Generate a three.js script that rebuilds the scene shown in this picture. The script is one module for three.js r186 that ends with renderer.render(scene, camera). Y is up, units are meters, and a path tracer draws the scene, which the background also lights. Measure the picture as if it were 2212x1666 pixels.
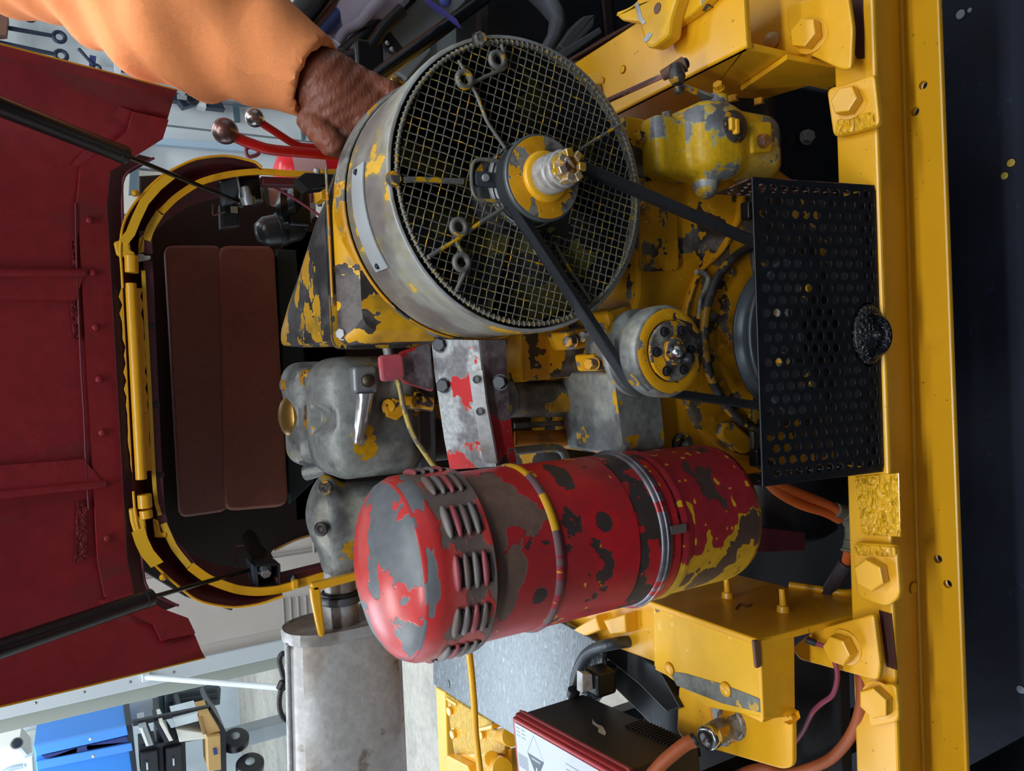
import * as THREE from 'three';
import { RoundedBoxGeometry } from 'three/addons/geometries/RoundedBoxGeometry.js';
import { mergeGeometries, toCreasedNormals, mergeVertices } from 'three/addons/utils/BufferGeometryUtils.js';
import { MarchingCubes } from 'three/addons/objects/MarchingCubes.js';
import { RectAreaLightUniformsLib } from 'three/addons/lights/RectAreaLightUniformsLib.js';

// ---------------------------------------------------------------- camera, light, exposure
const scene = new THREE.Scene();
scene.background = new THREE.Color(0.85, 1.0, 1.2);          // bright overcast sky outside the open doorway
const renderer = new THREE.WebGLRenderer({ antialias: true });
renderer.toneMapping = THREE.LinearToneMapping;
renderer.toneMappingExposure = 1.62;
renderer.shadowMap.enabled = true;
RectAreaLightUniformsLib.init();
// a phone held on its side, looking down into the engine bay: the top of the picture is the right-hand side of the vehicle
const camera = new THREE.PerspectiveCamera(2 * Math.atan(833 / 1609) * 180 / Math.PI, 2212 / 1666, 0.02, 60);
camera.position.set(0, 1.67, 0.866);
camera.up.set(...[0.9988, -0.0499, -0.0008]);
{ const f = [-0.0257, -0.5, -0.8656]; camera.lookAt(f[0], 1.67 + f[1], 0.866 + f[2]); }
const ROOM = { x0: -5.2, x1: 3.4, z0: -10, z1: 3.2, y1: 3.6 };
// ceiling fittings, all out of view; trolley and partition ones added for their light [x, z, length along x, width along z, strength]
const LAMPS = [[-2.9, -1.3, 1.5, 0.5, 12, 'left of the bonnet'], [-1.1, -1.7, 1.5, 0.4, 10, 'behind the cab'], [0.9, -0.9, 1.5, 0.3, 7, 'over the person'], [-0.6, 1.0, 1.5, 0.1, 42, 'over the battery side of the engine'], [1.15, 0.85, 1.5, 0.1, 30, 'over the fan side of the engine'], [0.1, 0.0, 1.2, 0.08, 30, 'straight above the air cleaner'], [-1.6, 2.2, 1.5, 0.3, 1.0, 'behind the camera'], [-2.9, -5.6, 2.4, 1.6, 6, 'over the tool trolley, the widest, added for the bluish sheen on the deck', [0.72, 0.87, 1]], [1.7, -2.4, 1.5, 0.4, 9, 'in front of the tool partition'], [0.9, -4.4, 1.5, 0.5, 8, 'behind the tool partition'], [-2.4, -8.6, 1.5, 0.5, 14, 'by the back wall on the left'], [1.2, -8, 1.5, 0.5, 9, 'by the back wall on the right']];
const LAMP_COLOR = new THREE.Color(0.93, 0.97, 1.0);

// ---------------------------------------------------------------- helpers
let sd = 7;
const rnd = () => { sd = (sd + 0x6d2b79f5) | 0; let t = Math.imul(sd ^ (sd >>> 15), 1 | sd); t = (t + Math.imul(t ^ (t >>> 7), 61 | t)) ^ t; return ((t ^ (t >>> 14)) >>> 0) / 4294967296; };
const V = (p) => new THREE.Vector3(p[0], p[1], p[2]);
const lerp = (a, b, t) => a + (b - a) * t, mix3 = (a, b, t) => a.map((v, i) => lerp(v, b[i], t));
const clamp = (v, a = 0, b = 1) => Math.min(b, Math.max(a, v));
const smooth = (a, b, x) => { const t = clamp((x - a) / (b - a)); return t * t * (3 - 2 * t); };
const used = {};
const numbered = (n) => { const k = used[n] = (used[n] ?? -1) + 1; return k ? n + '_' + String(k).padStart(3, '0') : n; };
const BASE = new WeakMap();
function thing(name, label, category, at = [0, 0, 0], group) {   // a Group at the thing's base; its parts are given in room coordinates
  const o = new THREE.Group(); o.name = numbered(name); o.position.set(...at); o.userData = { label, category };
  if (group) o.userData.group = group;
  BASE.set(o, at); scene.add(o); return o;
}
function struct(name, label) { const o = new THREE.Group(); o.name = name; o.userData = { kind: 'structure', label }; BASE.set(o, [0, 0, 0]); scene.add(o); return o; }
function boxUV(g, s = 0.5, off = [0, 0]) {                     // box projection, s metres per texture tile
  if (g.index) g = g.toNonIndexed();
  const p = g.attributes.position, uv = new Float32Array(p.count * 2), a = new THREE.Vector3(), b = new THREE.Vector3(), c = new THREE.Vector3(), n = new THREE.Vector3();
  for (let i = 0; i < p.count; i += 3) {
    a.fromBufferAttribute(p, i); b.fromBufferAttribute(p, i + 1); c.fromBufferAttribute(p, i + 2);
    n.copy(b).sub(a).cross(c.clone().sub(a)); const x = Math.abs(n.x), y = Math.abs(n.y), z = Math.abs(n.z);
    [a, b, c].forEach((q, k) => { const [u, v] = x > y && x > z ? [q.z, q.y] : y > z ? [q.x, q.z] : [q.x, q.y]; uv[(i + k) * 2] = u / s + off[0]; uv[(i + k) * 2 + 1] = v / s + off[1]; });
  }
  g.setAttribute('uv', new THREE.BufferAttribute(uv, 2)); return g;
}
function part(parent, name, geoms, mat, { label, uv = true, s = 0.5, off = [0, 0], kind } = {}) {
  let list = (Array.isArray(geoms) ? geoms : [geoms]).map((g) => { let q = g.index ? g.toNonIndexed() : g.clone(); for (const k of Object.keys(q.attributes)) if (!['position', 'normal', 'uv'].includes(k)) q.deleteAttribute(k); if (!q.attributes.normal) q.computeVertexNormals(); return q; });
  const keepUV = !uv && list.every((g) => g.attributes.uv);
  if (!keepUV) list = list.map((g) => boxUV(g, s, off));
  const g = list.length > 1 ? mergeGeometries(list) : list[0];
  const base = BASE.get(parent); g.translate(-base[0], -base[1], -base[2]);
  const m = new THREE.Mesh(g, mat); m.name = name; m.castShadow = m.receiveShadow = true; BASE.set(m, base);
  if (label) m.userData.label = label; if (kind) m.userData.kind = kind;
  parent.add(m); return m;
}
const bev = (shape, d, b) => { b = Math.min(b, d * 0.45); return new THREE.ExtrudeGeometry(shape, b > 0 ? { depth: d - 2 * b, bevelEnabled: true, bevelThickness: b, bevelSize: b, bevelOffset: -b, bevelSegments: 2, curveSegments: 20 } : { depth: d, bevelEnabled: false, curveSegments: 20 }).translate(0, 0, Math.max(b, 0)); };
const shp = (pts, holes = []) => { const s = new THREE.Shape(pts.map((p) => new THREE.Vector2(p[0], p[1]))); for (const h of holes) s.holes.push(h); return s; };
const hole = (x, y, r, n = 12, ry = r) => { const h = new THREE.Path(), q = []; for (let i = 0; i < n; i++) q.push(new THREE.Vector2(x + r * Math.cos(-i / n * 6.2832), y + ry * Math.sin(-i / n * 6.2832))); h.setFromPoints(q); return h; };
const round = (pts, r, n = 4) => {                              // round the corners of a polygon
  const o = []; const N = pts.length;
  for (let i = 0; i < N; i++) {
    const p = pts[i], a = pts[(i + N - 1) % N], b = pts[(i + 1) % N], la = Math.hypot(a[0] - p[0], a[1] - p[1]), lb = Math.hypot(b[0] - p[0], b[1] - p[1]), q = Math.min(r, la * 0.45, lb * 0.45);
    const s = [p[0] + (a[0] - p[0]) * q / la, p[1] + (a[1] - p[1]) * q / la], e = [p[0] + (b[0] - p[0]) * q / lb, p[1] + (b[1] - p[1]) * q / lb];
    for (let k = 0; k <= n; k++) { const t = k / n; o.push([0, 1].map((j) => (1 - t) * (1 - t) * s[j] + 2 * t * (1 - t) * p[j] + t * t * e[j])); }
  } return o;
};
const exZ = (pts, z, d, b = 0.002, holes) => bev(shp(pts, holes), d, b).translate(0, 0, z - d);                                     // [x, y], front face at z
const exY = (pts, y, d, b = 0.002, holes) => bev(shp(pts.map(([x, z]) => [x, -z]), holes), d, b).rotateX(-Math.PI / 2).translate(0, y - d, 0);   // [x, z], top at y
const exX = (pts, x, d, b = 0.002, holes) => bev(shp(pts.map(([z, y]) => [-z, y]), holes), d, b).rotateY(Math.PI / 2).translate(x - d, 0, 0);   // [z, y], right face at x
const box = (x, y, z, w, h, d, b = 0.002) => new RoundedBoxGeometry(w, h, d, 2, Math.min(b, w / 2.1, h / 2.1, d / 2.1)).translate(x, y, z);
const tube = (pts, r, { n = Math.max(8, pts.length * 6), k = 10, closed = false, tension = 0.5, straight = false } = {}) => {
  const c = straight ? polyline(pts) : new THREE.CatmullRomCurve3(pts.map(V), closed, 'catmullrom', tension);
  const g = new THREE.TubeGeometry(c, n, r, k, closed);
  if (closed) return g;
  const caps = [0, 1].map((t) => { const p = c.getPointAt(t), d = c.getTangentAt(t).multiplyScalar(t ? 1 : -1); return new THREE.CircleGeometry(r, k).applyQuaternion(new THREE.Quaternion().setFromUnitVectors(new THREE.Vector3(0, 0, 1), d)).translate(p.x, p.y, p.z); });
  return mergeGeometries([g, ...caps].map((q) => q.toNonIndexed()));
};
const polyline = (pts) => { const c = new THREE.CurvePath(); for (let i = 1; i < pts.length; i++) c.add(new THREE.LineCurve3(V(pts[i - 1]), V(pts[i]))); return c; };
const orient = (g, dir, at) => g.applyQuaternion(new THREE.Quaternion().setFromUnitVectors(new THREE.Vector3(0, 1, 0), V(dir).normalize())).translate(...at);
const lathe = (prof, at, dir = [0, 1, 0], n = 40) => orient(new THREE.LatheGeometry(prof.map((p) => new THREE.Vector2(Math.max(p[0], 0.00001), p[1])), n), dir, at);   // [radius, along]
const rod = (a, b, r, r2 = r, n = 16, c = 0.1) => { const d = V(b).sub(V(a)), L = d.length(), e = Math.min(r, r2) * c; return lathe([[0, 0], [r - e, 0], [r, e], [r2, L - e], [r2 - e, L], [0, L]], a, d.toArray(), n); };
const hex = (at, dir, r, h, spin = 0) => { const s = []; for (let i = 0; i < 6; i++) s.push([r * Math.cos(spin + i * Math.PI / 3), r * Math.sin(spin + i * Math.PI / 3)]); return orient(bev(shp(s), h, r * 0.1).rotateX(-Math.PI / 2), dir, at); };
const bolt = (at, dir, r, h, spin = 0.2) => [lathe([[0, 0], [r * 1.18, 0], [r * 1.18, r * 0.12], [0, r * 0.12]], at, dir, 20), hex(V(at).addScaledVector(V(dir).normalize(), r * 0.15).toArray(), dir, r, h, spin)];
const ring = (at, dir, R, r, n = 40, k = 8) => orient(new THREE.TorusGeometry(R, r, k, n).rotateX(Math.PI / 2), dir, at);
function loft(secs, { closed = true, caps = true, smoothA } = {}) {   // sections of equally many 3-D points
  const n = secs[0].length, pos = [], idx = [], m = secs.length;
  for (const s of secs) for (const p of s) pos.push(...p);
  const w = closed ? n : n - 1;
  for (let i = 0; i < m - 1; i++) for (let j = 0; j < w; j++) { const a = i * n + j, b = i * n + (j + 1) % n, c = a + n, d = b + n; idx.push(a, b, d, a, d, c); }
  if (caps === 'strip') for (const [k, flip] of [[0, true], [m - 1, false]]) for (let j = 0; j < n / 2 - 1; j++) { const a = k * n + j, b = a + 1, c = k * n + n - 1 - j, d = c - 1; idx.push(...(flip ? [b, a, c, b, c, d] : [a, b, c, b, d, c])); }
  else if (caps && closed) for (const [k, flip] of [[0, true], [m - 1, false]]) {
    const c = pos.length / 3, s = secs[k]; pos.push(...[0, 1, 2].map((q) => s.reduce((t, p) => t + p[q], 0) / n));
    for (let j = 0; j < n; j++) { const a = k * n + j, b = k * n + (j + 1) % n; idx.push(...(flip ? [c, b, a] : [c, a, b])); }
  }
  const g = new THREE.BufferGeometry(); g.setAttribute('position', new THREE.Float32BufferAttribute(pos, 3)); g.setIndex(idx);
  return toCreasedNormals(g, smoothA ?? 0.7);
}
const sheet = (rowsA, t, dir) => {                               // a bent sheet: rows of points, given thickness t along dir(point index)
  const top = rowsA, bot = rowsA.map((r) => r.map((p) => [0, 1, 2].map((k) => p[k] + dir[k] * t)));
  return loft(top.map((r, i) => [...r, ...bot[i].slice().reverse()]), { smoothA: 0.6, caps: 'strip' });
};
const circ = (cx, cy, r, n, a0 = 0) => Array.from({ length: n }, (_, i) => [cx + r * Math.cos(a0 + i / n * 6.28318), cy + r * Math.sin(a0 + i / n * 6.28318)]);

// smooth-joined body from distance functions, meshed with marching cubes
const sdCap = (p, a, b, ra, rb) => { const x = b[0] - a[0], y = b[1] - a[1], z = b[2] - a[2], t = clamp(((p[0] - a[0]) * x + (p[1] - a[1]) * y + (p[2] - a[2]) * z) / (x * x + y * y + z * z + 1e-9)); return Math.hypot(p[0] - a[0] - x * t, p[1] - a[1] - y * t, p[2] - a[2] - z * t) - lerp(ra, rb, t); };
const sdEll = (p, c, r) => { const x = (p[0] - c[0]) / r[0], y = (p[1] - c[1]) / r[1], z = (p[2] - c[2]) / r[2], k = Math.hypot(x, y, z); return (k - 1) * Math.min(...r); };
const sdBox = (p, c, h, r) => { const q = [0, 1, 2].map((i) => Math.abs(p[i] - c[i]) - h[i] + r); return Math.hypot(...q.map((v) => Math.max(v, 0))) + Math.min(Math.max(...q), 0) - r; };
const smin = (a, b, k) => { const h = clamp(0.5 + 0.5 * (b - a) / k); return lerp(b, a, h) - k * h * (1 - h); };
function march(f, lo, hi, res, maxTris = 400000) {
  const mc = new MarchingCubes(res, undefined, false, false, maxTris), s = mc.size, c = [0, 1, 2].map((i) => (lo[i] + hi[i]) / 2), h = [0, 1, 2].map((i) => (hi[i] - lo[i]) / 2 * 1.02);
  mc.isolation = 0;
  const sc = Math.max(...h);
  for (let z = 0; z < s; z++) for (let y = 0; y < s; y++) for (let x = 0; x < s; x++) mc.field[x + y * s + z * s * s] = -f([c[0] + (x - s / 2) / (s / 2) * h[0], c[1] + (y - s / 2) / (s / 2) * h[1], c[2] + (z - s / 2) / (s / 2) * h[2]]) / sc;
  mc.update(); const n = mc.count ?? mc.geometry.drawRange.count;
  const g = new THREE.BufferGeometry(); g.setAttribute('position', new THREE.Float32BufferAttribute(mc.positionArray.slice(0, n * 3), 3));
  const pa = g.attributes.position; for (let i = 0; i < pa.count; i++) pa.setXYZ(i, c[0] + pa.getX(i) * h[0], c[1] + pa.getY(i) * h[1], c[2] + pa.getZ(i) * h[2]);
  const w = mergeVertices(g, Math.min(...h) / s * 0.02); w.computeVertexNormals(); return w;
}

// ---------------------------------------------------------------- procedural surfaces
const hash = (x, y, s) => { let h = Math.imul(x, 374761393) + Math.imul(y, 668265263) + Math.imul(s, 1442695041); h = Math.imul(h ^ (h >>> 13), 1274126177); return ((h ^ (h >>> 16)) >>> 0) / 4294967296; };
const GRIDS = new Map();                                         // lattices of random values, one per size and seed
const grid = (fx, fy, s) => { const k = (s * 4096 + fx) * 4096 + fy; let g = GRIDS.get(k); if (!g) { g = new Float32Array((fx + 1) * (fy + 1)); for (let y = 0; y <= fy; y++) for (let x = 0; x <= fx; x++) g[y * (fx + 1) + x] = hash(x % fx, y % fy, s); GRIDS.set(k, g); } return g; };
const fbm = (u, v, fx, fy, o, s) => {
  let t = 0, a = 0.5, w = 0; u -= Math.floor(u); v -= Math.floor(v);
  for (let i = 0; i < o; i++) {
    const g = grid(fx, fy, s + i * 17), x = u * fx, y = v * fy, ix = x | 0, iy = y | 0, p = x - ix, q = y - iy, ux = p * p * (3 - 2 * p), uy = q * q * (3 - 2 * q), k = iy * (fx + 1) + ix, m = k + fx + 1, A = g[k] + (g[k + 1] - g[k]) * ux, B = g[m] + (g[m + 1] - g[m]) * ux;
    t += a * (A + (B - A) * uy); w += a; a *= 0.55; fx *= 2; fy *= 2;
  } return t / w;
};
// fn(u, v) returns [r, g, b, height, roughness]; colours as sRGB 0..255
function surface(n, fn, { m = n, bump = 0, rough = false, metal = 0, base = 0.5, coat = 0, coatRough = 0.25, side = THREE.FrontSide } = {}) {
  const c = new Uint8Array(n * m * 4), h = n >> 1, x2 = bump || rough ? new Uint8Array(h * (m >> 1) * 4) : null;
  for (let y = 0; y < m; y++) for (let x = 0; x < n; x++) {
    const q = fn(x / n, y / m), i = (y * n + x) * 4;
    for (let k = 0; k < 3; k++) c[i + k] = clamp(q[k], 0, 255);
    c[i + 3] = 255;
    if (x2 && !(x & 1) && !(y & 1)) { const j = ((y >> 1) * h + (x >> 1)) * 4; x2[j] = clamp(q[3] * 255, 0, 255); x2[j + 1] = clamp(q[4] * 255, 0, 255); x2[j + 3] = 255; }
  }
  const mk = (d, w, t2, srgb) => { const t = new THREE.DataTexture(d, w, t2, THREE.RGBAFormat); t.wrapS = t.wrapT = THREE.RepeatWrapping; t.magFilter = THREE.LinearFilter; t.minFilter = THREE.LinearMipmapLinearFilter; t.generateMipmaps = true; if (srgb) t.colorSpace = THREE.SRGBColorSpace; t.needsUpdate = true; return t; };
  const o = { map: mk(c, n, m, true), roughness: rough ? 1 : base, metalness: metal, side }, aux = x2 ? mk(x2, h, m >> 1) : null;   // aux: red is relief, green is roughness
  if (bump) { o.bumpMap = aux; o.bumpScale = bump; } if (rough) o.roughnessMap = aux;
  return coat ? new THREE.MeshPhysicalMaterial({ ...o, clearcoat: coat, clearcoatRoughness: coatRough }) : new THREE.MeshStandardMaterial(o);
}
const plain = (hexc, rough = 0.5, metal = 0, extra = {}) => new THREE.MeshStandardMaterial({ color: hexc, roughness: rough, metalness: metal, ...extra });
const tone = (c, k) => c.map((v) => v * k);
// old paint flaked off in patches: paint over primer over dark metal
const flaked = (paint, primer, dark, cover, f, s, o = {}) => surface(o.n ?? 1024, (u, v) => {
  const w = fbm(u, v, f, o.fy ?? f, 6, s), big = fbm(u, v, 3, 3, 3, s + 90), fine = fbm(u, v, 64, 64, 2, s + 50), sp = fbm(u, v, 40, 40, 2, s + 70);
  const n = w + (big - 0.5) * 0.35 - cover, g = 0.92 + 0.16 * fbm(u, v, 9, 9, 4, s + 30);
  if (n > 0.012 && sp > (o.speck ?? 0.16)) return [...tone(mix3(paint, o.dirt ?? dark, smooth(0.55, 0.8, fbm(u, v, 6, 6, 4, s + 11)) * (o.grime ?? 0.35)), g), 0.75 + 0.1 * fine, o.pr ?? 0.42];
  if (n > 0 ) return [...tone(mix3(paint, [250, 225, 150], 0.25), g), 0.6, 0.5];
  const d = smooth(0.42, 0.62, fbm(u, v, 8, 8, 4, s + 41));
  return [...tone(mix3(primer, dark, d), 0.85 + 0.3 * fine), 0.25 + 0.1 * fine, o.br ?? 0.5];
}, { bump: o.bump ?? 0.0006, rough: true, metal: 0 });
const YEL = [238, 176, 28], PRIM = [112, 108, 106], DARK = [58, 50, 48], GREY = [135, 138, 134];
const M = {
  yellow: surface(512, (u, v) => { const n = fbm(u, v, 5, 5, 5, 3), s = fbm(u, v, 60, 60, 2, 9), w = fbm(u, v, 22, 22, 3, 12); const k = s < 0.1 ? 0.75 : 1; return [...tone(mix3(YEL, [205, 140, 20], smooth(0.55, 0.75, n) * 0.35), k * (0.97 + 0.06 * n)), 0.5 + 0.5 * (w - 0.5) + 0.2 * n, 0.3 + 0.12 * n]; }, { bump: 0.0012, rough: true, coat: 0.4 }),
  yellowWrinkle: surface(512, (u, v) => { const n = fbm(u, v, 26, 36, 2, 23), m = Math.abs(n - 0.5) * 2; return [...tone(YEL, 1), m, 0.16]; }, { bump: 0.009, rough: true, coat: 1, coatRough: 0.05 }),
  engine: flaked([216, 154, 14], PRIM, DARK, 0.375, 10, 101, { grime: 0.45, dirt: [150, 92, 14] }),
  engineWorn: flaked([212, 150, 16], [128, 126, 120], [78, 74, 74], 0.53, 6, 131, { grime: 0.4, dirt: [140, 95, 30] }),
  duct: flaked([222, 165, 20], [92, 84, 82], [52, 46, 46], 0.505, 6, 161, { fy: 4, grime: 0.3 }),
  ductDark: flaked([205, 155, 30], [78, 78, 80], [50, 49, 52], 0.645, 5, 171, { fy: 9, grime: 0.4 }),
  shroud: surface(1024, (u, v) => { const w = fbm(u, v, 12, 7, 6, 201), d = fbm(u, v, 4, 4, 5, 211), y = fbm(u, v, 40, 18, 4, 221), n = w - 0.665; if (n > 0) return [...tone([218, 168, 40], 0.9 + 0.2 * y), 0.7, 0.45]; const c = mix3(mix3([146, 147, 138], [112, 106, 102], smooth(0.4, 0.65, d)), [158, 138, 70], smooth(-0.16, 0, n) * 0.45); return [...tone(c, 0.88 + 0.24 * y), 0.4 + 0.15 * y, 0.55]; }, { bump: 0.0004, rough: true }),
  alu: surface(1024, (u, v) => { const d = fbm(u, v, 5, 5, 5, 241), y = fbm(u, v, 50, 50, 3, 251), p = fbm(u, v, 7, 7, 6, 261); if (p > 0.74) return [...tone([212, 160, 20], 0.9 + 0.2 * y), 0.7, 0.45]; return [...tone(mix3(mix3([142, 146, 144], [96, 98, 98], smooth(0.4, 0.66, d)), [176, 176, 160], smooth(0.6, 0.75, fbm(u, v, 4, 4, 4, 271)) * 0.6), 0.86 + 0.28 * y), 0.4 + 0.3 * y, 0.45 + 0.2 * d]; }, { bump: 0.0008, rough: true, metal: 0.25 }),
  galv: surface(512, (u, v) => { const d = fbm(u, v, 5, 5, 5, 301), y = fbm(u, v, 40, 40, 3, 311); return [...tone(mix3([176, 178, 180], [138, 132, 126], smooth(0.5, 0.75, d)), 0.9 + 0.2 * y), y, 0.42 + 0.2 * d]; }, { bump: 0.0003, rough: true, metal: 0.3 }),
  steel: plain('#9a9ca0', 0.3, 0.9), chrome: plain('#c8ccd2', 0.14, 1), darkSteel: plain('#34353a', 0.42, 0.6),
  rubber: surface(256, (u, v) => { const y = fbm(u, v, 32, 32, 3, 321); return [...tone([40, 43, 48], 0.85 + 0.3 * y), y, 0.65]; }, { bump: 0.0003, base: 0.62 }),
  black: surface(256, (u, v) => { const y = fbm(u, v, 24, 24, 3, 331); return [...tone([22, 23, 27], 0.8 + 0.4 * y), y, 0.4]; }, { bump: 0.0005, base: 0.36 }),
  blackGloss: surface(512, (u, v) => { const n = fbm(u, v, 18, 18, 4, 341), m = 1 - Math.abs(n - 0.5) * 2; return [24, 26, 31, m, 0.2]; }, { bump: 0.006, base: 0.2, coat: 0.5 }),
  crinkle: surface(1024, (u, v) => { const a = fbm(u + 0.04 * fbm(u, v, 6, 6, 2, 351), v, 22, 52, 2, 352), m = Math.pow(1 - Math.abs(a - 0.5) * 2, 2); return [52, 60, 70, m, 0.2]; }, { bump: 0.007, base: 0.3, coat: 0.7, coatRough: 0.22 }),
  maroon: surface(1024, (u, v) => { const n = fbm(u, v, 4, 4, 5, 361), y = fbm(u, v, 40, 40, 3, 371), g = fbm(u, v, 9, 3, 5, 381); return [...tone(mix3(mix3([172, 46, 56], [146, 37, 48], n), [118, 66, 62], smooth(0.6, 0.8, g) * 0.6), 0.92 + 0.14 * y), y * 0.5 + n * 0.5, 0.42 + 0.2 * n]; }, { bump: 0.0012, rough: true }),
  maroonRough: surface(512, (u, v) => { const n = fbm(u, v, 30, 30, 4, 391); return [...tone([128, 34, 44], 0.7 + 0.6 * n), n, 0.5]; }, { bump: 0.006, rough: true }),
  maroonDark: plain('#531b22', 0.5), maroonEdge: plain('#6e3240', 0.45),
  redBracket: flaked([186, 42, 48], [112, 106, 110], [84, 66, 72], 0.49, 6, 401, { grime: 0.3, dirt: [128, 60, 66] }),
  redGrey: flaked([190, 46, 50], [172, 178, 180], [122, 122, 126], 0.6, 5, 421, { grime: 0.2 }),
  red: plain('#c81a12', 0.35), redBright: plain('#d21f2a', 0.3),
  vinyl: surface(512, (u, v) => { const n = fbm(u, v, 50, 50, 3, 431), d = fbm(u, v, 3, 3, 3, 441); return [...tone(mix3([150, 90, 74], [126, 78, 67], d), 0.94 + 0.12 * n), n, 0.5]; }, { bump: 0.0006, base: 0.5 }),
  vinylB: surface(256, (u, v) => { const n = fbm(u, v, 50, 50, 3, 451); return [...tone([118, 78, 72], 0.94 + 0.12 * n), n, 0.5]; }, { bump: 0.0006, base: 0.5 }),
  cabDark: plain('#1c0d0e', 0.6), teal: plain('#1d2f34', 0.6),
  orangeHose: plain('#c8602c', 0.5), orangeCable: plain('#a8562c', 0.55), purpleWire: plain('#8a3c52', 0.45), blackTape: plain('#66685f', 0.6),
  white: surface(512, (u, v) => { const n = fbm(u, v, 6, 6, 5, 461); return [...tone([206, 216, 222], 0.92 + 0.12 * n), n, 0.5]; }, { base: 0.5 }),
  grey: surface(512, (u, v) => { const n = fbm(u, v, 8, 8, 4, 471); return [...tone([172, 168, 164], 0.96 + 0.08 * n), n, 0.5]; }, { base: 0.45 }),
  concrete: surface(1024, (u, v) => { const n = fbm(u, v, 6, 6, 6, 481), y = fbm(u, v, 70, 70, 2, 491); return [...tone(mix3([186, 180, 168], [166, 160, 150], smooth(0.4, 0.7, n)), 0.92 + 0.16 * y), y, 0.7]; }, { bump: 0.001, base: 0.7 }),
  pit: surface(512, (u, v) => { const n = fbm(u, v, 6, 6, 5, 501), y = fbm(u, v, 60, 60, 2, 511); return [...tone(mix3([12, 19, 38], [20, 29, 50], n), y < 0.14 ? 1.6 : 0.9 + 0.2 * y), y, 0.6]; }, { bump: 0.001, base: 0.8 }),
  orangeShirt: surface(512, (u, v) => { const n = fbm(u, v, 4, 7, 5, 521), y = (hash(Math.floor(u * 512), Math.floor(v * 512), 5) - 0.5) * 0.08; return [...tone([240, 148, 90], 0.95 + 0.1 * n + y), n, 0.85]; }, { bump: 0.003, base: 0.85 }),
  skin: surface(512, (u, v) => { const n = fbm(u, v, 12, 12, 4, 531), w = fbm(u, v, 30, 70, 3, 541); return [...tone(mix3([134, 78, 56], [116, 62, 46], n), 0.94 + 0.12 * w), w, 0.5]; }, { bump: 0.0012, base: 0.5 }),
  blue: plain('#2f7fd4', 0.45), navy: plain('#2b3570', 0.6), tan: plain('#b8935a', 0.7), khaki: plain('#8a8064', 0.8), lime: plain('#d9d233', 0.6), plastic: plain('#4b555c', 0.5),
  fog: plain('#9aa2a6', 0.6), cream: plain('#d8d6cc', 0.6), tin: plain('#bfc6cc', 0.35, 0.7), brass: plain('#b08a4a', 0.35, 0.8), rust: plain('#6a4a3c', 0.6),
};
Object.assign(M, {
  engineTop: flaked([232, 178, 34], [150, 140, 110], [120, 96, 60], 0.3, 5, 601, { grime: 0.45, dirt: [186, 140, 60], bump: 0.0025, pr: 0.25 }),
  primerStrip: flaked([214, 165, 40], [112, 114, 108], [84, 88, 84], 0.56, 9, 611, { grime: 0.2, n: 512 }),
  blade: flaked([92, 86, 34], [40, 39, 36], [28, 27, 26], 0.45, 4, 621, { n: 512, grime: 0.4 }),
  nameplate: surface(256, (u, v) => { const n = fbm(u, v, 6, 6, 4, 631); return [...tone([176, 184, 188], 0.92 + 0.14 * n), n, 0.45]; }, { base: 0.42, metal: 0.2 }),
  wire: surface(256, (u, v) => { const n = fbm(u, v, 10, 10, 4, 641); return n > 0.66 ? [196, 160, 60, 0, 0] : [120, 118, 110, 0, 0]; }, { base: 0.5, metal: 0.2 }),
  wireYellow: surface(256, (u, v) => { const n = fbm(u, v, 6, 6, 4, 651); return n > 0.56 ? [226, 170, 20, 0, 0] : [122, 118, 108, 0, 0]; }, { base: 0.5 }),
  wireStay: surface(256, (u, v) => { const n = fbm(u, v, 6, 6, 4, 661); return n > 0.64 ? [220, 165, 20, 0, 0] : tone([112, 112, 108], 0.85 + 0.3 * n).concat([0, 0]); }, { base: 0.5, metal: 0.2 }),
  pulleySide: surface(256, (u, v) => { const n = fbm(u, v, 6, 6, 5, 671); return [...tone([98, 104, 106], 0.8 + 0.4 * n), n, 0.4]; }, { base: 0.4, metal: 0.4 }),
  nut: surface(256, (u, v) => { const n = fbm(u, v, 5, 5, 5, 681); return n > 0.52 ? [222, 176, 52, 0, 0] : [206, 186, 168, 0, 0]; }, { base: 0.25, metal: 0.6 }),
});

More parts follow.
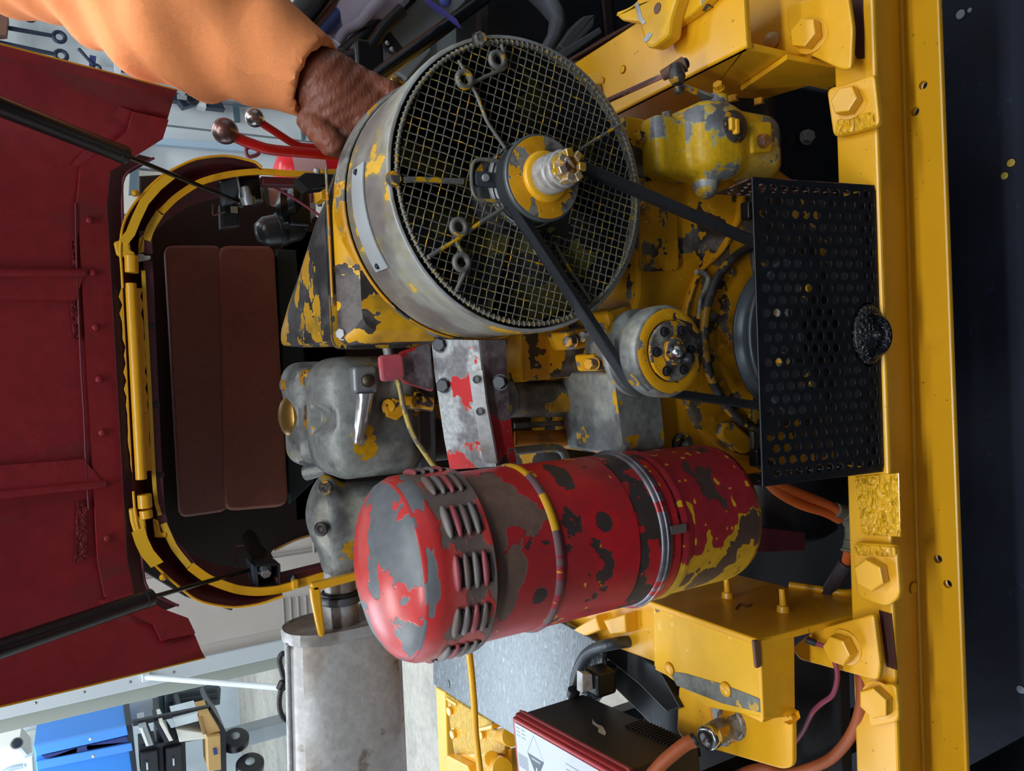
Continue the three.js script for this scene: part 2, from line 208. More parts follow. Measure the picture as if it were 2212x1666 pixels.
const cylSkin = (spots, fn) => surface(1024, fn, { bump: 0.0008, rough: true });
const RED = [190, 34, 40], BARE = [112, 84, 76], GREYC = [92, 94, 100];
const blob = (u, v, cu, cv, ru, rv, n) => { let d = Math.abs(u - cu); d = Math.min(d, 1 - d); return Math.hypot(d / ru, (v - cv) / rv) + (n - 0.5) * 2.4 < 1; };
Object.assign(M, {
  engineDirty: flaked([200, 138, 14], [104, 92, 80], [58, 46, 40], 0.38, 11, 701, { grime: 0.75, dirt: [110, 66, 14] }),
  darkWorn: flaked([170, 124, 26], [66, 64, 64], [44, 40, 40], 0.62, 6, 711, { n: 512, grime: 0.5 }),
  blackRust: flaked([28, 28, 32], [110, 70, 66], [86, 52, 50], 0.46, 7, 721, { n: 512 }),
  tubeGrey: flaked([208, 150, 16], [124, 122, 112], [92, 90, 86], 0.57, 4, 731, { fy: 5, n: 512 }),
  orangeRust: flaked([190, 118, 26], [120, 70, 30], [70, 44, 30], 0.36, 6, 741, { n: 512, grime: 0.6 }),
  pumpPaint: surface(1024, (u, v) => { const n = fbm(u, v, 5, 5, 6, 751), k = fbm(u, v, 3, 3, 5, 761), y = fbm(u, v, 50, 50, 2, 771); const c = n > 0.47 ? mix3([216, 172, 24], [190, 162, 70], smooth(0.5, 0.7, k)) : n > 0.44 ? [180, 170, 120] : mix3([128, 132, 138], [98, 100, 106], smooth(0.4, 0.6, k)); return [...tone(c, 0.92 + 0.16 * y), n > 0.47 ? 0.7 : 0.4, 0.45]; }, { bump: 0.0006, rough: true }),
  rustWorn: flaked([150, 96, 60], [96, 70, 60], [64, 48, 44], 0.45, 6, 781, { n: 256 }),
  rustPink: flaked([170, 120, 120], [110, 72, 70], [84, 54, 50], 0.52, 5, 791, { n: 256 }),
  redPink: flaked([190, 84, 96], [150, 120, 128], [120, 104, 110], 0.47, 4, 801, { n: 256 }),
  aluDark: plain('#55585a', 0.5, 0.3), aluLight: plain('#8d9296', 0.4, 0.4), silver: plain('#c2c6cc', 0.28, 0.85), brassDark: plain('#4a4032', 0.4, 0.6),
  pipePaint: surface(128, (u, v) => { const n = fbm(u, v, 4, 4, 4, 811); return n > 0.5 ? [190, 168, 90, 0, 0] : [120, 112, 96, 0, 0]; }, { base: 0.5 }),
  silencer: surface(1024, (u, v) => { const d = fbm(u, v, 3, 4, 5, 821), y = fbm(u, v, 40, 40, 3, 831), s = fbm(u, v, 12, 12, 4, 841); return [...tone(mix3(mix3([192, 192, 192], [158, 150, 142], smooth(0.42, 0.7, d)), [120, 110, 102], smooth(0.66, 0.8, s) * 0.7), 0.92 + 0.16 * y), y, 0.4 + 0.2 * d]; }, { bump: 0.0006, rough: true, metal: 0.35 }),
  canister: surface(1024, (u, v) => {
    const n0 = fbm(u, v, 14, 12, 6, 851), n = n0 + (fbm(u, v, 48, 40, 3, 855) - 0.5) * 0.22, y = fbm(u, v, 60, 60, 2, 861), m = fbm(u, v, 5, 5, 5, 871), w = fbm(u, v, 16, 16, 5, 881);
    if (blob(u, v, 0.13, 0.72, 0.055, 0.075, n) || blob(u, v, 0.985, 0.745, 0.07, 0.032, n) || blob(u, v, 0.1, 0.755, 0.1, 0.022, n)) return [...tone(mix3([138, 104, 92], [88, 70, 62], m), 0.9 + 0.2 * y), 0.3, 0.6];
    if (n < 0.31 || blob(u, v, 0.055, 0.5, 0.018, 0.022, w) || blob(u, v, 0.19, 0.55, 0.045, 0.02, w) || blob(u, v, 0.945, 0.67, 0.012, 0.014, w) || (v < 0.412 && v > 0.35 && w < 0.52) || (y < 0.1 && w < 0.5)) return [...tone(mix3([74, 58, 54], [52, 44, 44], m), 0.9 + 0.2 * y), 0.25, 0.5];
    if (w > 0.75 || (v < 0.62 && y > 0.86 && m > 0.47)) return [222, 166, 24, 0.6, 0.45];
    return [...tone(mix3(RED, [160, 40, 44], smooth(0.4, 0.7, m)), 0.94 + 0.12 * y), 0.7, 0.34 + 0.15 * m];
  }, { bump: 0.0008, rough: true }),
  canisterLow: surface(1024, (u, v) => {
    const n = fbm(u, v, 9, 12, 6, 891), y = fbm(u, v, 60, 60, 2, 901), m = fbm(u, v, 5, 5, 5, 911), side = smooth(0.02, 0.1, Math.min(Math.abs(u - 0.84), 1 - Math.abs(u - 0.84)) - 0.1 + (n - 0.5) * 0.4);
    if (n < (v > 0.3 ? 0.49 : 0.4)) return [...tone(mix3([84, 62, 52], [58, 42, 40], m), 0.9 + 0.2 * y), 0.3, 0.55];
    if (side < 0.5) return [...tone([206, 158, 22], 0.9 + 0.15 * y), 0.7, 0.45];
    if (y > 0.8) return [216, 166, 26, 0.8, 0.45];
    return [...tone([150, 34, 42], 0.9 + 0.2 * y), 0.65, 0.4];
  }, { bump: 0.0008, rough: true }),
  canisterBead: surface(512, (u, v) => { const n = fbm(u, v, 24, 4, 5, 921), up = u > 0.03 && u < 0.3 ? 0.1 : -0.09; return n + up > 0.53 ? [214, 162, 24, 0, 0] : n > 0.5 ? [150, 44, 54, 0, 0] : [112, 86, 92, 0, 0]; }, { base: 0.45 }),
  bandMetal: surface(256, (u, v) => { const n = fbm(u, v, 30, 6, 4, 931); return n > 0.68 ? [170, 60, 66, 0, 0] : [...tone([122, 120, 128], 0.7 + 0.6 * n), 0, 0]; }, { base: 0.35, metal: 0.5 }),
  canisterCap: surface(1024, (u, v) => {
    const k = clamp((v - 0.77) / 0.21), n = fbm(u, v, 12, 22, 6, 941), y = fbm(u, v, 60, 60, 2, 951), m = fbm(u, v, 6, 12, 5, 961), low = v < 0.885;
    if (n < (low ? 0.5 : 0.485)) return [...tone(low ? mix3([130, 112, 104], [96, 84, 80], m) : mix3([116, 122, 126], [78, 82, 88], m), 0.92 + 0.16 * y), 0.3, 0.45];
    if (y > 0.88) return [150, 60, 60, 0.5, 0.4];
    return [...tone(mix3([192, 52, 52], [196, 88, 84], smooth(0.45, 0.7, m)), 0.95 + 0.1 * y), 0.7, 0.3];
  }, { bump: 0.0008, rough: true }),
  dome: surface(1024, (u, v) => { const n = fbm(u, v, 9, 9, 6, 1001) + (fbm(u, v, 50, 50, 3, 1005) - 0.5) * 0.14, y = fbm(u, v, 60, 60, 2, 1011), m = fbm(u, v, 5, 5, 5, 1021); if (n < 0.54) return [...tone(mix3([122, 128, 132], [84, 88, 94], m), 0.92 + 0.16 * y), 0.3, 0.42]; return [...tone(mix3([196, 58, 58], [192, 84, 82], smooth(0.45, 0.7, m)), 0.95 + 0.1 * y), 0.7, 0.3]; }, { bump: 0.0008, rough: true }),
  canisterCapPlain: plain('#685a55', 0.5), louvreRed: plain('#94464c', 0.45), louvreGrey: plain('#77706e', 0.45),
});

Object.assign(M, {
  litYellow: plain('#e4b638', 0.3), yellowPale: plain('#eab82c', 0.28), maroonBand: plain('#4c2a2c', 0.55), maroonSeal: plain('#5c3440', 0.4), maroonMuted: plain('#6a2c38', 0.5), darkBrown: plain('#431d12', 0.7), deepBlack: plain('#0b0c11', 0.9),  // first pale yellow is the body yellow lightened for caught light
  sheenWrinkle: surface(512, (u, v) => { const a = fbm(u, v, 18, 40, 4, 981), m = 1 - Math.abs(a - 0.5) * 2; return [...tone([236, 190, 56], 1), m, 0.18]; }, { bump: 0.009, base: 0.16, coat: 1, coatRough: 0.05 }),  // sheen partly put into the colour, paler than the body yellow
  strut: plain('#17181b', 0.35), strutRod: plain('#3a352e', 0.25, 0.7), fogMetal: plain('#8f9498', 0.4, 0.5), knob: plain('#b4b2b2', 0.22, 0.9), knobDull: plain('#8a7470', 0.3, 0.8),
  pinkPale: plain('#d8b4bc', 0.45), padGrey: plain('#5d666c', 0.8), khakiWeave: plain('#948a70', 0.85), lilac: plain('#a9a4b8', 0.7), blackTube: plain('#16191d', 0.22), panelGrey: plain('#8d979a', 0.5), darkSteelLight: plain('#5a6068', 0.45, 0.3),
  hoseGrey: plain('#3c424a', 0.4), sleeveDark: plain('#38343c', 0.4), navyCloth: plain('#23283a', 0.85),
  batteryCase: surface(256, (u, v) => { const n = fbm(u, v, 30, 30, 3, 991); return [...tone([42, 36, 32], 0.9 + 0.2 * n), n, 0.5]; }, { base: 0.45 }),
});


// ---------------------------------------------------------------- the workshop
{
  const { x0, x1, z0, z1, y1 } = ROOM, T = 0.2, W = x1 - x0, L = z1 - z0, cx = (x0 + x1) / 2, cz = (z0 + z1) / 2;
  const fl = struct('floor', 'pale concrete workshop floor with a dark painted bay under the vehicle');
  part(fl, 'slab', [box(cx, -T / 2, (z0 - 1.1) / 2, W + 0.4, T, -1.1 - z0, 0.002), box((x0 - 1.9) / 2, -T / 2, (z1 - 1.1) / 2, -1.9 - x0, T, z1 + 1.1)], M.concrete, { s: 2 });
  part(fl, 'dark_bay', box((x1 - 1.9) / 2, -T / 2, (z1 - 1.1) / 2, x1 + 1.9, T, z1 + 1.1, 0.002), M.pit, { s: 1 });
  for (const [p, q, w] of [[[0.713, 0, -0.0357], 0, 0.012], [[0.3728, 0, 0.0564], 1, 0.01], [[0.3495, 0, 0.0434], 1, 0.009], [[-0.722, 0, 0.0494], 0, 0.01], [[0.7136, 0, -0.0165], 0, 0.006]]) part(fl, 'paint_spot', lathe([[0, 0.0012], [w * 0.7, 0.001], [w, 0], [0, 0]], [p[0], 0, p[2]], [0, 1, 0], 9), q ? plain('#b59a3c', 0.5) : plain('#8d98a4', 0.6));
  const ce = struct('ceiling', 'white workshop ceiling'); part(ce, 'ceiling_deck', box(cx, y1 + T / 2, cz, W + 0.4, T, L + 0.4), M.white, { s: 2 });
  const wb = struct('wall_back', 'white back wall of the workshop'); part(wb, 'wall_face', box(cx, y1 / 2, z0 - T / 2, W + 0.4, y1, T), M.white, { s: 2 });
  const wf = struct('wall_front', 'workshop wall behind the camera'); part(wf, 'wall_face', box(cx, y1 / 2, z1 + T / 2, W + 0.4, y1, T), plain('#57534e', 0.8), { s: 2 });
  const wr = struct('wall_right', 'workshop wall to the right'); part(wr, 'wall_face', box(x1 + T / 2, y1 / 2, cz, T, y1, L), M.white, { s: 2 });
  const wl = struct('wall_left', 'workshop wall with a wide open doorway to daylight');
  part(wl, 'wall_face', [box(x0 - T / 2, y1 / 2, (z0 - 6.2) / 2, T, y1, -6.2 - z0), box(x0 - T / 2, y1 / 2, (z1 + 0.2) / 2, T, y1, z1 - 0.2), box(x0 - T / 2, (y1 + 3.1) / 2, -3, T, y1 - 3.1, 6.4)], M.white, { s: 2 });
  const yard = struct('ground', 'pale concrete yard outside the open doorway'); part(yard, 'yard_slab', box(x0 - 6.2, -T / 2 - 0.01, -3, 12, T, 14), M.concrete, { s: 2 });
  LAMPS.forEach(([x, z, w, d, e, where, hue]) => {
    const tint = hue ? new THREE.Color(...hue) : LAMP_COLOR, glow = new THREE.MeshStandardMaterial({ color: '#ffffff', emissive: tint, emissiveIntensity: 2.2, roughness: 0.6 });
    const t = thing('ceiling_light', 'white ceiling light with a glowing diffuser ' + where, 'light', [x, y1, z], 'ceiling lights');
    part(t, 'housing', box(x, y1 - 0.03, z, w + 0.06, 0.06, d + 0.06, 0.006), M.white);
    part(t, 'diffuser', box(x, y1 - 0.068, z, w, 0.016, d, 0.004), glow);
    const l = new THREE.RectAreaLight(tint, e, w, d); l.position.set(0, -0.085, 0); l.rotation.x = -Math.PI / 2; l.castShadow = true; t.add(l);
  });
  // partition behind the person: pale boards, posts and a tool board
  const pw = struct('wall_partition', 'pale boarded partition hung with tools');
  const bx = []; for (let x = 0.62; x < 3.3; x += 0.24) bx.push(x);
  part(pw, 'backing', box(2.0, 1.5, -3.46, 2.8, 3.0, 0.06), M.fog);
  bx.forEach((x, i) => part(pw, 'board', box(x + 0.115, 1.5, -3.42, 0.228, 3.0, 0.02 + 0.006 * (i % 3), 0.004), i % 4 === 1 ? M.cream : M.white, { s: 1, off: [i * 0.3, 0] }));
  part(pw, 'post', exZ([[1.2121, 1.5607], [1.2305, 0.8362], [1.2312, 0.6135], [1.2648, 0.6118], [1.2656, 0.8345], [1.2441, 1.5591]], -3.36, 0.04), plain('#a9c2d8', 0.5));
  part(pw, 'post', exZ([[1.4538, 1.2474], [1.4934, 0.5493], [1.5142, 0.5483], [1.4728, 1.2464]], -3.36, 0.03), plain('#7d8288', 0.6));
  part(pw, 'post', exZ([[1.5548, 1.5436], [1.5042, 0.3915], [1.5412, 0.3896], [1.5822, 1.5423]], -3.36, 0.03), plain('#b8c4cc', 0.6));
  part(pw, 'rail', exZ([[1.2263, 1.3874], [1.23, 1.3558], [0.9495, 1.3698], [0.9459, 1.4159]], -3.34, 0.03), plain('#5d7482', 0.5));
  part(pw, 'rail', exZ([[1.4757, 0.8895], [1.4797, 0.8609], [1.3815, 0.8563], [1.3778, 0.885]], -3.34, 0.03), plain('#46606e', 0.5));
  part(pw, 'rail', exZ([[1.4225, 0.5321], [1.4251, 0.5113], [1.3277, 0.5058], [1.3253, 0.5266]], -3.34, 0.03), plain('#46606e', 0.5));
}
// tools hanging on the tool board: each a shank with a ring end and an open jaw
const wrench = (a, b, r, label, jaw) => {
  const t = thing('wrench', label, 'wrench', a, 'dark wrenches hung on the pale tool board');
  const d = V(b).sub(V(a)).normalize(), n = [0, 0, 1];
  part(t, 'shank', rod(a, b, r * 0.7, r * 0.6, 10), M.navySteel);
  part(t, 'ring_end', ring(V(b).addScaledVector(d, r * 1.2).toArray(), n, r * 1.5, r * 0.6, 18, 6), M.navySteel);
  if (jaw) { const c = V(a).addScaledVector(d, -r).toArray(); part(t, 'jaw', new THREE.TorusGeometry(r * 1.5, r * 0.6, 6, 14, 4.4).rotateZ(2.2).translate(...c), M.navySteel); }
};
M.navySteel = plain('#2a3448', 0.4, 0.4);
wrench([1.7653, 1.9773, -3.3], [1.7417, 1.8095, -3.3], 0.014, 'topmost dark wrench on the pale tool board above the maroon bonnet');
wrench([1.6714, 1.9646, -3.3], [1.6657, 1.6966, -3.3], 0.016, 'second dark wrench down the tool board, partly behind the orange sleeve');
wrench([1.5982, 1.9507, -3.3], [1.5789, 1.6934, -3.3], 0.016, 'dark wrench on the tool board with its ring end beside the bonnet edge', 0);
wrench([1.6237, 1.5994, -3.3], [1.5517, 1.5386, -3.3], 0.012, 'short dark wrench between the bonnet edge and the orange sleeve', 0);
{
  const t = thing('bracket_post', 'dark brown post end beside the wrenches above the bonnet', 'post', [1.7113, 1.8884, -3.25]); part(t, 'post_body', exZ([[1.7703, 2.0064], [1.7974, 1.8771], [1.6929, 1.8752], [1.6174, 1.8861], [1.5832, 2.0157]], -3.25, 0.05), M.rust);
  const v = thing('bench_vice', 'small grey clamp tool with a ring on the pale partition beside the bonnet corner', 'tool', [1.4454, 1.1336, -3.3]);
  part(v, 'body', exZ([[1.4634, 1.248], [1.4654, 1.1708], [1.4561, 1.1539], [1.4603, 1.0923], [1.4271, 1.0762], [1.3936, 1.1483], [1.4254, 1.1727], [1.422, 1.2458]], -3.27, 0.06, 0.004), M.navySteel);
  part(v, 'ring', ring([1.4398, 1.1067, -3.25], [0, 0, 1], 0.028, 0.009, 22, 6), M.black); part(v, 'label_plate', exZ([[1.4474, 1.1769], [1.447, 1.1315], [1.4235, 1.1327], [1.4241, 1.178]], -3.24, 0.01), M.tin);
  const w = thing('tool_case', 'white and dark tool case hung on the partition beside the grey clamp tool', 'case', [1.4524, 0.9989, -3.3]);
  part(w, 'case_body', exZ([[1.4627, 1.0356], [1.4628, 0.9679], [1.4083, 0.9455], [1.4077, 1.0384]], -3.26, 0.06, 0.004), M.navySteel); part(w, 'white_panel', exZ([[1.4723, 1.0765], [1.4711, 1.0366], [1.4019, 1.04], [1.4036, 1.0799]], -3.25, 0.07, 0.004), M.white);
  const k = thing('strap', 'dark blue strap hanging on the white wall between bonnet and sleeve', 'strap', [1.5522, 1.4244, -3.3]); part(k, 'webbing', exZ([[1.6027, 1.5537], [1.6007, 1.5263], [1.5436, 1.5331], [1.5436, 1.5606]], -3.3, 0.01), M.navy); part(k, 'buckle', exZ([[1.5712, 1.4522], [1.572, 1.4198], [1.5263, 1.4221], [1.5263, 1.4504]], -3.29, 0.015), M.white); part(k, 'tail', exZ([[1.5666, 1.4196], [1.5651, 1.3726], [1.542, 1.3737], [1.5414, 1.4209]], -3.3, 0.012), M.navySteel);
}
// grey cabinet behind the engine on the left
{
  const t = thing('cabinet', 'tall pale grey metal cabinet with louvre slots and a riveted corner, behind the exhaust', 'cabinet', [-0.9, 0, -2.5]);
  const xl = [-1.2023, 1.1716, -2.5][0], xr = 0.1, H = 2.7;
  part(t, 'body', exZ([[xl, 0], [xr, 0], [xr, H], [xl, H]], -2.5, 0.5, 0.004), M.grey, { s: 1 });
  const seam = (x) => part(t, 'seam_strip', box(x, H / 2, -2.497, 0.008, H - 0.02, 0.01, 0.002), plain('#8d8a88', 0.5));
  seam([-0.7859, 1.2437, -2.5][0]); seam([-0.8032, 0.8764, -2.5][0] + 0.02);
  part(t, 'panel', exZ([[xl + 0.09, 0.02], [[-0.7859, 1.2437, -2.5][0] - 0.012, 0.02], [[-0.7859, 1.2437, -2.5][0] - 0.012, H - 0.02], [xl + 0.09, H - 0.02]], -2.49, 0.012, 0.004), M.grey, { s: 1, off: [0.3, 0.2] });
  part(t, 'corner_angle', exZ([[xl - 0.03, 0], [xl + 0.04, 0], [xl + 0.04, H], [xl - 0.03, H]], -2.48, 0.02, 0.004), plain('#b9c4cc', 0.4), { s: 1 });
  part(t, 'side_edge', exZ([[xl - 0.10, 0], [xl - 0.04, 0], [xl - 0.04, H], [xl - 0.10, H]], -2.53, 0.03, 0.004), plain('#99a29c', 0.5), { s: 1 });
  for (let y = 1.4; y < 2.6; y += 0.16) part(t, 'rivet', lathe([[0, 0.003], [0.004, 0.002], [0.006, 0], [0, 0]], [xl + 0.005, y, -2.48], [0, 0, 1], 8), M.steel);
  const slots = [[-1.057, 0.9466, -2.48], [-1.0595, 0.9144, -2.48], [-1.0621, 0.882, -2.48], [-1.065, 0.8472, -2.48], [-1.068, 0.812, -2.48]];
  slots.forEach((p) => part(t, 'louvre', [box(p[0], p[1], -2.487, 0.155, 0.009, 0.01, 0.004)], plain('#8b8785', 0.5)));
  [[-0.7593, 0.8008, -2.48], [-0.7598, 0.7841, -2.48], [-0.76, 0.7694, -2.48]].forEach((p) => part(t, 'louvre', box(p[0], p[1], -2.487, 0.09, 0.008, 0.01, 0.003), plain('#96928e', 0.5)));
  const u = thing('prop_pole', 'thin white diagonal pole leaning behind the silver exhaust can', 'pole', [-1.1947, 1.0197, -2]); part(u, 'pole', rod([-1.1861, 1.5038, -2.465], [-1.1826, 0.9969, -1.95], 0.011), M.white); part(u, 'foot', rod([-1.1826, 0.9969, -1.95], [-1.1819, 0.9856, -1.94], 0.016), M.black); part(u, 'hook', box(...[-1.1878, 1.5036, -2.47], 0.03, 0.03, 0.03, 0.004), M.white);
  const h = thing('cable_loop', 'dark cable loop hanging above the end of the silver exhaust can', 'cable', [-1.0689, 1.1048, -1.9]); part(h, 'cable', tube([[-1.0931, 1.0233, -1.965], [-1.0345, 1.0632, -1.965], [-1.0526, 1.0827, -1.965], [-1.1067, 1.0753, -1.965], [-1.1532, 1.064, -1.965], [-1.174, 1.0854, -1.965], [-1.2333, 1.0917, -1.965], [-1.2819, 1.0738, -1.965], [-1.2984, 1.0335, -1.965]], 0.010, { n: 60 }), M.darkSteel); part(h, 'tie', rod([-1.1369, 1.0734, -1.965], [-1.1645, 1.0883, -1.965], 0.015), M.black);
}
// tool trolley, boxes and bins far behind
{
  const z = -6, t = thing('tool_chest', 'bright blue metal tool chest standing on a dark shelf cart', 'tool chest', [-2.979, 1.836, -6]);
  part(t, 'body', exZ([[-2.7985, 2.1289], [-2.8114, 1.4893], [-3.3287, 1.4506], [-3.2628, 2.1064]], z, 0.6, 0.01), M.blue);
  part(t, 'side_rail', exZ([[-2.7791, 2.1265], [-2.7991, 1.4901], [-2.8747, 1.4804], [-2.8588, 2.1154]], z + 0.03, 0.04, 0.004), plain('#4b8fe0', 0.4)); part(t, 'side_rail', exZ([[-2.9017, 2.1175], [-2.9496, 1.4605], [-3.0131, 1.4535], [-2.9681, 2.1148]], z + 0.03, 0.04, 0.004), plain('#4b8fe0', 0.4));
  part(t, 'handle_slot', exZ([[-2.9103, 2.0515], [-2.9209, 1.8458], [-2.8823, 1.8375], [-2.8844, 1.78], [-2.9233, 1.7755], [-2.9426, 1.4797], [-2.8904, 1.4872], [-2.8723, 2.0802]], z + 0.015, 0.02, 0.003), M.navy);
  [[-2.8155, 1.7449, -5.93], [-2.9572, 1.7327, -5.93]].forEach((p) => part(t, 'screw', lathe([[0, 0.01], [0.012, 0.006], [0.014, 0], [0, 0]], p, [0, 0, 1], 8), M.tin));
  const c = thing('shelf_cart', 'dark metal shelf cart on casters under the blue tool chest', 'cart', [-3.2142, 1.0648, -6]);
  part(c, 'frame', [exZ([[-2.7985, 1.493], [-2.8041, 1.446], [-3.3277, 1.4244], [-3.319, 1.4513]], z + 0.02, 0.5), exZ([[-2.7691, 1.4458], [-2.7994, 0.8484], [-2.835, 0.8502], [-2.8088, 1.441]], z + 0.05, 0.05), exZ([[-2.7994, 0.8484], [-3.0483, 0.7369], [-3.531, 0.7533], [-3.5117, 0.8128], [-3.0573, 0.7902], [-2.832, 0.876]], z + 0.05, 0.5), exZ([[-2.987, 1.4092], [-3.0414, 0.7894], [-3.0754, 0.7836], [-3.0193, 1.404]], z + 0.05, 0.05)], M.darkSteel);
  part(c, 'shelf', exZ([[-2.8336, 1.2582], [-2.8355, 1.2231], [-3.4096, 1.2304], [-3.3983, 1.2652]], z - 0.02, 0.5), M.darkSteel); part(c, 'shelf', exZ([[-2.8413, 1.0875], [-2.8432, 1.0513], [-3.4647, 1.0605], [-3.4531, 1.0963]], z - 0.02, 0.5), M.darkSteel);
  part(c, 'drawer', exZ([[-3.0218, 1.4004], [-3.0279, 1.2776], [-3.338, 1.2757], [-3.2975, 1.4006]], z + 0.1, 0.4, 0.01), M.black); part(c, 'drawer', exZ([[-3.0386, 1.2156], [-3.0467, 1.0961], [-3.3952, 1.0992], [-3.3546, 1.2243]], z + 0.1, 0.4, 0.01), M.black);
  for (const p of [[-3.1288, 1.3595, -5.88], [-3.1544, 1.1637, -5.88]]) part(c, 'drawer_pull', box(p[0], p[1], p[2], 0.06, 0.012, 0.02), M.tin);
  for (const p of [[-3.2196, 0.6436, -6.1], [-3.3845, 0.5629, -5.9]]) { const w = part(c, 'caster', lathe([[0, -0.05], [0.1, -0.05], [0.118, -0.03], [0.118, 0.03], [0.1, 0.05], [0, 0.05]], p, [1, 0, 0.35], 26), M.black); part(w, 'hub', lathe([[0, -0.06], [0.04, -0.056], [0.04, 0.056], [0, 0.06]], p, [1, 0, 0.35], 16), M.fog); }
  const k = thing('cardboard_box', 'tan cardboard box on the lowest shelf of the dark cart', 'box', [-3.0299, 0.8628, -5.8]); part(k, 'carton', exZ([[-2.9853, 0.9078], [-3.0077, 0.8031], [-3.2986, 0.8102], [-3.2749, 0.9114]], -5.8, 0.3, 0.006), M.tan); part(k, 'print', exZ([[-3.0951, 0.8675], [-3.0959, 0.8383], [-3.1525, 0.8338], [-3.1515, 0.863]], -5.79, 0.012, 0.002), M.navy);
  const k2 = thing('cardboard_box', 'open tan carton flap leaning on the top corner of the dark cart', 'box', [-2.847, 0.8832, -5.85]); part(k2, 'flap', exZ([[-2.8079, 0.9539], [-2.81, 0.874], [-2.991, 0.7946], [-2.9932, 0.8978]], -5.85, 0.3, 0.006), M.tan); part(k2, 'inner_flap', exZ([[-2.8211, 0.963], [-2.8212, 0.9341], [-2.9789, 0.9057], [-2.9784, 0.9347]], -5.84, 0.28, 0.004), plain('#8d6c40', 0.7));
  const fo = thing('folder', 'grey upright folder on the cart shelf next to the blue chest', 'folder', [-2.8793, 1.3478, -5.87]); part(fo, 'cover', exZ([[-2.7945, 1.4044], [-2.7945, 1.3504], [-2.9685, 1.3045], [-2.9677, 1.359]], -5.87, 0.3, 0.006), M.fog); part(fo, 'spine', exZ([[-2.8007, 1.3952], [-2.8016, 1.3784], [-2.958, 1.3388], [-2.9578, 1.3524]], -5.86, 0.29, 0.003), M.cream);
  const fo2 = thing('folder', 'dark upright folder with a pale spine on the cart\'s middle shelf', 'folder', [-2.8821, 1.2313, -5.87]); part(fo2, 'cover', exZ([[-2.7965, 1.289], [-2.7965, 1.2339], [-2.9747, 1.1522], [-2.9774, 1.2222]], -5.87, 0.3, 0.006), M.darkSteel); part(fo2, 'spine', exZ([[-2.7943, 1.2554], [-2.7943, 1.2278], [-2.9682, 1.1599], [-2.9678, 1.1878]], -5.86, 0.29, 0.003), M.cream);
  const pb = thing('paper_box', 'white flat box on the cart shelf beside the cardboard flap', 'box', [-2.8576, 1.0582, -5.9]); part(pb, 'box_body', exZ([[-2.8129, 1.1482], [-2.8112, 0.9549], [-2.8796, 0.9511], [-2.8822, 1.1376]], -5.9, 0.3, 0.006), M.white); part(pb, 'lid', exZ([[-2.8953, 1.1322], [-2.9932, 0.8996], [-3.0424, 0.8947], [-3.0111, 1.1096]], -5.89, 0.3, 0.006), M.cream);
  const b = thing('plastic_bin', 'dark grey ribbed plastic bin behind the shelf cart', 'bin', [-2.9172, 0.9037, -6.6]); part(b, 'bin_body', exZ([[-2.818, 1.1534], [-2.8733, 0.6991], [-2.934, 0.6692], [-3.0804, 0.6847], [-3.0761, 0.799], [-3.0574, 1.1538]], -6.6, 0.5, 0.02), M.plastic);
  part(b, 'stand', exZ([[-3.6, 0], [-3.45, 0], [-3.45, 0.66], [-3.6, 0.66]], -6.72, 0.2, 0.01), M.fog);
  for (const q of [[[-2.8472, 1.1307], [-2.8837, 0.7204], [-2.901, 0.7213], [-2.8641, 1.1315]], [[-2.9062, 1.1336], [-2.9399, 0.7069], [-2.9573, 0.7077], [-2.923, 1.1345]], [[-2.9692, 1.1214], [-3.0028, 0.7018], [-3.0202, 0.7027], [-2.986, 1.1222]]]) part(b, 'rib', exZ(q, -6.57, 0.03, 0.006), plain('#3c454b', 0.5));
  const wbx = thing('storage_box', 'white plastic storage box between the blue chest and the grey bin', 'box', [-2.9721, 1.3255, -6.7]); part(wbx, 'box_body', exZ([[-2.8339, 1.4615], [-2.8325, 1.2036], [-3.1198, 1.1947], [-3.1053, 1.4601]], -6.7, 0.4, 0.02), M.white); part(wbx, 'lid_band', exZ([[-2.8429, 1.2073], [-2.8462, 1.1612], [-3.116, 1.1514], [-3.1033, 1.1972]], -6.66, 0.44, 0.01), M.plastic);
  const bm = thing('wall_rail', 'long white wall rail running behind the blue tool chest', 'rail', [-3.4099, 2.066, -8]); part(bm, 'rail_body', exZ([[-3.323, 2.7514], [-3.3533, 1.5826], [-3.4767, 1.5803], [-3.453, 2.7579]], -8, 0.12, 0.01), M.white); part(bm, 'rail_lip', exZ([[-3.4156, 2.7508], [-3.45, 1.5889], [-3.4849, 1.5864], [-3.4513, 2.7526]], -7.95, 0.1, 0.006), M.cream); part(bm, 'conduit', rod([-3.4305, 1.7813, -7.9], [-3.5016, 0.8673, -7.9], 0.014), M.cream);
  const cb = thing('computer_tower', 'black tower cabinet on the floor behind the white rail', 'cabinet', [-3.3053, 1.5344, -7.6]); part(cb, 'case', exZ([[-3.218, 1.5792], [-3.2133, 1.4554], [-3.4514, 1.4506], [-3.4518, 1.5827]], -7.6, 0.4, 0.01), M.black); part(cb, 'trim', exZ([[-3.2217, 1.4811], [-3.2189, 1.4561], [-3.4426, 1.4507], [-3.4404, 1.4755]], -7.59, 0.4, 0.004), M.rust);
  const nt = thing('notice', 'white notice with blue print pinned above the blue tool chest', 'notice', [-3.4452, 1.6821, -7.7]);
  const nc = document.createElement('canvas'); nc.width = 128; nc.height = 128; const g = nc.getContext('2d'); g.fillStyle = '#f2f5f8'; g.fillRect(0, 0, 128, 128); g.fillStyle = '#2c50c0'; g.fillRect(0, 0, 128, 16); g.strokeStyle = '#33459c'; g.lineWidth = 7; g.beginPath(); g.arc(46, 70, 20, 0, 5); g.stroke(); g.fillStyle = '#555'; for (let i = 0; i < 4; i++) g.fillRect(78, 50 + i * 14, 34, 5);
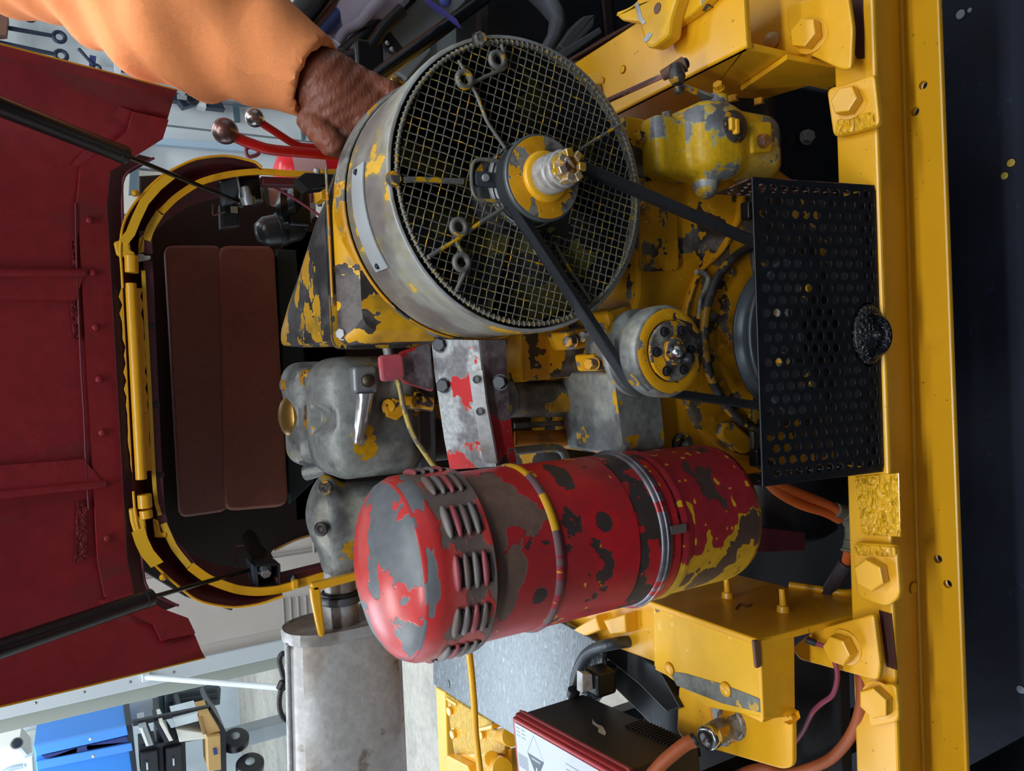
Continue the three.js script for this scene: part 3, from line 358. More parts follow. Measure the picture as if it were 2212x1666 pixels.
  const ntx = new THREE.CanvasTexture(nc); ntx.colorSpace = THREE.SRGBColorSpace; const np = [-3.436, 1.6861, -7.68], ns = new THREE.BoxGeometry(0.2, 0.22, 0.01).translate(...np); part(nt, 'sheet', ns, new THREE.MeshStandardMaterial({ map: ntx, roughness: 0.7 }), { uv: false }); part(nt, 'backing', box(np[0], np[1], np[2] - 0.02, 0.22, 0.24, 0.02), M.blue);
  const cl = thing('machine', 'pale machine housing with a dark knob at the edge beyond the blue chest', 'machine', [-3.2646, 2.3464, -7]); part(cl, 'housing', exZ([[-3.1749, 2.6407], [-3.1361, 2.3059], [-3.2647, 2.2367], [-3.6304, 2.2412], [-3.5726, 2.6606]], -7, 0.4, 0.03), M.cream); part(cl, 'knob', rod([-3.1242, 2.3177, -6.98], [-3.0923, 2.3111, -6.9], 0.05, 0.04), M.black); part(cl, 'cover', exZ([[-3.2663, 2.2685], [-3.2603, 2.2064], [-3.6185, 2.2036], [-3.5962, 2.2713]], -6.95, 0.1, 0.01), M.white); part(cl, 'hose', tube([[-3.3595, 2.4807, -6.94], [-3.3182, 2.3788, -6.94], [-3.321, 2.2775, -6.94]], 0.02, { n: 20 }), M.fog);
}


// ---------------------------------------------------------------- the yellow chassis
{
  const t = thing('chassis_beam', 'long yellow steel channel running across the front below the engine', 'beam', [0, 0.388, 0.1]);
  const x0 = -1.1, x1 = 1.0;
  part(t, 'top_flange', exY([[x0, 0.068], [x1, 0.068], [x1, 0.138], [x0, 0.146]].map(([x, z]) => [x, z]), 0.57, 0.012, 0.004), M.yellow, { s: 0.6 });
  part(t, 'web', box((x0 + x1) / 2, 0.482, 0.074, x1 - x0, 0.17, 0.012), M.yellow, { s: 0.6 });
  const hs = [[0.4503, 0.1151], [0.4103, 0.1], [-0.3656, 0.1175], [-0.4057, 0.1332]];
  part(t, 'bottom_flange', exY([[x0, 0.068], [x1, 0.068], [x1, 0.142], [x0, 0.16]], 0.4, 0.012, 0.003, hs.map(([x, z]) => hole(x, -z, 0.0105, 16))), M.yellow, { s: 0.6 });
  part(t, 'fillet', rod([x0, 0.402, 0.082], [x1, 0.402, 0.082], 0.004), M.yellow, { s: 0.6 });
  part(t, 'wrinkled_paint', exY([[-0.2065, 0.0832], [-0.1924, 0.161], [-0.2929, 0.161], [-0.3018, 0.0935]], 0.5722, 0.003, 0.001), M.yellowWrinkle, { s: 0.3, label: 'thick wrinkled paint on the top flange' });
  part(t, 'slot', exY([[0.5862, 0.1032], [0.5766, 0.1241], [0.4639, 0.1236], [0.4672, 0.1107], [0.4834, 0.103]], 0.5706, 0.002, 0.0004), M.darkBrown, { label: 'dark brown patch' }); part(t, 'slot', exY([[-0.4199, 0.1186], [-0.42, 0.1409], [-0.5094, 0.1459], [-0.5092, 0.1286]], 0.5706, 0.002, 0.0004), M.darkBrown, { label: 'dark brown patch' });  // flat dark brown patches laid on the flange
  part(t, 'plug', lathe([[0, 0.004], [0.009, 0.003], [0.011, 0], [0, 0]], [-0.4217, 0.4149, 0.081], [0, 0, 1], 18), M.yellow);
  // what holds the chassis up: a cross-member and stands out of sight under it
  for (const x of [-0.85, 0.8]) part(t, 'stand', box(x, 0.19, 0.1, 0.08, 0.4, 0.08, 0.004), M.black);
}
const cleat = (t, plate, y, at, r, spin) => { part(t, 'cleat', exY(round(plate, 0.012), y, 0.013, 0.003), M.yellow, { s: 0.4 }); part(t, 'bolt', bolt(at, [0.05, 1, 0.12], r, r * 0.85, spin), M.yellow); };
{
  // right-hand rail: a channel open to the right, running back beside the fan
  const t = thing('chassis_rail', 'yellow chassis rail on the fan side, running back beside the fan housing', 'rail', [0.54, 0.39, -0.6]);
  const xi = 0.48, xo = 0.625, zf = 0.046, zb = -1.35;
  part(t, 'top_flange', exY([[xi, zf], [xo, zf - 0.004], [xo, zb], [xi, zb]], 0.75, 0.014, 0.004), M.yellow, { s: 0.6 });
  part(t, 'web', exX([[0.042, 0.7461], [0.0486, 0.531], [-0.0258, 0.4585], [-0.0277, 0.5135], [-0.1076, 0.536], [-0.1414, 0.6447], [-0.2198, 0.64], [-0.3854, 0.6686]].concat([[zb, 0.56], [zb, 0.745], [zf, 0.748]]), xi + 0.012, 0.012, 0.003), M.yellow, { s: 0.6, off: [0.3, 0.1] });
  part(t, 'bottom_flange', exY([[xi, zf + 0.01], [xo + 0.02, zf + 0.008], [xo + 0.02, -0.07], [xi, -0.09]], 0.612, 0.012, 0.003), M.yellow, { s: 0.6 });
  part(t, 'end_plate', exY(round([[0.585, 0.0192], [0.5558, 0.131], [0.4963, 0.1385], [0.435, 0.1332], [0.4416, 0.1148], [0.4977, 0.0435], [0.5459, 0.0176]], 0.01), 0.62, 0.01, 0.003), M.yellow, { s: 0.4 });
  part(t, 'bolt', bolt([0.5126, 0.622, 0.0654], [0, 1, 0.15], 0.0235, 0.022, 0.1), M.yellow);
  part(t, 'stud', lathe([[0, 0.012], [0.01, 0.01], [0.014, 0.004], [0.016, 0], [0, 0]], [0.5399, 0.614, -0.0186], [0, 1, 0.3], 14), plain('#caa86a', 0.3));
  cleat(t, [[0.4331, 0.0653], [0.4276, 0.128], [0.4283, 0.1501], [0.3455, 0.1567], [0.3503, 0.0754]], 0.588, [0.3963, 0.588, 0.1091], 0.0225, 0.35);
  part(t, 'cleat', exY(round([[0.3777, 0.0836], [0.3706, 0.1486], [0.3469, 0.1517], [0.3521, 0.0792]], 0.006), 0.5892, 0.003, 0.001), M.yellowWrinkle, { s: 0.3, label: 'wrinkled paint at the cleat edge' });
  part(t, 'gusset', exX([[-0.0728, 0.6351], [-0.0075, 0.5395], [0.0054, 0.488], [0.0715, 0.5414], [0.0578, 0.6722]], 0.479, 0.009, 0.002), M.yellow, { s: 0.4 });
  for (const p of [[0.5549, 0.752, -0.318], [0.5539, 0.752, -0.2527]]) part(t, 'paint_run', lathe([[0, 0.003], [0.006, 0.002], [0.008, 0], [0, 0]], p, [0, 1, 0], 10), M.yellow);
  part(t, 'side_block', exX([[-0.1413, 0.9249], [-0.1214, 0.9037], [-0.2222, 0.8174], [-0.2537, 0.8307]], 0.478, 0.02, 0.003), M.yellow, { s: 0.4 });
  // front outrigger plate with latch horns on top of the rail
  const l = thing('latch_plate', 'worn yellow latch plate with pointed horns on top of the fan-side rail', 'latch', [0.5805, 0.78, -0.1208]);
  part(l, 'horn_plate', exY(round([[0.6311, -0.2117], [0.626, -0.1583], [0.6358, -0.1304], [0.6026, -0.0407], [0.5619, -0.067], [0.5355, -0.0729], [0.5302, -0.1101], [0.5399, -0.1312], [0.5685, -0.1393], [0.5875, -0.1431], [0.6126, -0.1954]], 0.008), 0.8, 0.03, 0.006), M.engineTop, { s: 0.6 });
  part(l, 'foot', exY(round([[0.6313, -0.1791], [0.6159, -0.0724], [0.5815, 0.0196], [0.5663, -0.0423], [0.5641, -0.0955], [0.5589, -0.1456], [0.5781, -0.1695]], 0.006), 0.772, 0.022, 0.004), M.engineTop, { s: 0.7 });
  part(l, 'scrape', exY(round([[0.624, -0.1545], [0.6229, -0.1445], [0.5899, -0.1341], [0.5798, -0.125], [0.5791, -0.1348], [0.595, -0.1462]], 0.003), 0.8012, 0.002, 0.0005), M.galv, { s: 0.3, label: 'bare scraped metal' });
  part(l, 'scrape', exY(round([[0.5544, -0.1362], [0.561, -0.1213], [0.5547, -0.1097], [0.5472, -0.1221], [0.5478, -0.1317]], 0.003), 0.8012, 0.002, 0.0005), M.galv, { s: 0.3 });
  part(l, 'pin_hole', lathe([[0, 0.001], [0.008, 0.001], [0.009, 0], [0, 0]], [0.5912, 0.8005, -0.0967], [0, 1, 0], 14), M.rust);
  part(l, 'weld_bead', tube([[0.5786, 0.757, -0.1056], [0.5784, 0.757, -0.0772], [0.5797, 0.757, -0.0498], [0.5794, 0.757, -0.0183]], 0.012, { n: 20 }), M.engineWorn, { s: 0.3 });
}
{
  // left-hand rail with the raised box and its plates
  const t = thing('chassis_rail', 'yellow chassis rail on the air cleaner side with a battered raised box', 'rail', [-0.52, 0.39, -0.2]);
  const xi = -0.455;
  part(t, 'web', exX([[0.0501, 0.4867], [0.0368, 0.6787], [0.0316, 0.7512], [-0.2125, 0.76], [-0.5515, 0.7571], [-1.0245, 0.5276], [-0.3108, 0.5084], [-0.1282, 0.4931], [-0.1418, 0.4603], [-0.0616, 0.4564], [-0.0221, 0.4151]], xi, 0.012, 0.003), M.yellow, { s: 0.6, off: [0.2, 0.4] });
  part(t, 'box_top', exY([[-0.4596, -0.2296], [-0.4564, 0.0305], [-0.5831, 0.0297], [-0.6117, -0.0893], [-0.5851, -0.2314]], 0.75, 0.01, 0.004), M.engineTop, { s: 0.7 });
  part(t, 'box_front', exZ([[-0.4561, 0.7516], [-0.4572, 0.6704], [-0.5982, 0.675], [-0.5843, 0.7504]], 0.034, 0.01, 0.002), M.yellow, { s: 0.4 });
  part(t, 'box_side', box(-0.588, 0.715, -0.1, 0.008, 0.066, 0.26, 0.002), M.yellow, { s: 0.4 });
  part(t, 'rear_top', exY([[-0.6394, -0.7722], [-0.5209, -0.4477], [-0.4611, -0.2482], [-0.5948, -0.2612], [-0.6045, -0.3879], [-0.6246, -0.5433]], 0.72, 0.012, 0.004), M.yellow, { s: 0.6 });
  for (const [q, h] of [[[[-0.5943, -0.5052], [-0.5365, -0.4149], [-0.5641, -0.4004], [-0.5953, -0.4593]], 0.75], [[[-0.5381, -0.3864], [-0.5041, -0.3108], [-0.5433, -0.3103], [-0.5644, -0.3629]], 0.752]]) part(t, 'rear_block', exY(q, h, 0.04, 0.004), M.yellow, { s: 0.4 });
  part(t, 'peeled_strip', exY([[-0.5791, -0.1874], [-0.5686, -0.1439], [-0.5563, -0.0533], [-0.5514, 0.0289], [-0.5741, 0.0289], [-0.5904, -0.0549], [-0.5998, -0.1673]], 0.7512, 0.003, 0.0008), M.primerStrip, { s: 0.35, label: 'strip of bare grey primer' });
  part(t, 'scuff', exZ(round([[-0.4506, 0.7686], [-0.4531, 0.754], [-0.4961, 0.7518], [-0.4975, 0.7646]], 0.004), 0.0365, 0.006, 0.002), M.rust, { label: 'scuffed brown corner' });
  for (const p of [[-0.5749, 0.751, -0.1857], [-0.5628, 0.751, -0.045]]) part(t, 'rivet', lathe([[0, 0.006], [0.009, 0.005], [0.012, 0.002], [0.013, 0], [0, 0]], p, [0, 1, 0], 18), M.yellow);
  part(t, 'torn_lip', loft([[-0.5881, 0.7063, 0.034], [-0.5835, 0.695, 0.034], [-0.5833, 0.6815, 0.034], [-0.596, 0.6776, 0.034], [-0.6007, 0.6913, 0.034], [-0.6, 0.7047, 0.034]].map((p) => [p, [p[0], p[1], p[2] + 0.012]]), { caps: false, closed: false }), M.yellow);
  part(t, 'connector_plate', exY(round([[-0.6358, -0.2303], [-0.6121, -0.115], [-0.59, 0.0407], [-0.6785, 0.0372], [-0.6919, 0.0161], [-0.7424, -0.2178], [-0.7317, -0.2406]], 0.012), 0.69, 0.012, 0.003), M.yellow, { s: 0.5 });
  for (const p of [[-0.455, 0.6329, -0.1489], [-0.455, 0.6146, -0.0354]]) { part(t, 'stud', [rod(p, [p[0] + 0.012, p[1], p[2]], 0.012, 0.010, 12), rod([p[0] + 0.012, p[1], p[2]], [p[0] + 0.042, p[1] + 0.002, p[2]], 0.0062, 0.005, 10)], M.yellow); }
  part(t, 'weld_mark', tube([[-0.4545, 0.6742, -0.0916], [-0.4545, 0.6435, -0.1071], [-0.4545, 0.6473, -0.0903], [-0.4545, 0.6278, -0.095]], 0.0018, { n: 20, k: 5 }), M.rust);
  cleat(t, [[-0.3129, 0.0862], [-0.303, 0.1636], [-0.3833, 0.1671], [-0.4052, 0.1442], [-0.4021, 0.0915]], 0.588, [-0.3542, 0.588, 0.1284], 0.025, 0.2);
  part(t, 'cleat', exY(round([[-0.3152, 0.0898], [-0.3057, 0.1638], [-0.3218, 0.1633], [-0.333, 0.0926]], 0.006), 0.5892, 0.003, 0.001), M.yellowWrinkle, { s: 0.3, label: 'wrinkled paint at the cleat edge' });
  part(t, 'web_lip', tube([[-0.45, 0.4924, -0.1219], [-0.45, 0.4752, -0.0779], [-0.45, 0.4573, -0.0309], [-0.45, 0.4281, -0.0225]], 0.007, { n: 20 }), M.yellow);
  part(t, 'outer_plate', exY(round([[-0.5214, -0.0302], [-0.4759, 0.0179], [-0.4156, 0.1321], [-0.4979, 0.1413], [-0.5217, 0.1366], [-0.5366, -0.013]], 0.008), 0.604, 0.012, 0.003), M.yellow, { s: 0.5, off: [0.1, 0.3] });
  part(t, 'bolt', bolt([-0.4841, 0.606, 0.0811], [0, 1, 0.1], 0.024, 0.024, 0.5), M.yellow);
  cleat(t, [[-0.546, 0.1017], [-0.5239, 0.1559], [-0.5828, 0.1595], [-0.6132, 0.1061]], 0.588, [-0.5589, 0.588, 0.129], 0.0245, 0);
  part(t, 'front_edge', exZ([[-0.4449, 0.516], [-0.4452, 0.4903], [-0.569, 0.4766], [-0.5786, 0.5033]], 0.07, 0.014, 0.003), M.yellow);
  const g = thing('cable_gland', 'brass and silver threaded fitting on a grey hexagonal flange on the yellow plate', 'fitting', [-0.6547, 0.69, -0.0892]);
  const b = [-0.6547, 0.69, -0.0892], dir = [0.0, 1, 0.18];
  part(g, 'flange', [exY(round([[-0.637, -0.137], [-0.621, -0.0943], [-0.637, -0.0626], [-0.6705, -0.0642], [-0.6939, -0.0999], [-0.692, -0.1281]], 0.008), 0.698, 0.01, 0.002)], M.galv, { s: 0.3 });
  part(g, 'gasket', exY(round([[-0.6412, -0.1477], [-0.6212, -0.0966], [-0.6382, -0.0649], [-0.6748, -0.0655], [-0.7024, -0.1071], [-0.703, -0.1414]], 0.008), 0.6915, 0.003, 0.0005), plain('#d8861c', 0.6));
  part(g, 'stem', lathe([[0.03, 0], [0.02, 0.012], [0.017, 0.028], [0.0205, 0.03], [0.0205, 0.062], [0.0175, 0.064], [0, 0.064]], [b[0], 0.696, b[2]], dir, 24), M.engineWorn, { s: 0.2 });
  part(g, 'cap', lathe([[0.0208, 0], [0.0214, 0.004], [0.0205, 0.014], [0.017, 0.017], [0.01, 0.017], [0.009, 0.014], [0, 0.014]], [b[0], 0.754, b[2] + 0.0105], dir, 26), M.chrome);
  part(g, 'bolt', bolt([-0.6911, 0.698, -0.1054], [0, 1, 0.1], 0.009, 0.009), M.tin); part(g, 'bolt', bolt([-0.6347, 0.698, -0.1173], [0, 1, 0.1], 0.008, 0.006), M.tin);
}

// ---------------------------------------------------------------- fan housing
const FC = [0.2457, 1.1315], zAx = (prof, z = 0, n = 72) => lathe(prof, [FC[0], FC[1], z], [0, 0, 1], n);
{
  const t = thing('fan_housing', 'round grey and yellow fan housing with a wire mesh guard', 'fan', [FC[0], FC[1], -0.08]);
  part(t, 'shroud', zAx([[0.2, -0.166], [0.2, -0.03], [0.2015, -0.026], [0.2015, -0.012], [0.199, -0.006], [0.196, -0.006], [0.195, -0.012], [0.194, -0.166], [0.2, -0.166]]), M.shroud, { s: 0.45 });
  part(t, 'collar', zAx([[0.207, -0.205], [0.207, -0.178], [0.204, -0.170], [0.198, -0.170], [0.198, -0.205]]), M.engineWorn, { s: 0.5 });
  part(t, 'lip', zAx([[0.1955, -0.008], [0.2, -0.0075], [0.2, -0.004], [0.1955, -0.004]]), M.galv);
  part(t, 'shade_liner', zAx([[0.1935, -0.15], [0.1935, -0.02], [0.1945, -0.02], [0.1945, -0.15]]), M.deepBlack);  // black sheet added so the fan interior stays dark; blades darkened too
  const back = part(t, 'back_plate', zAx([[0.06, -0.15], [0.194, -0.15], [0.194, -0.155], [0.06, -0.155]]), M.cabDark);
  part(t, 'hub', zAx([[0, -0.04], [0.05, -0.04], [0.056, -0.05], [0.056, -0.15], [0, -0.15]]), M.ductDark, { s: 0.3 });
  const blade = (a) => { const s = []; for (let i = 0; i <= 8; i++) { const r = 0.05 + 0.138 * i / 8, tw = 0.75 - 0.3 * i / 8, w = 0.038 + 0.012 * i / 8, ca = Math.cos(tw), sa = Math.sin(tw); s.push([[-w, -0.0012], [0, 0.004], [w, -0.0012], [0, -0.004]].map(([p, q]) => { const c = p * ca - q * sa, z = p * sa + q * ca; return [r * Math.cos(a) - c * Math.sin(a) + FC[0], r * Math.sin(a) + c * Math.cos(a) + FC[1], z * 0.9 - 0.082]; })); } return loft(s); };
  for (let i = 0; i < 8; i++) part(t, 'blade', blade(i * Math.PI / 4 + 0.35), M.blade);
  // nameplate curved round the shroud
  const np = (a0, a1, z0, z1, r, th) => { const rows = []; for (let i = 0; i <= 14; i++) { const a = lerp(a0, a1, i / 14); rows.push([z0, z1].flatMap((z) => [[FC[0] + r * Math.cos(a), FC[1] + r * Math.sin(a), z]])); } return rows.map((q) => q); };
  const plate = np(1.40, 2.12, -0.135, -0.088, 0.2008); const plate2 = np(1.40, 2.12, -0.135, -0.088, 0.2028);
  const npl = part(t, 'nameplate', loft(plate.map((r, i) => [...r, ...plate2[i].slice().reverse()]), { smoothA: 0.5 }), M.nameplate, { label: 'blank pale metal nameplate' });
  for (const [a, z] of [[1.435, -0.118], [2.085, -0.118]]) part(npl, 'screw', lathe([[0, 0.004], [0.003, 0.003], [0.005, 0], [0, 0]], [FC[0] + 0.2026 * Math.cos(a), FC[1] + 0.2026 * Math.sin(a), z], [Math.cos(a), Math.sin(a), 0], 10), M.darkSteel);
  for (const a of [1.62, 0.35]) part(t, 'rim_bolt', bolt([FC[0] + 0.1945 * Math.cos(a), FC[1] + 0.1945 * Math.sin(a), 0.0], [0, 0, 1], 0.0085, 0.008), M.engineWorn, { s: 0.1 });
  // wire guard: two families of crimped wires inside a bead ring
  const g = part(t, 'wire_guard', ring([FC[0], FC[1], 0], [0, 0, 1], 0.189, 0.0026, 90, 6), M.wire, { s: 0.05 });
  const beads = []; for (let i = 0; i < 150; i++) { const a = i / 150 * 6.2832; beads.push(new THREE.TorusGeometry(0.0032, 0.0011, 4, 7).rotateX(Math.PI / 2).rotateZ(a + 0.25).translate(FC[0] + 0.189 * Math.cos(a), FC[1] + 0.189 * Math.sin(a), 0)); }
  part(g, 'wire_loops', beads, M.wire, { s: 0.05, kind: 'stuff' });
  const sp = 0.0111, slot = (x, y) => (Math.hypot(x + 0.045, y - 0.0) < 0.0 ) || (Math.abs(x - 0.0) < 0.026 && y > 0 && y < 0.085) || Math.hypot(x + 0.0, y) < 0.035 || (Math.abs(x + 0.045) < 0.02 && Math.abs(y + 0.045) < 0.02);
  for (const fam of [0, 1]) {
    const a = fam ? 1.345 : -0.30, ca = Math.cos(a), sa = Math.sin(a);
    for (let i = -17; i <= 17; i++) {
      const off = i * sp + (rnd() - 0.5) * 0.0008, L = Math.sqrt(Math.max(0, 0.188 * 0.188 - off * off)); if (L < 0.012) continue;
      let run = []; const runs = [];
      for (let s = -L; s <= L + 1e-6; s += sp / 2) { const x = s * ca - off * sa, y = s * sa + off * ca; const k = Math.round(s / (sp / 2)); if (slot(x, y)) { if (run.length > 2) runs.push(run); run = []; } else run.push([FC[0] + x, FC[1] + y, 0.0009 * Math.sin(k * Math.PI / 2 + (fam ^ (i & 1)) * Math.PI) + 0.002 * Math.sin(x * 19 + y * 13)]); }
      if (run.length > 2) runs.push(run);
      for (const r of runs) part(g, 'wire', new THREE.TubeGeometry(polyline(r), r.length - 1, 0.00095, 4, false), (i * 7 + fam * 3) % 11 === 0 ? M.wireYellow : M.wire, { s: 0.07, off: [i * 0.13, fam * 0.4] });
    }
  }
  const st = (pts, r = 0.0026) => part(g, 'stay_wire', tube(pts, r, { n: Math.max(10, pts.length * 5), k: 7, tension: 0.2 }), M.wireStay, { s: 0.1 });
  const z = 0.006;
  st([[0.3944, 1.232, 0.006], [0.3828, 1.224, 0.006], [0.3675, 1.2161, 0.006], [0.3534, 1.2073, 0.006], [0.3217, 1.1939, 0.006], [0.2907, 1.169, 0.006]]); st([[0.4259, 1.1672, 0.006], [0.4108, 1.1631, 0.006], [0.3963, 1.1624, 0.006], [0.3801, 1.1924, 0.006], [0.3663, 1.2161, 0.006]]); st([[0.3441, 0.9743, 0.006], [0.3243, 1.0071, 0.006], [0.3017, 1.0447, 0.006]]); st([[0.1409, 1.2864, 0.006], [0.1508, 1.27, 0.006], [0.1635, 1.2474, 0.006], [0.1711, 1.2364, 0.006], [0.1894, 1.2087, 0.006], [0.2097, 1.1744, 0.006]], 0.003);
  st([[0.1623, 1.2474, 0.006], [0.1474, 1.2376, 0.006], [0.1345, 1.2316, 0.006], [0.1177, 1.2391, 0.006], [0.0997, 1.2492, 0.006]], 0.003); st([[0.1644, 1.0944, 0.006], [0.1362, 1.0765, 0.006], [0.1128, 1.058, 0.006], [0.0882, 1.0392, 0.006]]); st([[0.1495, 1.1178, 0.006], [0.1529, 1.1281, 0.006], [0.164, 1.1305, 0.006], [0.1681, 1.1229, 0.006], [0.1572, 1.1137, 0.006]], 0.002);
  st([[0.2352, 1.3145, 0.006], [0.237, 1.2941, 0.006], [0.2384, 1.2657, 0.006], [0.24, 1.233, 0.006]], 0.004);
  for (const p of [[0.3705, 1.2251, 0.007], [0.4036, 1.1752, 0.007], [0.1807, 1.2424, 0.007], [0.1359, 1.2407, 0.007]]) part(g, 'eyelet', lathe([[0.0065, -0.004], [0.012, -0.004], [0.0135, -0.001], [0.0125, 0.004], [0.0075, 0.004], [0.0065, 0.001], [0.0065, -0.004]], p, [0, 0, 1], 18), M.wireStay, { s: 0.1 });
  part(g, 'slot_rim', tube([[-0.026, 0.03], [-0.026, 0.075], [-0.015, 0.086], [0.012, 0.086], [0.026, 0.075], [0.026, 0.03]].map(([x, y]) => [FC[0] + x + 0.0, FC[1] + y, 0.002]), 0.0028, { n: 36, k: 6 }), M.wire, { s: 0.1 });
}
{
  const t = thing('air_duct', 'flaking yellow and black air duct joined to the back of the fan housing', 'duct', [0.2, 0.95, -0.3]);
  const sec = (z, x0, x1, y0, y1, r) => round([[x0, y0], [x1, y0], [x1, y1 - 0.16], [x1 - 0.1, y1 - 0.02], [x1 - 0.16, y1], [x0, y1]], r, 5).map(([x, y]) => [x, y, z]);
  const secs = [sec(-0.172, 0.06, 0.42, 1.08, 1.315, 0.03), sec(-0.188, 0.044, 0.43, 1.08, 1.325, 0.03), sec(-0.2, 0.041, 0.42, 1.08, 1.335, 0.02), sec(-0.212, 0.041, 0.412, 1.08, 1.339, 0.02)];
  part(t, 'front_cowl', loft(secs, { smoothA: 0.5 }), M.duct, { s: 0.34, off: [0.12, 0.55] });
  part(t, 'seam_flange', loft([sec(-0.214, 0.036, 0.41, 1.08, 1.346, 0.02), sec(-0.218, 0.036, 0.41, 1.08, 1.347, 0.02)]), M.ductDark, { s: 0.4 });
  part(t, 'seam_flange', loft([sec(-0.2205, 0.036, 0.405, 1.08, 1.348, 0.02), sec(-0.2245, 0.036, 0.402, 1.08, 1.349, 0.02)]), M.ductDark, { s: 0.4 });
  part(t, 'rear_cowl', loft([sec(-0.225, 0.042, 0.405, 1.08, 1.343, 0.02), sec(-0.30, 0.043, 0.35, 1.08, 1.356, 0.02), sec(-0.38, 0.046, 0.27, 1.08, 1.368, 0.018), sec(-0.42, 0.05, 0.235, 1.08, 1.374, 0.016), sec(-0.432, 0.054, 0.225, 1.09, 1.368, 0.012)], { smoothA: 0.6 }), M.ductDark, { s: 0.42 });
  part(t, 'edge_strip', tube([[0.1, 1.345, -0.212], [0.2, 1.345, -0.212], [0.3, 1.345, -0.212]], 0.002, { n: 8, k: 6 }), M.engineWorn);
  part(t, 'bolt', bolt([0.0579, 1.3336, -0.206], [0.1, 0.8, 0.6], 0.008, 0.007), M.galv);
}
// pulleys and belt
{
  const c = [...FC, 0.02], t = thing('fan_pulley', 'yellow and grey fan pulley with a bright slotted nut in front of the mesh', 'pulley', c);
  part(t, 'sheave', zAx([[0.02, -0.012], [0.053, -0.012], [0.057, -0.008], [0.057, -0.003], [0.047, 0.006], [0.044, 0.009], [0.044, 0.021], [0.047, 0.024], [0.0575, 0.033], [0.0575, 0.038], [0.055, 0.0405], [0.03, 0.0405], [0.02, 0.036]], 0, 64), M.pulleySide, { s: 0.25 });
  part(t, 'groove_lines', [0, 1, 2].map((i) => zAx([[0.0565, -0.009 + i * 0.004], [0.0585, -0.008 + i * 0.004], [0.0565, -0.007 + i * 0.004]], 0, 64)), M.galv);
  part(t, 'front_face', zAx([[0.03, 0.039], [0.054, 0.0392], [0.054, 0.042], [0.031, 0.0445], [0.03, 0.043]], 0, 64), M.engineWorn, { s: 0.22, off: [0.15, 0.1] });
  part(t, 'collar', zAx([[0.0255, 0.036], [0.034, 0.036], [0.034, 0.047], [0.031, 0.051], [0.0255, 0.051]], 0, 48), M.yellow, { s: 0.3 });
  part(t, 'shaft', zAx([[0, 0.03], [0.0255, 0.03], [0.0255, 0.07], [0.0245, 0.073], [0.022, 0.074], [0.022, 0.078], [0.024, 0.08], [0.024, 0.088], [0.021, 0.09], [0, 0.09]], 0, 40), M.galv, { s: 0.2 });
  const cr = []; for (let i = 0; i < 7; i++) { const a = i / 7 * 6.2832 + 0.2; cr.push(box(0.0155, 0, 0, 0.011, 0.0105, 0.019, 0.002).rotateZ(a).translate(FC[0], FC[1], 0.098)); }
  part(t, 'slotted_nut', [...cr, zAx([[0, 0.088], [0.0215, 0.088], [0.0215, 0.096], [0.009, 0.097], [0, 0.094]], 0, 7)], M.nut, { s: 0.06 });
  part(t, 'split_pin', [tube([[0.245, 1.125, 0.098], [0.249, 1.134, 0.105], [0.252, 1.14, 0.107], [0.246, 1.144, 0.104]], 0.0028, { n: 14, k: 6 })], M.nut);
  part(t, 'support_arm', exZ(round([[FC[0] - 0.009, FC[1] + 0.035], [FC[0] + 0.011, FC[1] + 0.035], [FC[0] + 0.011, FC[1] + 0.082], [FC[0] - 0.009, FC[1] + 0.082]], 0.006), 0.004, 0.008, 0.002), plain('#3c444c', 0.5)); part(t, 'arm_pin', rod([FC[0] + 0.002, FC[1] + 0.068, 0.003], [FC[0] + 0.002, FC[1] + 0.068, 0.008], 0.005), M.galv);
}
const IDL = [0.012, 0.9435], CRK = [0.03, 0.62];
{
  const zA = (p, n = 56) => lathe(p, [...IDL, 0], [0, 0, 1], n), t = thing('idler_pulley', 'small chipped yellow idler pulley pushing the belt outwards', 'pulley', [...IDL, 0.02]);
  part(t, 'sheave', zA([[0.015, -0.014], [0.062, -0.014], [0.066, -0.01], [0.066, 0.0], [0.052, 0.007], [0.052, 0.023], [0.066, 0.030], [0.0665, 0.052], [0.0635, 0.0555], [0.0635, 0.058], [0.061, 0.061], [0.05, 0.061], [0.03, 0.06]]), M.alu, { s: 0.3, off: [0.1, 0.6] });
  part(t, 'rim_face', zA([[0.043, 0.058], [0.058, 0.0605], [0.0605, 0.064], [0.046, 0.066], [0.043, 0.062]]), M.engine, { s: 0.24, off: [0.4, 0.2] });
  const cv = part(t, 'bearing_cover', zA([[0, 0.06], [0.043, 0.06], [0.043, 0.0665], [0.0405, 0.069], [0.02, 0.069], [0.0185, 0.075], [0.015, 0.077], [0, 0.077]]), M.engineWorn, { s: 0.2, off: [0.3, 0.3] });
  for (let i = 0; i < 6; i++) { const a = i / 6 * 6.2832 + 0.55; part(cv, 'bolt', bolt([IDL[0] + 0.032 * Math.cos(a), IDL[1] + 0.032 * Math.sin(a), 0.069], [0, 0, 1], 0.0062, 0.005, a), M.darkSteel); }
  part(t, 'grease_nipple', lathe([[0, 0.02], [0.006, 0.018], [0.0105, 0.011], [0.01, 0.004], [0.011, 0], [0, 0]], [IDL[0] - 0.002, IDL[1] + 0.008, 0.075], [0, 0.1, 1], 20), M.chrome);
  part(t, 'grease_nipple', lathe([[0, 0.018], [0.006, 0.016], [0.0095, 0.009], [0.008, 0], [0, 0]], [IDL[0] - 0.012, IDL[1] - 0.012, 0.075], [0, -0.1, 1], 20), M.darkSteel);
}
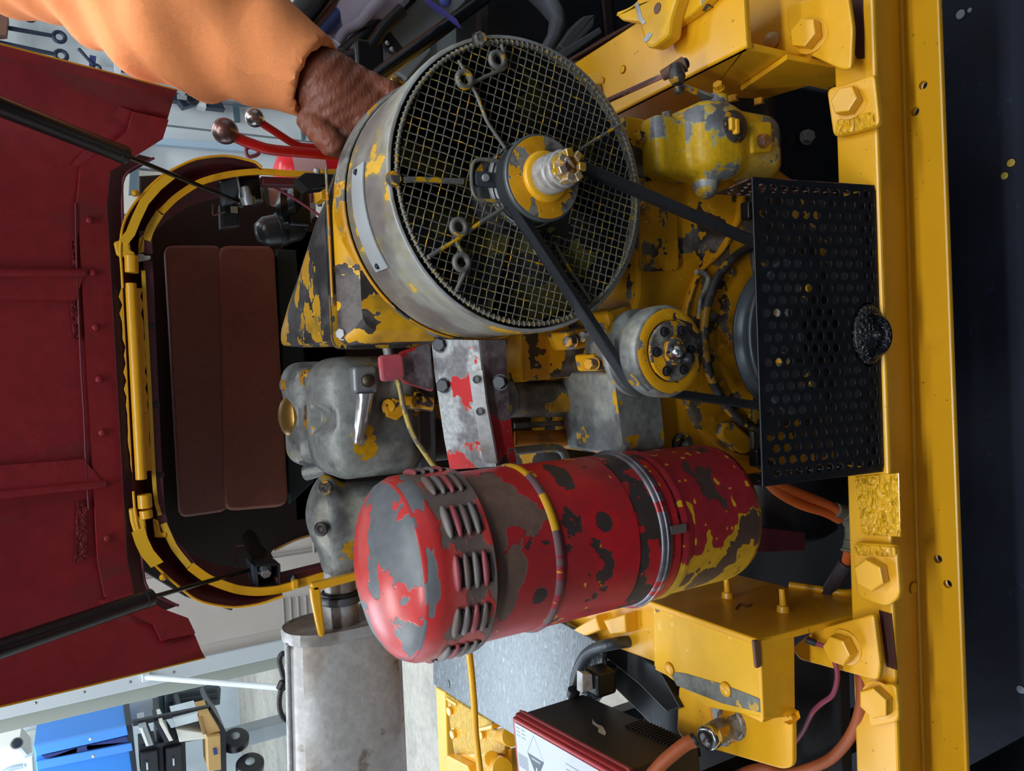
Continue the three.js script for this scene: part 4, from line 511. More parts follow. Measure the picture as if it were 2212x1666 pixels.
{
  const zA = (p, n = 72) => lathe(p, [...CRK, 0], [0, 0, 1], n), t = thing('crank_pulley', 'large dark crankshaft pulley half hidden by the perforated guard', 'pulley', [...CRK, 0.02]);
  part(t, 'sheave', zA([[0.03, -0.006], [0.127, -0.006], [0.131, -0.003], [0.131, 0.002], [0.121, 0.008], [0.121, 0.022], [0.135, 0.03], [0.135, 0.036], [0.132, 0.039], [0.1, 0.036], [0.05, 0.034], [0.03, 0.034]]), plain('#4a5258', 0.4, 0.4));
  part(t, 'crank_hub', zA([[0, 0.03], [0.048, 0.03], [0.048, 0.06], [0.044, 0.064], [0, 0.064]]), M.darkSteel);
  for (let i = 0; i < 6; i++) { const a = i / 6 * 6.2832; part(t, 'bolt', bolt([CRK[0] + 0.075 * Math.cos(a), CRK[1] + 0.075 * Math.sin(a), 0.036], [0, 0, 1], 0.011, 0.01, a), M.engineWorn, { s: 0.1 }); }
}
{
  const cs = [[...FC, 0.0485], [...IDL, 0.0565], [...CRK, 0.127]], P = [];
  for (const [x, y, r] of cs) for (const q of circ(x, y, r, 220)) P.push(q);
  P.sort((a, b) => a[0] - b[0] || a[1] - b[1]);
  const half = (l) => { const h = []; for (const p of l) { while (h.length > 1 && (h[h.length - 1][0] - h[h.length - 2][0]) * (p[1] - h[h.length - 2][1]) - (h[h.length - 1][1] - h[h.length - 2][1]) * (p[0] - h[h.length - 2][0]) <= 0) h.pop(); h.push(p); } h.pop(); return h; };
  const hull = [...half(P), ...half(P.slice().reverse())], path = [];
  hull.forEach((p, i) => { const q = hull[(i + 1) % hull.length], d = Math.hypot(q[0] - p[0], q[1] - p[1]), n = Math.max(1, Math.round(d / 0.02)); for (let k = 0; k < n; k++) path.push([lerp(p[0], q[0], k / n), lerp(p[1], q[1], k / n)]); });
  const N = path.length, secs = path.map((p, i) => { const a = path[(i + N - 1) % N], b = path[(i + 1) % N], L = Math.hypot(b[0] - a[0], b[1] - a[1]), nx = (b[1] - a[1]) / L, ny = -(b[0] - a[0]) / L; return [[0.005, 0.0095], [0.003, 0.0105], [-0.008, 0.007], [-0.008, -0.007], [0.003, -0.0105], [0.005, -0.0095]].map(([o, z]) => [p[0] + nx * o, p[1] + ny * o, 0.015 + z]); });
  secs.push(secs[0]);
  const t = thing('fan_belt', 'black rubber V-belt running over the fan, idler and crankshaft pulleys', 'belt', [0.1, 0.9, 0.015]);
  part(t, 'belt_loop', loft(secs, { caps: false, smoothA: 0.5 }), M.rubber, { s: 0.12 });
}


// ---------------------------------------------------------------- perforated guard
{
  const t = thing('belt_guard', 'black perforated steel guard in front of the crankshaft pulley', 'guard', [0.034, 0.57, 0.12]);
  const W = 0.226, H = 0.243, tilt = 0.141, put = (g) => g.rotateX(-tilt).translate(0.034, 0.568, 0.1335);
  const holes = [], p = 0.0204, rows = 24;
  for (let i = 0; i < rows; i++) for (let j = 0; j < 12; j++) { const x = -W + 0.016 + i * (2 * W - 0.03) / (rows - 1), y = 0.012 + (j + (i % 2) * 0.5) * p; if (y < H - 0.007 && Math.hypot(x + 0.008, (y - 0.026) * 1.1) > 0.052) holes.push(hole(x, y, 0.0066, 12)); }
  const sh = (pts, hs, d, b) => bev(shp(pts, hs), d, b);
  part(t, 'front_sheet', put(sh([[-W, 0.006], [-W + 0.01, 0], [W - 0.01, 0], [W, 0.006], [W, H], [-W, H]], holes, 0.0026, 0.0008)), M.black, { s: 0.3 });
  for (const s of [-1, 1]) {
    const hs = []; for (let i = 0; i < 5; i++) for (let j = 0; j < 11; j++) hs.push(hole(0.012 + i * 0.0195, 0.018 + (j + (i % 2) * 0.5) * p * 0.97, 0.0063, 10));
    part(t, 'side_sheet', put(sh([[0, 0.004], [0.1, 0.004], [0.1, H - 0.01], [0, H]], hs, 0.0026, 0.0006).rotateY(Math.PI / 2).translate(s * W - 0.0013, 0, 0.002)), s > 0 ? M.blackRust : M.black, { s: 0.2 });
  }
  part(t, 'top_edge', put(new THREE.CylinderGeometry(0.0018, 0.0018, 2 * W, 8).rotateZ(Math.PI / 2).translate(0, H, 0.0016)), M.darkSteel);
  const hd = part(t, 'latch_pad', put(lathe([[0, 0.014], [0.02, 0.013], [0.034, 0.006], [0.04, 0.0], [0, 0]], [0, 0, 0], [0, 0, 1], 32).scale(1.28, 0.92, 1).translate(-0.008, 0.026, 0.002)), M.blackGloss, { s: 0.12 });
  part(hd, 'latch_loop', put(new THREE.TorusGeometry(0.027, 0.0075, 10, 26, 3.5).rotateZ(Math.PI - 0.2).translate(-0.01, 0.03, 0.017)), M.blackGloss, { s: 0.12 });
  part(hd, 'latch_pin', put(lathe([[0, 0.012], [0.007, 0.01], [0.009, 0], [0, 0]], [-0.01, 0.026, 0.012], [0, 0, 1], 16)), M.blackGloss, { s: 0.12 });
  part(t, 'dark_bottom_sheet', box(0.034, 0.575, 0.09, 2 * W - 0.01, 0.003, 0.085, 0.001), M.black);  // black sheet added so the lower guard holes look dark
  for (const x of [0.24, -0.17]) part(t, 'mount_foot', box(x, 0.7, -0.006, 0.03, 0.02, 0.02, 0.004), M.black);
}
// ---------------------------------------------------------------- engine block and what is bolted to it
{
  const t = thing('engine_block', 'chipped yellow engine block behind the pulleys', 'engine', [0, 0.35, -0.3]);
  part(t, 'timing_case', exZ(round([[0.2855, 0.8879], [0.103, 0.8969], [0.0264, 0.9314], [-0.0128, 0.9507], [-0.0704, 0.9554], [-0.1469, 0.95], [-0.1722, 0.81], [-0.2471, 0.7559], [-0.2629, 0.6848], [-0.23, 0.6463], [-0.1974, 0.5627], [-0.1184, 0.4821], [0.2982, 0.4618], [0.3563, 0.6082], [0.3216, 0.6562], [0.3039, 0.8467]], 0.01), -0.06, 0.26, 0.006), M.engine, { s: 0.42, off: [0.05, 0.3] });
  part(t, 'raised_apron', exZ(round([[0.2996, 0.6645], [0.2313, 0.6758], [0.1818, 0.72], [0.1429, 0.7729], [0.0951, 0.802], [0.0423, 0.8208], [-0.0639, 0.8159], [-0.1195, 0.7858], [-0.1688, 0.7154], [-0.1876, 0.6484], [-0.1683, 0.5], [0.3115, 0.4766]], 0.02), -0.05, 0.03, 0.006), M.engineDirty, { s: 0.42, off: [0.6, 0.1] });
  part(t, 'inspection_cover', exZ(round([[0.2551, 0.8879], [0.2638, 0.8115], [0.1451, 0.8113], [0.1392, 0.8936]], 0.012, 6), -0.053, 0.01, 0.004), M.engineDirty, { s: 0.4, off: [0.3, 0.8] });
  for (const p of [[0.2389, 0.8838, -0.053], [0.1605, 0.8829, -0.053]]) part(t, 'bolt', bolt(p, [0, 0, 1], 0.0068, 0.007), M.engineDirty, { s: 0.2 });
  part(t, 'cover_lip', tube([[0.2317, 0.6758, -0.05], [0.1806, 0.718, -0.05], [0.1417, 0.771, -0.05], [0.0916, 0.7993, -0.05], [0.0422, 0.8109, -0.05]], 0.004, { n: 30 }), M.engineDirty, { s: 0.2 });
  part(t, 'curved_rib', tube([[0.1422, 0.7841, -0.045], [0.1411, 0.7676, -0.045], [0.1321, 0.7576, -0.045], [0.1143, 0.7647, -0.045], [0.095, 0.7761, -0.045], [0.0644, 0.7818, -0.045]], 0.0045, { n: 30 }), M.engineWorn, { s: 0.2 });
  part(t, 'seal_ring', ring([CRK[0], CRK[1], -0.034], [0, 0, 1], 0.163, 0.0075, 70, 10), M.darkWorn, { s: 0.2 });
  part(t, 'seal_recess', lathe([[0.1, -0.05], [0.157, -0.05], [0.157, -0.043], [0.1, -0.03]], [CRK[0], CRK[1], 0], [0, 0, 1], 60), M.engineDirty, { s: 0.3 });
  for (const a of [1.3, 2.1, 2.75, 0.7]) part(t, 'bolt', bolt([CRK[0] + 0.146 * Math.cos(a), CRK[1] + 0.146 * Math.sin(a), -0.044], [0, 0, 1], 0.008, 0.009, a), M.engineWorn, { s: 0.1 });
  part(t, 'oval_boss', exZ(round([[-0.1101, 0.7426], [-0.1074, 0.7153], [-0.1445, 0.669], [-0.165, 0.6655], [-0.1695, 0.7018], [-0.1337, 0.7491]], 0.02, 6), -0.04, 0.022, 0.006), M.engine, { s: 0.3, off: [0.7, 0.7] });
  part(t, 'plug', [lathe([[0.011, 0.012], [0.016, 0.012], [0.018, 0.008], [0.018, 0], [0, 0], [0, 0.004], [0.01, 0.004], [0.011, 0.012]], [-0.139, 0.8186, -0.06], [0, 0.3, 1], 22)], M.darkWorn, { s: 0.1 });
  part(t, 'drain_plug', [rod([-0.2303, 0.7048, -0.04], [-0.2378, 0.6827, -0.04], 0.012, 0.011, 8)], M.darkWorn, { s: 0.1 });
  // pale front casting on the left of the case with its bolted top flange
  part(t, 'side_casting', loft([[-0.19, 0.0], [-0.11, 0.0], [-0.06, 0.002], [-0.046, 0.006], [-0.04, 0.014]].map(([z, s]) => round([[-0.0124, 0.9656], [-0.0099, 0.8785], [-0.1539, 0.8702], [-0.1457, 0.9542]], 0.014).map(([x, y]) => [x + (x > -0.07 ? -s : s), y, z]))), M.alu, { s: 0.4, off: [0.3, 0.1] });
  part(t, 'flange', exZ(round([[0.0139, 1.0016], [0.0173, 0.9478], [-0.0098, 0.9464], [-0.0128, 0.996]], 0.006), -0.045, 0.05, 0.004), M.engine, { s: 0.3, off: [0.2, 0.4] });
  for (const p of [[-0.0015, 0.9981, -0.04], [0.0001, 0.9647, -0.04]]) part(t, 'bolt', [...bolt([p[0], p[1] + 0.004, p[2]], [0, 1, 0.35], 0.0085, 0.016, 0.3)], M.engineWorn, { s: 0.1 });
  part(t, 'crankcase', exZ([[0.0785, 1.0573], [0.0774, 0.8568], [0.0684, 0.772], [-0.0514, 0.7779], [-0.0188, 0.8615], [-0.0212, 0.9222], [-0.0234, 0.9801], [-0.0261, 1.0571]], -0.16, 0.3, 0.006), M.engine, { s: 0.44, off: [0.7, 0.55] });
  part(t, 'upper_bracket', exZ(round([[0.0511, 1.011], [0.062, 0.9403], [0.0282, 0.927], [0.0218, 1.0001]], 0.008), -0.1, 0.06, 0.006), M.engineWorn, { s: 0.3 });
  for (const p of [[0.0347, 1.003, -0.095], [0.0415, 0.9742, -0.095]]) part(t, 'bolt', bolt(p, [0, 0.9, 0.5], 0.009, 0.016, 0.1), M.engineWorn, { s: 0.1 });
  part(t, 'adjuster_boss', exZ(round([[0.0803, 0.9574], [0.0906, 0.9138], [0.0803, 0.8954], [0.0552, 0.908], [0.0439, 0.9438]], 0.012, 5), -0.065, 0.07, 0.008), M.engine, { s: 0.3, off: [0.1, 0.9] });
  part(t, 'bolt', bolt([0.0936, 0.9812, -0.06], [0, 0, 1], 0.0075, 0.01), M.yellow); part(t, 'idler_bracket', [exZ(round([[IDL[0] - 0.02, IDL[1] - 0.03], [IDL[0] + 0.03, IDL[1] - 0.03], [IDL[0] + 0.04, IDL[1] + 0.05], [IDL[0] - 0.01, IDL[1] + 0.05]], 0.012), -0.016, 0.06, 0.004)], M.engineWorn, { s: 0.3 });
  for (const [a, b, r, m] of [[[-0.0535, 1.0607, -0.2], [-0.0674, 0.8246, -0.2], 0.031, M.tubeGrey], [[-0.1003, 1.0425, -0.22], [-0.1028, 0.9135, -0.2], 0.005, M.alu], [[-0.1237, 1.0436, -0.22], [-0.1299, 0.8998, -0.2], 0.0145, M.orangeRust]]) part(t, 'pushrod_tube', rod(a, b, r, r, 24), m, { s: 0.3, off: [0.1, 0.35] });
  part(t, 'hose_clamp', [lathe([[0.0155, 0], [0.019, 0], [0.019, 0.014], [0.0155, 0.014]], [-0.1293, 0.9068, -0.2], [0, -1, 0], 24), box(...[-0.1425, 0.9081, -0.18], 0.012, 0.016, 0.012, 0.003)], plain('#3d5a78', 0.3, 0.6));
  part(t, 'bent_pipe', tube([[-0.1379, 1.0676, -0.18], [-0.1392, 0.9959, -0.18], [-0.1476, 0.973, -0.18], [-0.1673, 0.9646, -0.18]], 0.007, { n: 26 }), M.alu, { s: 0.2 });
  part(t, 'shade_plate', exZ([[0.2852, 0.6571], [0.3107, 0.3544], [-0.2193, 0.3802], [-0.1877, 0.6803]], -0.032, 0.01, 0.002), M.darkWorn, { s: 0.3 });  // dark plate added behind the guard so its holes look shaded
  part(t, 'rear_case', box(-0.02, 0.68, -0.42, 0.5, 0.5, 0.34, 0.02), M.darkWorn, { s: 0.5 });
  part(t, 'rear_barrel', [box(-0.07, 1.02, -0.42, 0.18, 0.28, 0.22, 0.02)], M.darkWorn, { s: 0.4 });
  part(t, 'top_deck', exZ([[0.0777, 1.0577], [0.0776, 1.0364], [-0.1606, 1.0482], [-0.1584, 1.0694]], -0.22, 0.16, 0.004), M.darkWorn, { s: 0.4 });
  part(t, 'sump', box(0.03, 0.42, -0.2, 0.4, 0.18, 0.34, 0.03), M.darkWorn, { s: 0.5 });
}
{
  const t = thing('fuel_pump', 'worn yellow pump housing bolted beside the guard, on the rail side', 'pump', [0.35, 0.75, -0.05]);
  const A = [0.3542, 0.7403, 0], B = [0.3557, 0.6762, 0.01], N0 = [0.3413, 0.8719, -0.06];
  part(t, 'body', march((p) => { const b = sdBox(p, [0.352, 0.705, -0.05], [0.055, 0.088, 0.06], 0.03), d = sdBox(p, [0.352, 0.765, -0.045], [0.06, 0.05, 0.062], 0.035), k = sdCap(p, [0.30, 0.772, -0.03], [0.278, 0.772, -0.028], 0.021, 0.019), n = sdBox(p, [0.338, 0.835, -0.07], [0.048, 0.04, 0.045], 0.012); return smin(smin(smin(b, d, 0.02), k, 0.012), n, 0.016); }, [0.24, 0.6, -0.14], [0.43, 0.9, 0.04], 52), M.pumpPaint, { s: 0.3, off: [0.3, 0.4] });
  part(t, 'flange', exZ(round([[0.3786, 0.8671], [0.3872, 0.8338], [0.294, 0.8305], [0.2852, 0.864]], 0.006), -0.05, 0.07, 0.004), M.engine, { s: 0.3 });
  part(t, 'gasket', exZ(round([[0.375, 0.8725], [0.3777, 0.8628], [0.2895, 0.8614], [0.2857, 0.8712]], 0.003), -0.055, 0.07, 0.001), M.black);
  part(t, 'neck_plate', exZ(round([[0.3883, 0.9069], [0.3878, 0.8654], [0.289, 0.8606], [0.2865, 0.8894], [0.3522, 0.9049]], 0.006), -0.062, 0.07, 0.004), M.engine, { s: 0.3, off: [0.5, 0.1] });
  for (const p of [[0.3613, 0.8526, -0.05], [0.3011, 0.8507, -0.05], [0.3546, 0.8845, -0.06]]) part(t, 'bolt', bolt(p, [0, 0.2, 1], 0.009, 0.01), M.engine, { s: 0.15 });
  for (const p of [[0.3935, 0.8206, -0.06], [0.4322, 0.69, -0.04], [0.4362, 0.6268, -0.04]]) part(t, 'bolt', bolt(p, [1, 0.2, 0.1], 0.008, 0.01), M.engineWorn, { s: 0.15 });
  part(t, 'drain_cup', lathe([[0.021, 0], [0.0225, 0.008], [0.021, 0.024], [0.016, 0.034], [0.008, 0.038], [0, 0.039]], [0.303, 0.772, -0.03], [-1, 0, 0.05], 26), M.galv, { s: 0.2 });
  part(t, 'raised_pad', exZ(round([[0.3796, 0.7121], [0.386, 0.6618], [0.3359, 0.6621], [0.3277, 0.7103]], 0.008), 0.0165, 0.012, 0.004), M.pumpPaint, { s: 0.3, off: [0.1, 0.1] });
  part(t, 'cap', lathe([[0.026, -0.004], [0.026, 0.004], [0.02, 0.009], [0.0, 0.01]], [0.3649, 0.7536, 0.016], [0, 0.15, 1], 30), M.darkWorn, { s: 0.1 });
  part(t, 'cap_wing', [box(0, 0, 0, 0.024, 0.009, 0.01, 0.003).translate(...[0.3613, 0.7593, 0.028]), box(0, 0, 0, 0.02, 0.012, 0.008, 0.003).translate(...[0.3651, 0.7662, 0.027])], M.yellow);
  part(t, 'bleed_screw', bolt([0.3493, 0.6889, 0.017], [0, 0, 1], 0.01, 0.01), M.rustWorn, { s: 0.1 });
  part(t, 'lever', loft([0, 0.35, 0.7, 1].map((k) => { const c = mix3([0.4168, 0.7426, -0.02], [0.4311, 0.8179, -0.02], k), w = lerp(0.016, 0.008, k); return circ(0, 0, w, 10).map(([a, b]) => [c[0] + a * 0.6, c[1] + a * 0.8, c[2] + b * 0.6]); })), M.alu, { s: 0.2 });
  part(t, 'lever_boss', rod([0.4082, 0.7503, -0.02], [0.4269, 0.7452, -0.02], 0.019, 0.016, 20), M.pumpPaint, { s: 0.2 }); part(t, 'bolt', bolt([0.4342, 0.754, -0.01], [0.5, 0.7, 0.4], 0.008, 0.01), M.engine, { s: 0.2 });
  const l = thing('throttle_linkage', 'brown metal throttle rod with a ball joint, running along the rail beside the fan', 'linkage', [0.4486, 0.8365, -0.02]);
  part(l, 'rod', rod([0.4377, 0.8864, -0.16], [0.4556, 0.8374, -0.04], 0.0045), M.rustPink, { s: 0.2 });
  part(l, 'clevis', rod([0.4536, 0.8428, -0.045], [0.4678, 0.8161, -0.02], 0.0085, 0.0125, 16), M.rust); part(l, 'bore', rod([0.4653, 0.8221, -0.02], [0.469, 0.8149, -0.017], 0.0085, 0.0085, 14), M.black);
  part(l, 'ball_joint', [lathe([[0, 0.03], [0.008, 0.03], [0.012, 0.02], [0.013, 0.008], [0.01, 0.0], [0, -0.006]], [0.4347, 0.8323, -0.02], [1, 0.15, 0], 18), rod([0.4292, 0.8307, -0.02], [0.4191, 0.8302, -0.02], 0.009, 0.008, 6)], M.darkWorn, { s: 0.1 });
}
// ---------------------------------------------------------------- red air cleaner canister
{
  const ax = -0.243, az = 0.0, t = thing('air_cleaner', 'red cylindrical air cleaner with a louvred cap and flaking paint', 'air cleaner', [ax, 0.82, az]);
  const cyl = (prof, n = 88) => { const g = lathe(prof, [ax, 0, az], [0, 1, 0], n).toNonIndexed(), p = g.attributes.position, uv = new Float32Array(p.count * 2);
    for (let i = 0; i < p.count; i += 3) { const us = [0, 1, 2].map((k) => { const u = Math.atan2(p.getX(i + k) - ax, p.getZ(i + k) - az) / 6.28318; return u < 0 ? u + 1 : u; }), hi = Math.max(...us); us.forEach((u, k) => { uv[(i + k) * 2] = hi - u > 0.5 ? u + 1 : u; uv[(i + k) * 2 + 1] = (p.getY(i + k) - 0.8) / 0.6; }); }
    g.setAttribute('uv', new THREE.BufferAttribute(uv, 2)); return g; };
  const P = (t0, name, prof, m, o = {}) => part(t0, name, cyl(prof), m, { uv: false, ...o });
  P(t, 'body', [[0, 0.975], [0.108, 0.975], [0.109, 0.98], [0.109, 1.043], [0.1065, 1.0475], [0.109, 1.052], [0.109, 1.27], [0.1, 1.275], [0, 1.275]], M.canister);
  P(t, 'bottom_bowl', [[0, 0.806], [0.09, 0.808], [0.1035, 0.816], [0.1065, 0.828], [0.107, 0.955], [0.110, 0.962], [0.110, 0.970], [0.107, 0.976], [0.107, 1.0]], M.canisterLow);
  P(t, 'bead', [[0.108, 1.168], [0.1115, 1.171], [0.1125, 1.175], [0.1115, 1.179], [0.108, 1.182]], M.canisterBead);
  P(t, 'clamp_band', [[0.1085, 0.996], [0.1115, 0.9965], [0.1125, 0.9995], [0.1125, 1.0105], [0.1115, 1.0135], [0.1085, 1.014]], M.bandMetal);
  P(t, 'clamp_band', [[0.111, 1.003], [0.1138, 1.0035], [0.1145, 1.005], [0.1138, 1.0065], [0.111, 1.007]], M.bandMetal);
  const cap = P(t, 'cap', [[0.109, 1.266], [0.1155, 1.266], [0.1165, 1.268], [0.1145, 1.276], [0.1135, 1.31], [0.1145, 1.33], [0.1135, 1.34], [0.109, 1.35]], M.canisterCap);
  part(t, 'dome', lathe([[0.1085, 1.346], [0.109, 1.35], [0.107, 1.354], [0.1, 1.361], [0.085, 1.371], [0.06, 1.38], [0.03, 1.385], [0, 1.386]], [ax, 0, az], [0, 1, 0], 88), M.dome, { s: 0.5, off: [0.62, 0.72] });
  const lv = new THREE.SphereGeometry(1, 12, 8); const mats = [M.louvreRed, M.canisterCapPlain, M.louvreGrey];
  for (let i = 0; i < 12; i++) for (let j = 0; j < 4; j++) {
    const a = i / 12 * 6.2832 + 0.12, y = 1.281 + j * 0.0118, q = lv.clone().scale(0.0215, 0.0054, 0.0068).rotateY(a).translate(ax + 0.1135 * Math.sin(a), y, az + 0.1135 * Math.cos(a));
    part(cap, 'louvre', q, mats[(i * 5 + j * 2) % 3], { s: 0.1 });
    part(cap, 'louvre_slot', box(0, 0, 0, 0.034, 0.0022, 0.005, 0.0008).rotateY(a).translate(ax + 0.1135 * Math.sin(a), y - 0.006, az + 0.1135 * Math.cos(a)), M.black);
  }
  part(t, 'latch', box(ax + 0.11 * Math.sin(0.13), 0.985, az + 0.11 * Math.cos(0.13), 0.012, 0.03, 0.006, 0.002), M.canisterCapPlain);
}
// ---------------------------------------------------------------- red bracket behind the air cleaner
{
  const t = thing('mounting_bracket', 'red and bare grey sheet bracket carrying the air cleaner', 'bracket', [-0.05, 1.1, -0.15]);
  const rows = (a, b) => a.map((p, i) => [p, b[i]]);
  part(t, 'upper_plate', sheet(rows([[0.0475, 1.1953, -0.2], [-0.0009, 1.193, -0.2], [-0.0518, 1.1876, -0.2], [-0.1105, 1.181, -0.2], [-0.1587, 1.1737, -0.2]], [[0.0405, 1.1623, -0.105], [-0.0038, 1.1599, -0.105], [-0.0517, 1.1576, -0.105], [-0.1071, 1.1495, -0.105], [-0.1479, 1.1421, -0.105]]), 0.005, [0, -1, -0.3]), M.redGrey, { s: 0.3, off: [0.1, 0.62] });
  part(t, 'front_plate', sheet(rows([[0.0406, 1.1618, -0.106], [-0.0038, 1.1594, -0.106], [-0.0517, 1.1571, -0.106], [-0.1073, 1.149, -0.106], [-0.148, 1.1416, -0.106]], [[0.0398, 1.1141, -0.11], [-0.0056, 1.1132, -0.11], [-0.0546, 1.1124, -0.11], [-0.111, 1.1087, -0.11], [-0.1467, 1.1039, -0.11]]), 0.005, [0, 0.2, -1]), M.redBracket, { s: 0.3 });
  part(t, 'slotted_tab', sheet(rows([[-0.0044, 1.1747, -0.112], [-0.0511, 1.1694, -0.112], [-0.1415, 1.1568, -0.112]], [[-0.0039, 1.1579, -0.1], [-0.0518, 1.1541, -0.1], [-0.1421, 1.1399, -0.1]]), 0.004, [0, 1, 0.4]), M.galv, { s: 0.3, label: 'bare grey slotted tab' });
  for (const p of [[-0.0171, 1.1667, -0.102], [-0.0642, 1.1637, -0.102]]) part(t, 'slot', lathe([[0, 0.001], [0.0055, 0.001], [0.006, 0], [0, 0]], [p[0], p[1] + 0.004, p[2]], [0, 0.85, 0.5], 14).scale(1, 1, 1), M.black);
  for (const p of [[0.0378, 1.1892, -0.18], [-0.025, 1.186, -0.18], [-0.0229, 1.1308, -0.1]]) part(t, 'bolt', bolt(p, [0, 0.7, 0.7], 0.0105, 0.01), M.darkSteel);
  part(t, 'side_arm', exZ(round([[0.0282, 1.2514], [0.044, 1.1971], [-0.0355, 1.1947], [-0.0163, 1.2476]], 0.008), -0.2, 0.008, 0.002), M.redBracket, { s: 0.3, off: [0.5, 0.2] });
  part(t, 'end_tab', exZ(round([[0.0247, 1.2861], [0.0263, 1.248], [-0.0116, 1.2454], [-0.0153, 1.2838]], 0.008), -0.188, 0.012, 0.004), M.redPink, { s: 0.2 });
  part(t, 'front_wing', exZ(round([[0.0416, 1.1524], [0.0428, 1.1043], [0.0336, 1.1047], [0.0325, 1.1497]], 0.004), -0.12, 0.006, 0.001), M.redBracket, { s: 0.3 });
}
// ---------------------------------------------------------------- alloy cylinder heads and their covers
{
  const t = thing('rocker_cover', 'dirty grey alloy rocker cover with a silver lever, between duct and air cleaner', 'engine cover', [-0.07, 1.2, -0.35]);
  part(t, 'front_cover', march((p) => { let d = sdBox(p, [-0.072, 1.262, -0.335], [0.098, 0.082, 0.07], 0.04); d = smin(d, sdBox(p, [-0.066, 1.312, -0.33], [0.075, 0.035, 0.05], 0.03), 0.03); const c = Math.hypot(p[0] + 0.07, p[1] - 1.355) - 0.02; d = -smin(-d, c + (Math.abs(p[2] + 0.28) < 0.05 ? 0 : 1), 0.012); return d; }, [-0.19, 1.16, -0.42], [0.05, 1.37, -0.24], 56), M.alu, { s: 0.36, off: [0.2, 0.45] });
  part(t, 'base_rim', exZ(round([[0.0119, 1.1841], [0.0068, 1.1506], [-0.1657, 1.1549], [-0.173, 1.1891]], 0.01), -0.29, 0.1, 0.004), M.aluDark, { s: 0.4 });
  part(t, 'rear_cover', march((p) => { let d = sdBox(p, [-0.072, 1.312, -0.455], [0.088, 0.05, 0.05], 0.032); d = smin(d, sdBox(p, [-0.01, 1.325, -0.45], [0.03, 0.035, 0.045], 0.025), 0.02); return d; }, [-0.18, 1.26, -0.53], [0.04, 1.41, -0.38], 44), M.alu, { s: 0.32, off: [0.7, 0.1] });
  part(t, 'recess_plug', lathe([[0.0, 0.002], [0.02, 0.003], [0.028, 0.005], [0.033, 0.003], [0.035, -0.006], [0, -0.006]], [-0.0579, 1.3274, -0.355], [0, 0.8, 0.6], 24), M.darkWorn, { s: 0.15 });
  part(t, 'web', [box(-0.072, 1.325, -0.4, 0.05, 0.04, 0.05, 0.012), box(-0.005, 1.33, -0.4, 0.03, 0.04, 0.05, 0.012)], M.engineDirty, { s: 0.2 });
  const b = [-0.0106, 1.2868, -0.26];
  part(t, 'lever_block', box(b[0], b[1], b[2] - 0.004, 0.044, 0.042, 0.03, 0.008), M.aluLight, { s: 0.3 });
  const lv = part(t, 'lever', loft(Array.from({ length: 9 }, (_, i) => { const k = i / 8, c = mix3([-0.0323, 1.2884, -0.252], [-0.1089, 1.3048, -0.252], k), r = lerp(0.0145, 0.0088, k) * (k > 0.95 ? 0.7 : 1); return circ(0, 0, r, 18).map(([q, w]) => [c[0], c[1] + q, c[2] + w]); })), M.silver);
  part(t, 'pivot_bolt', lathe([[0, 0.009], [0.008, 0.008], [0.0105, 0.003], [0.0105, 0], [0, 0]], [b[0] - 0.002, b[1] - 0.002, b[2] + 0.012], [0, 0.25, 1], 20), M.brassDark);
  part(t, 'brass_cap', [lathe([[0, 0.012], [0.02, 0.01], [0.032, 0.004], [0.034, -0.002], [0.03, -0.006], [0, -0.006]], [-0.0705, 1.362, -0.45], [0, 1, 0.15], 28).scale(1, 1, 1)], M.brass);
  part(t, 'nut', [rod([-0.0158, 1.3593, -0.45], [-0.0152, 1.3719, -0.45], 0.011, 0.009, 6), rod([-0.0192, 1.3411, -0.45], [-0.0165, 1.3609, -0.45], 0.015, 0.013, 12)], M.engineWorn, { s: 0.1 });
  part(t, 'lug', [rod([-0.1719, 1.3365, -0.45], [-0.1638, 1.3077, -0.42], 0.014, 0.012, 14)], M.alu, { s: 0.2 });
  part(t, 'union_nut', [hex([-0.0612, 1.2383, -0.265], [0.1, 0.1, 1], 0.018, 0.012, 0.2), rod([-0.0493, 1.2258, -0.265], [-0.0569, 1.1736, -0.255], 0.012, 0.012, 14), hex([-0.0508, 1.2018, -0.265], [0, -1, 0.1], 0.016, 0.014)], M.engineDirty, { s: 0.14 });
  part(t, 'yellow_patch_boss', rod([-0.0559, 1.2437, -0.275], [-0.0549, 1.2511, -0.255], 0.014, 0.012, 8), M.engine, { s: 0.2 });
  const f = thing('fuel_pipe', 'thin pale pipe curving over the rocker cover to the air cleaner', 'pipe', [-0.1012, 1.2191, -0.22]); part(f, 'pipe', tube([[0.0368, 1.2541, -0.235], [0.0093, 1.2524, -0.235], [-0.0217, 1.2386, -0.235], [-0.0571, 1.2326, -0.235], [-0.0983, 1.2206, -0.235], [-0.1295, 1.2023, -0.235], [-0.1534, 1.1865, -0.235], [-0.1644, 1.174, -0.235]], 0.0042, { n: 60 }), M.pipePaint, { s: 0.1 }); part(f, 'pipe_nut', rod([0.0397, 1.2555, -0.235], [0.0252, 1.2532, -0.235], 0.008, 0.008, 6), M.galv);
}
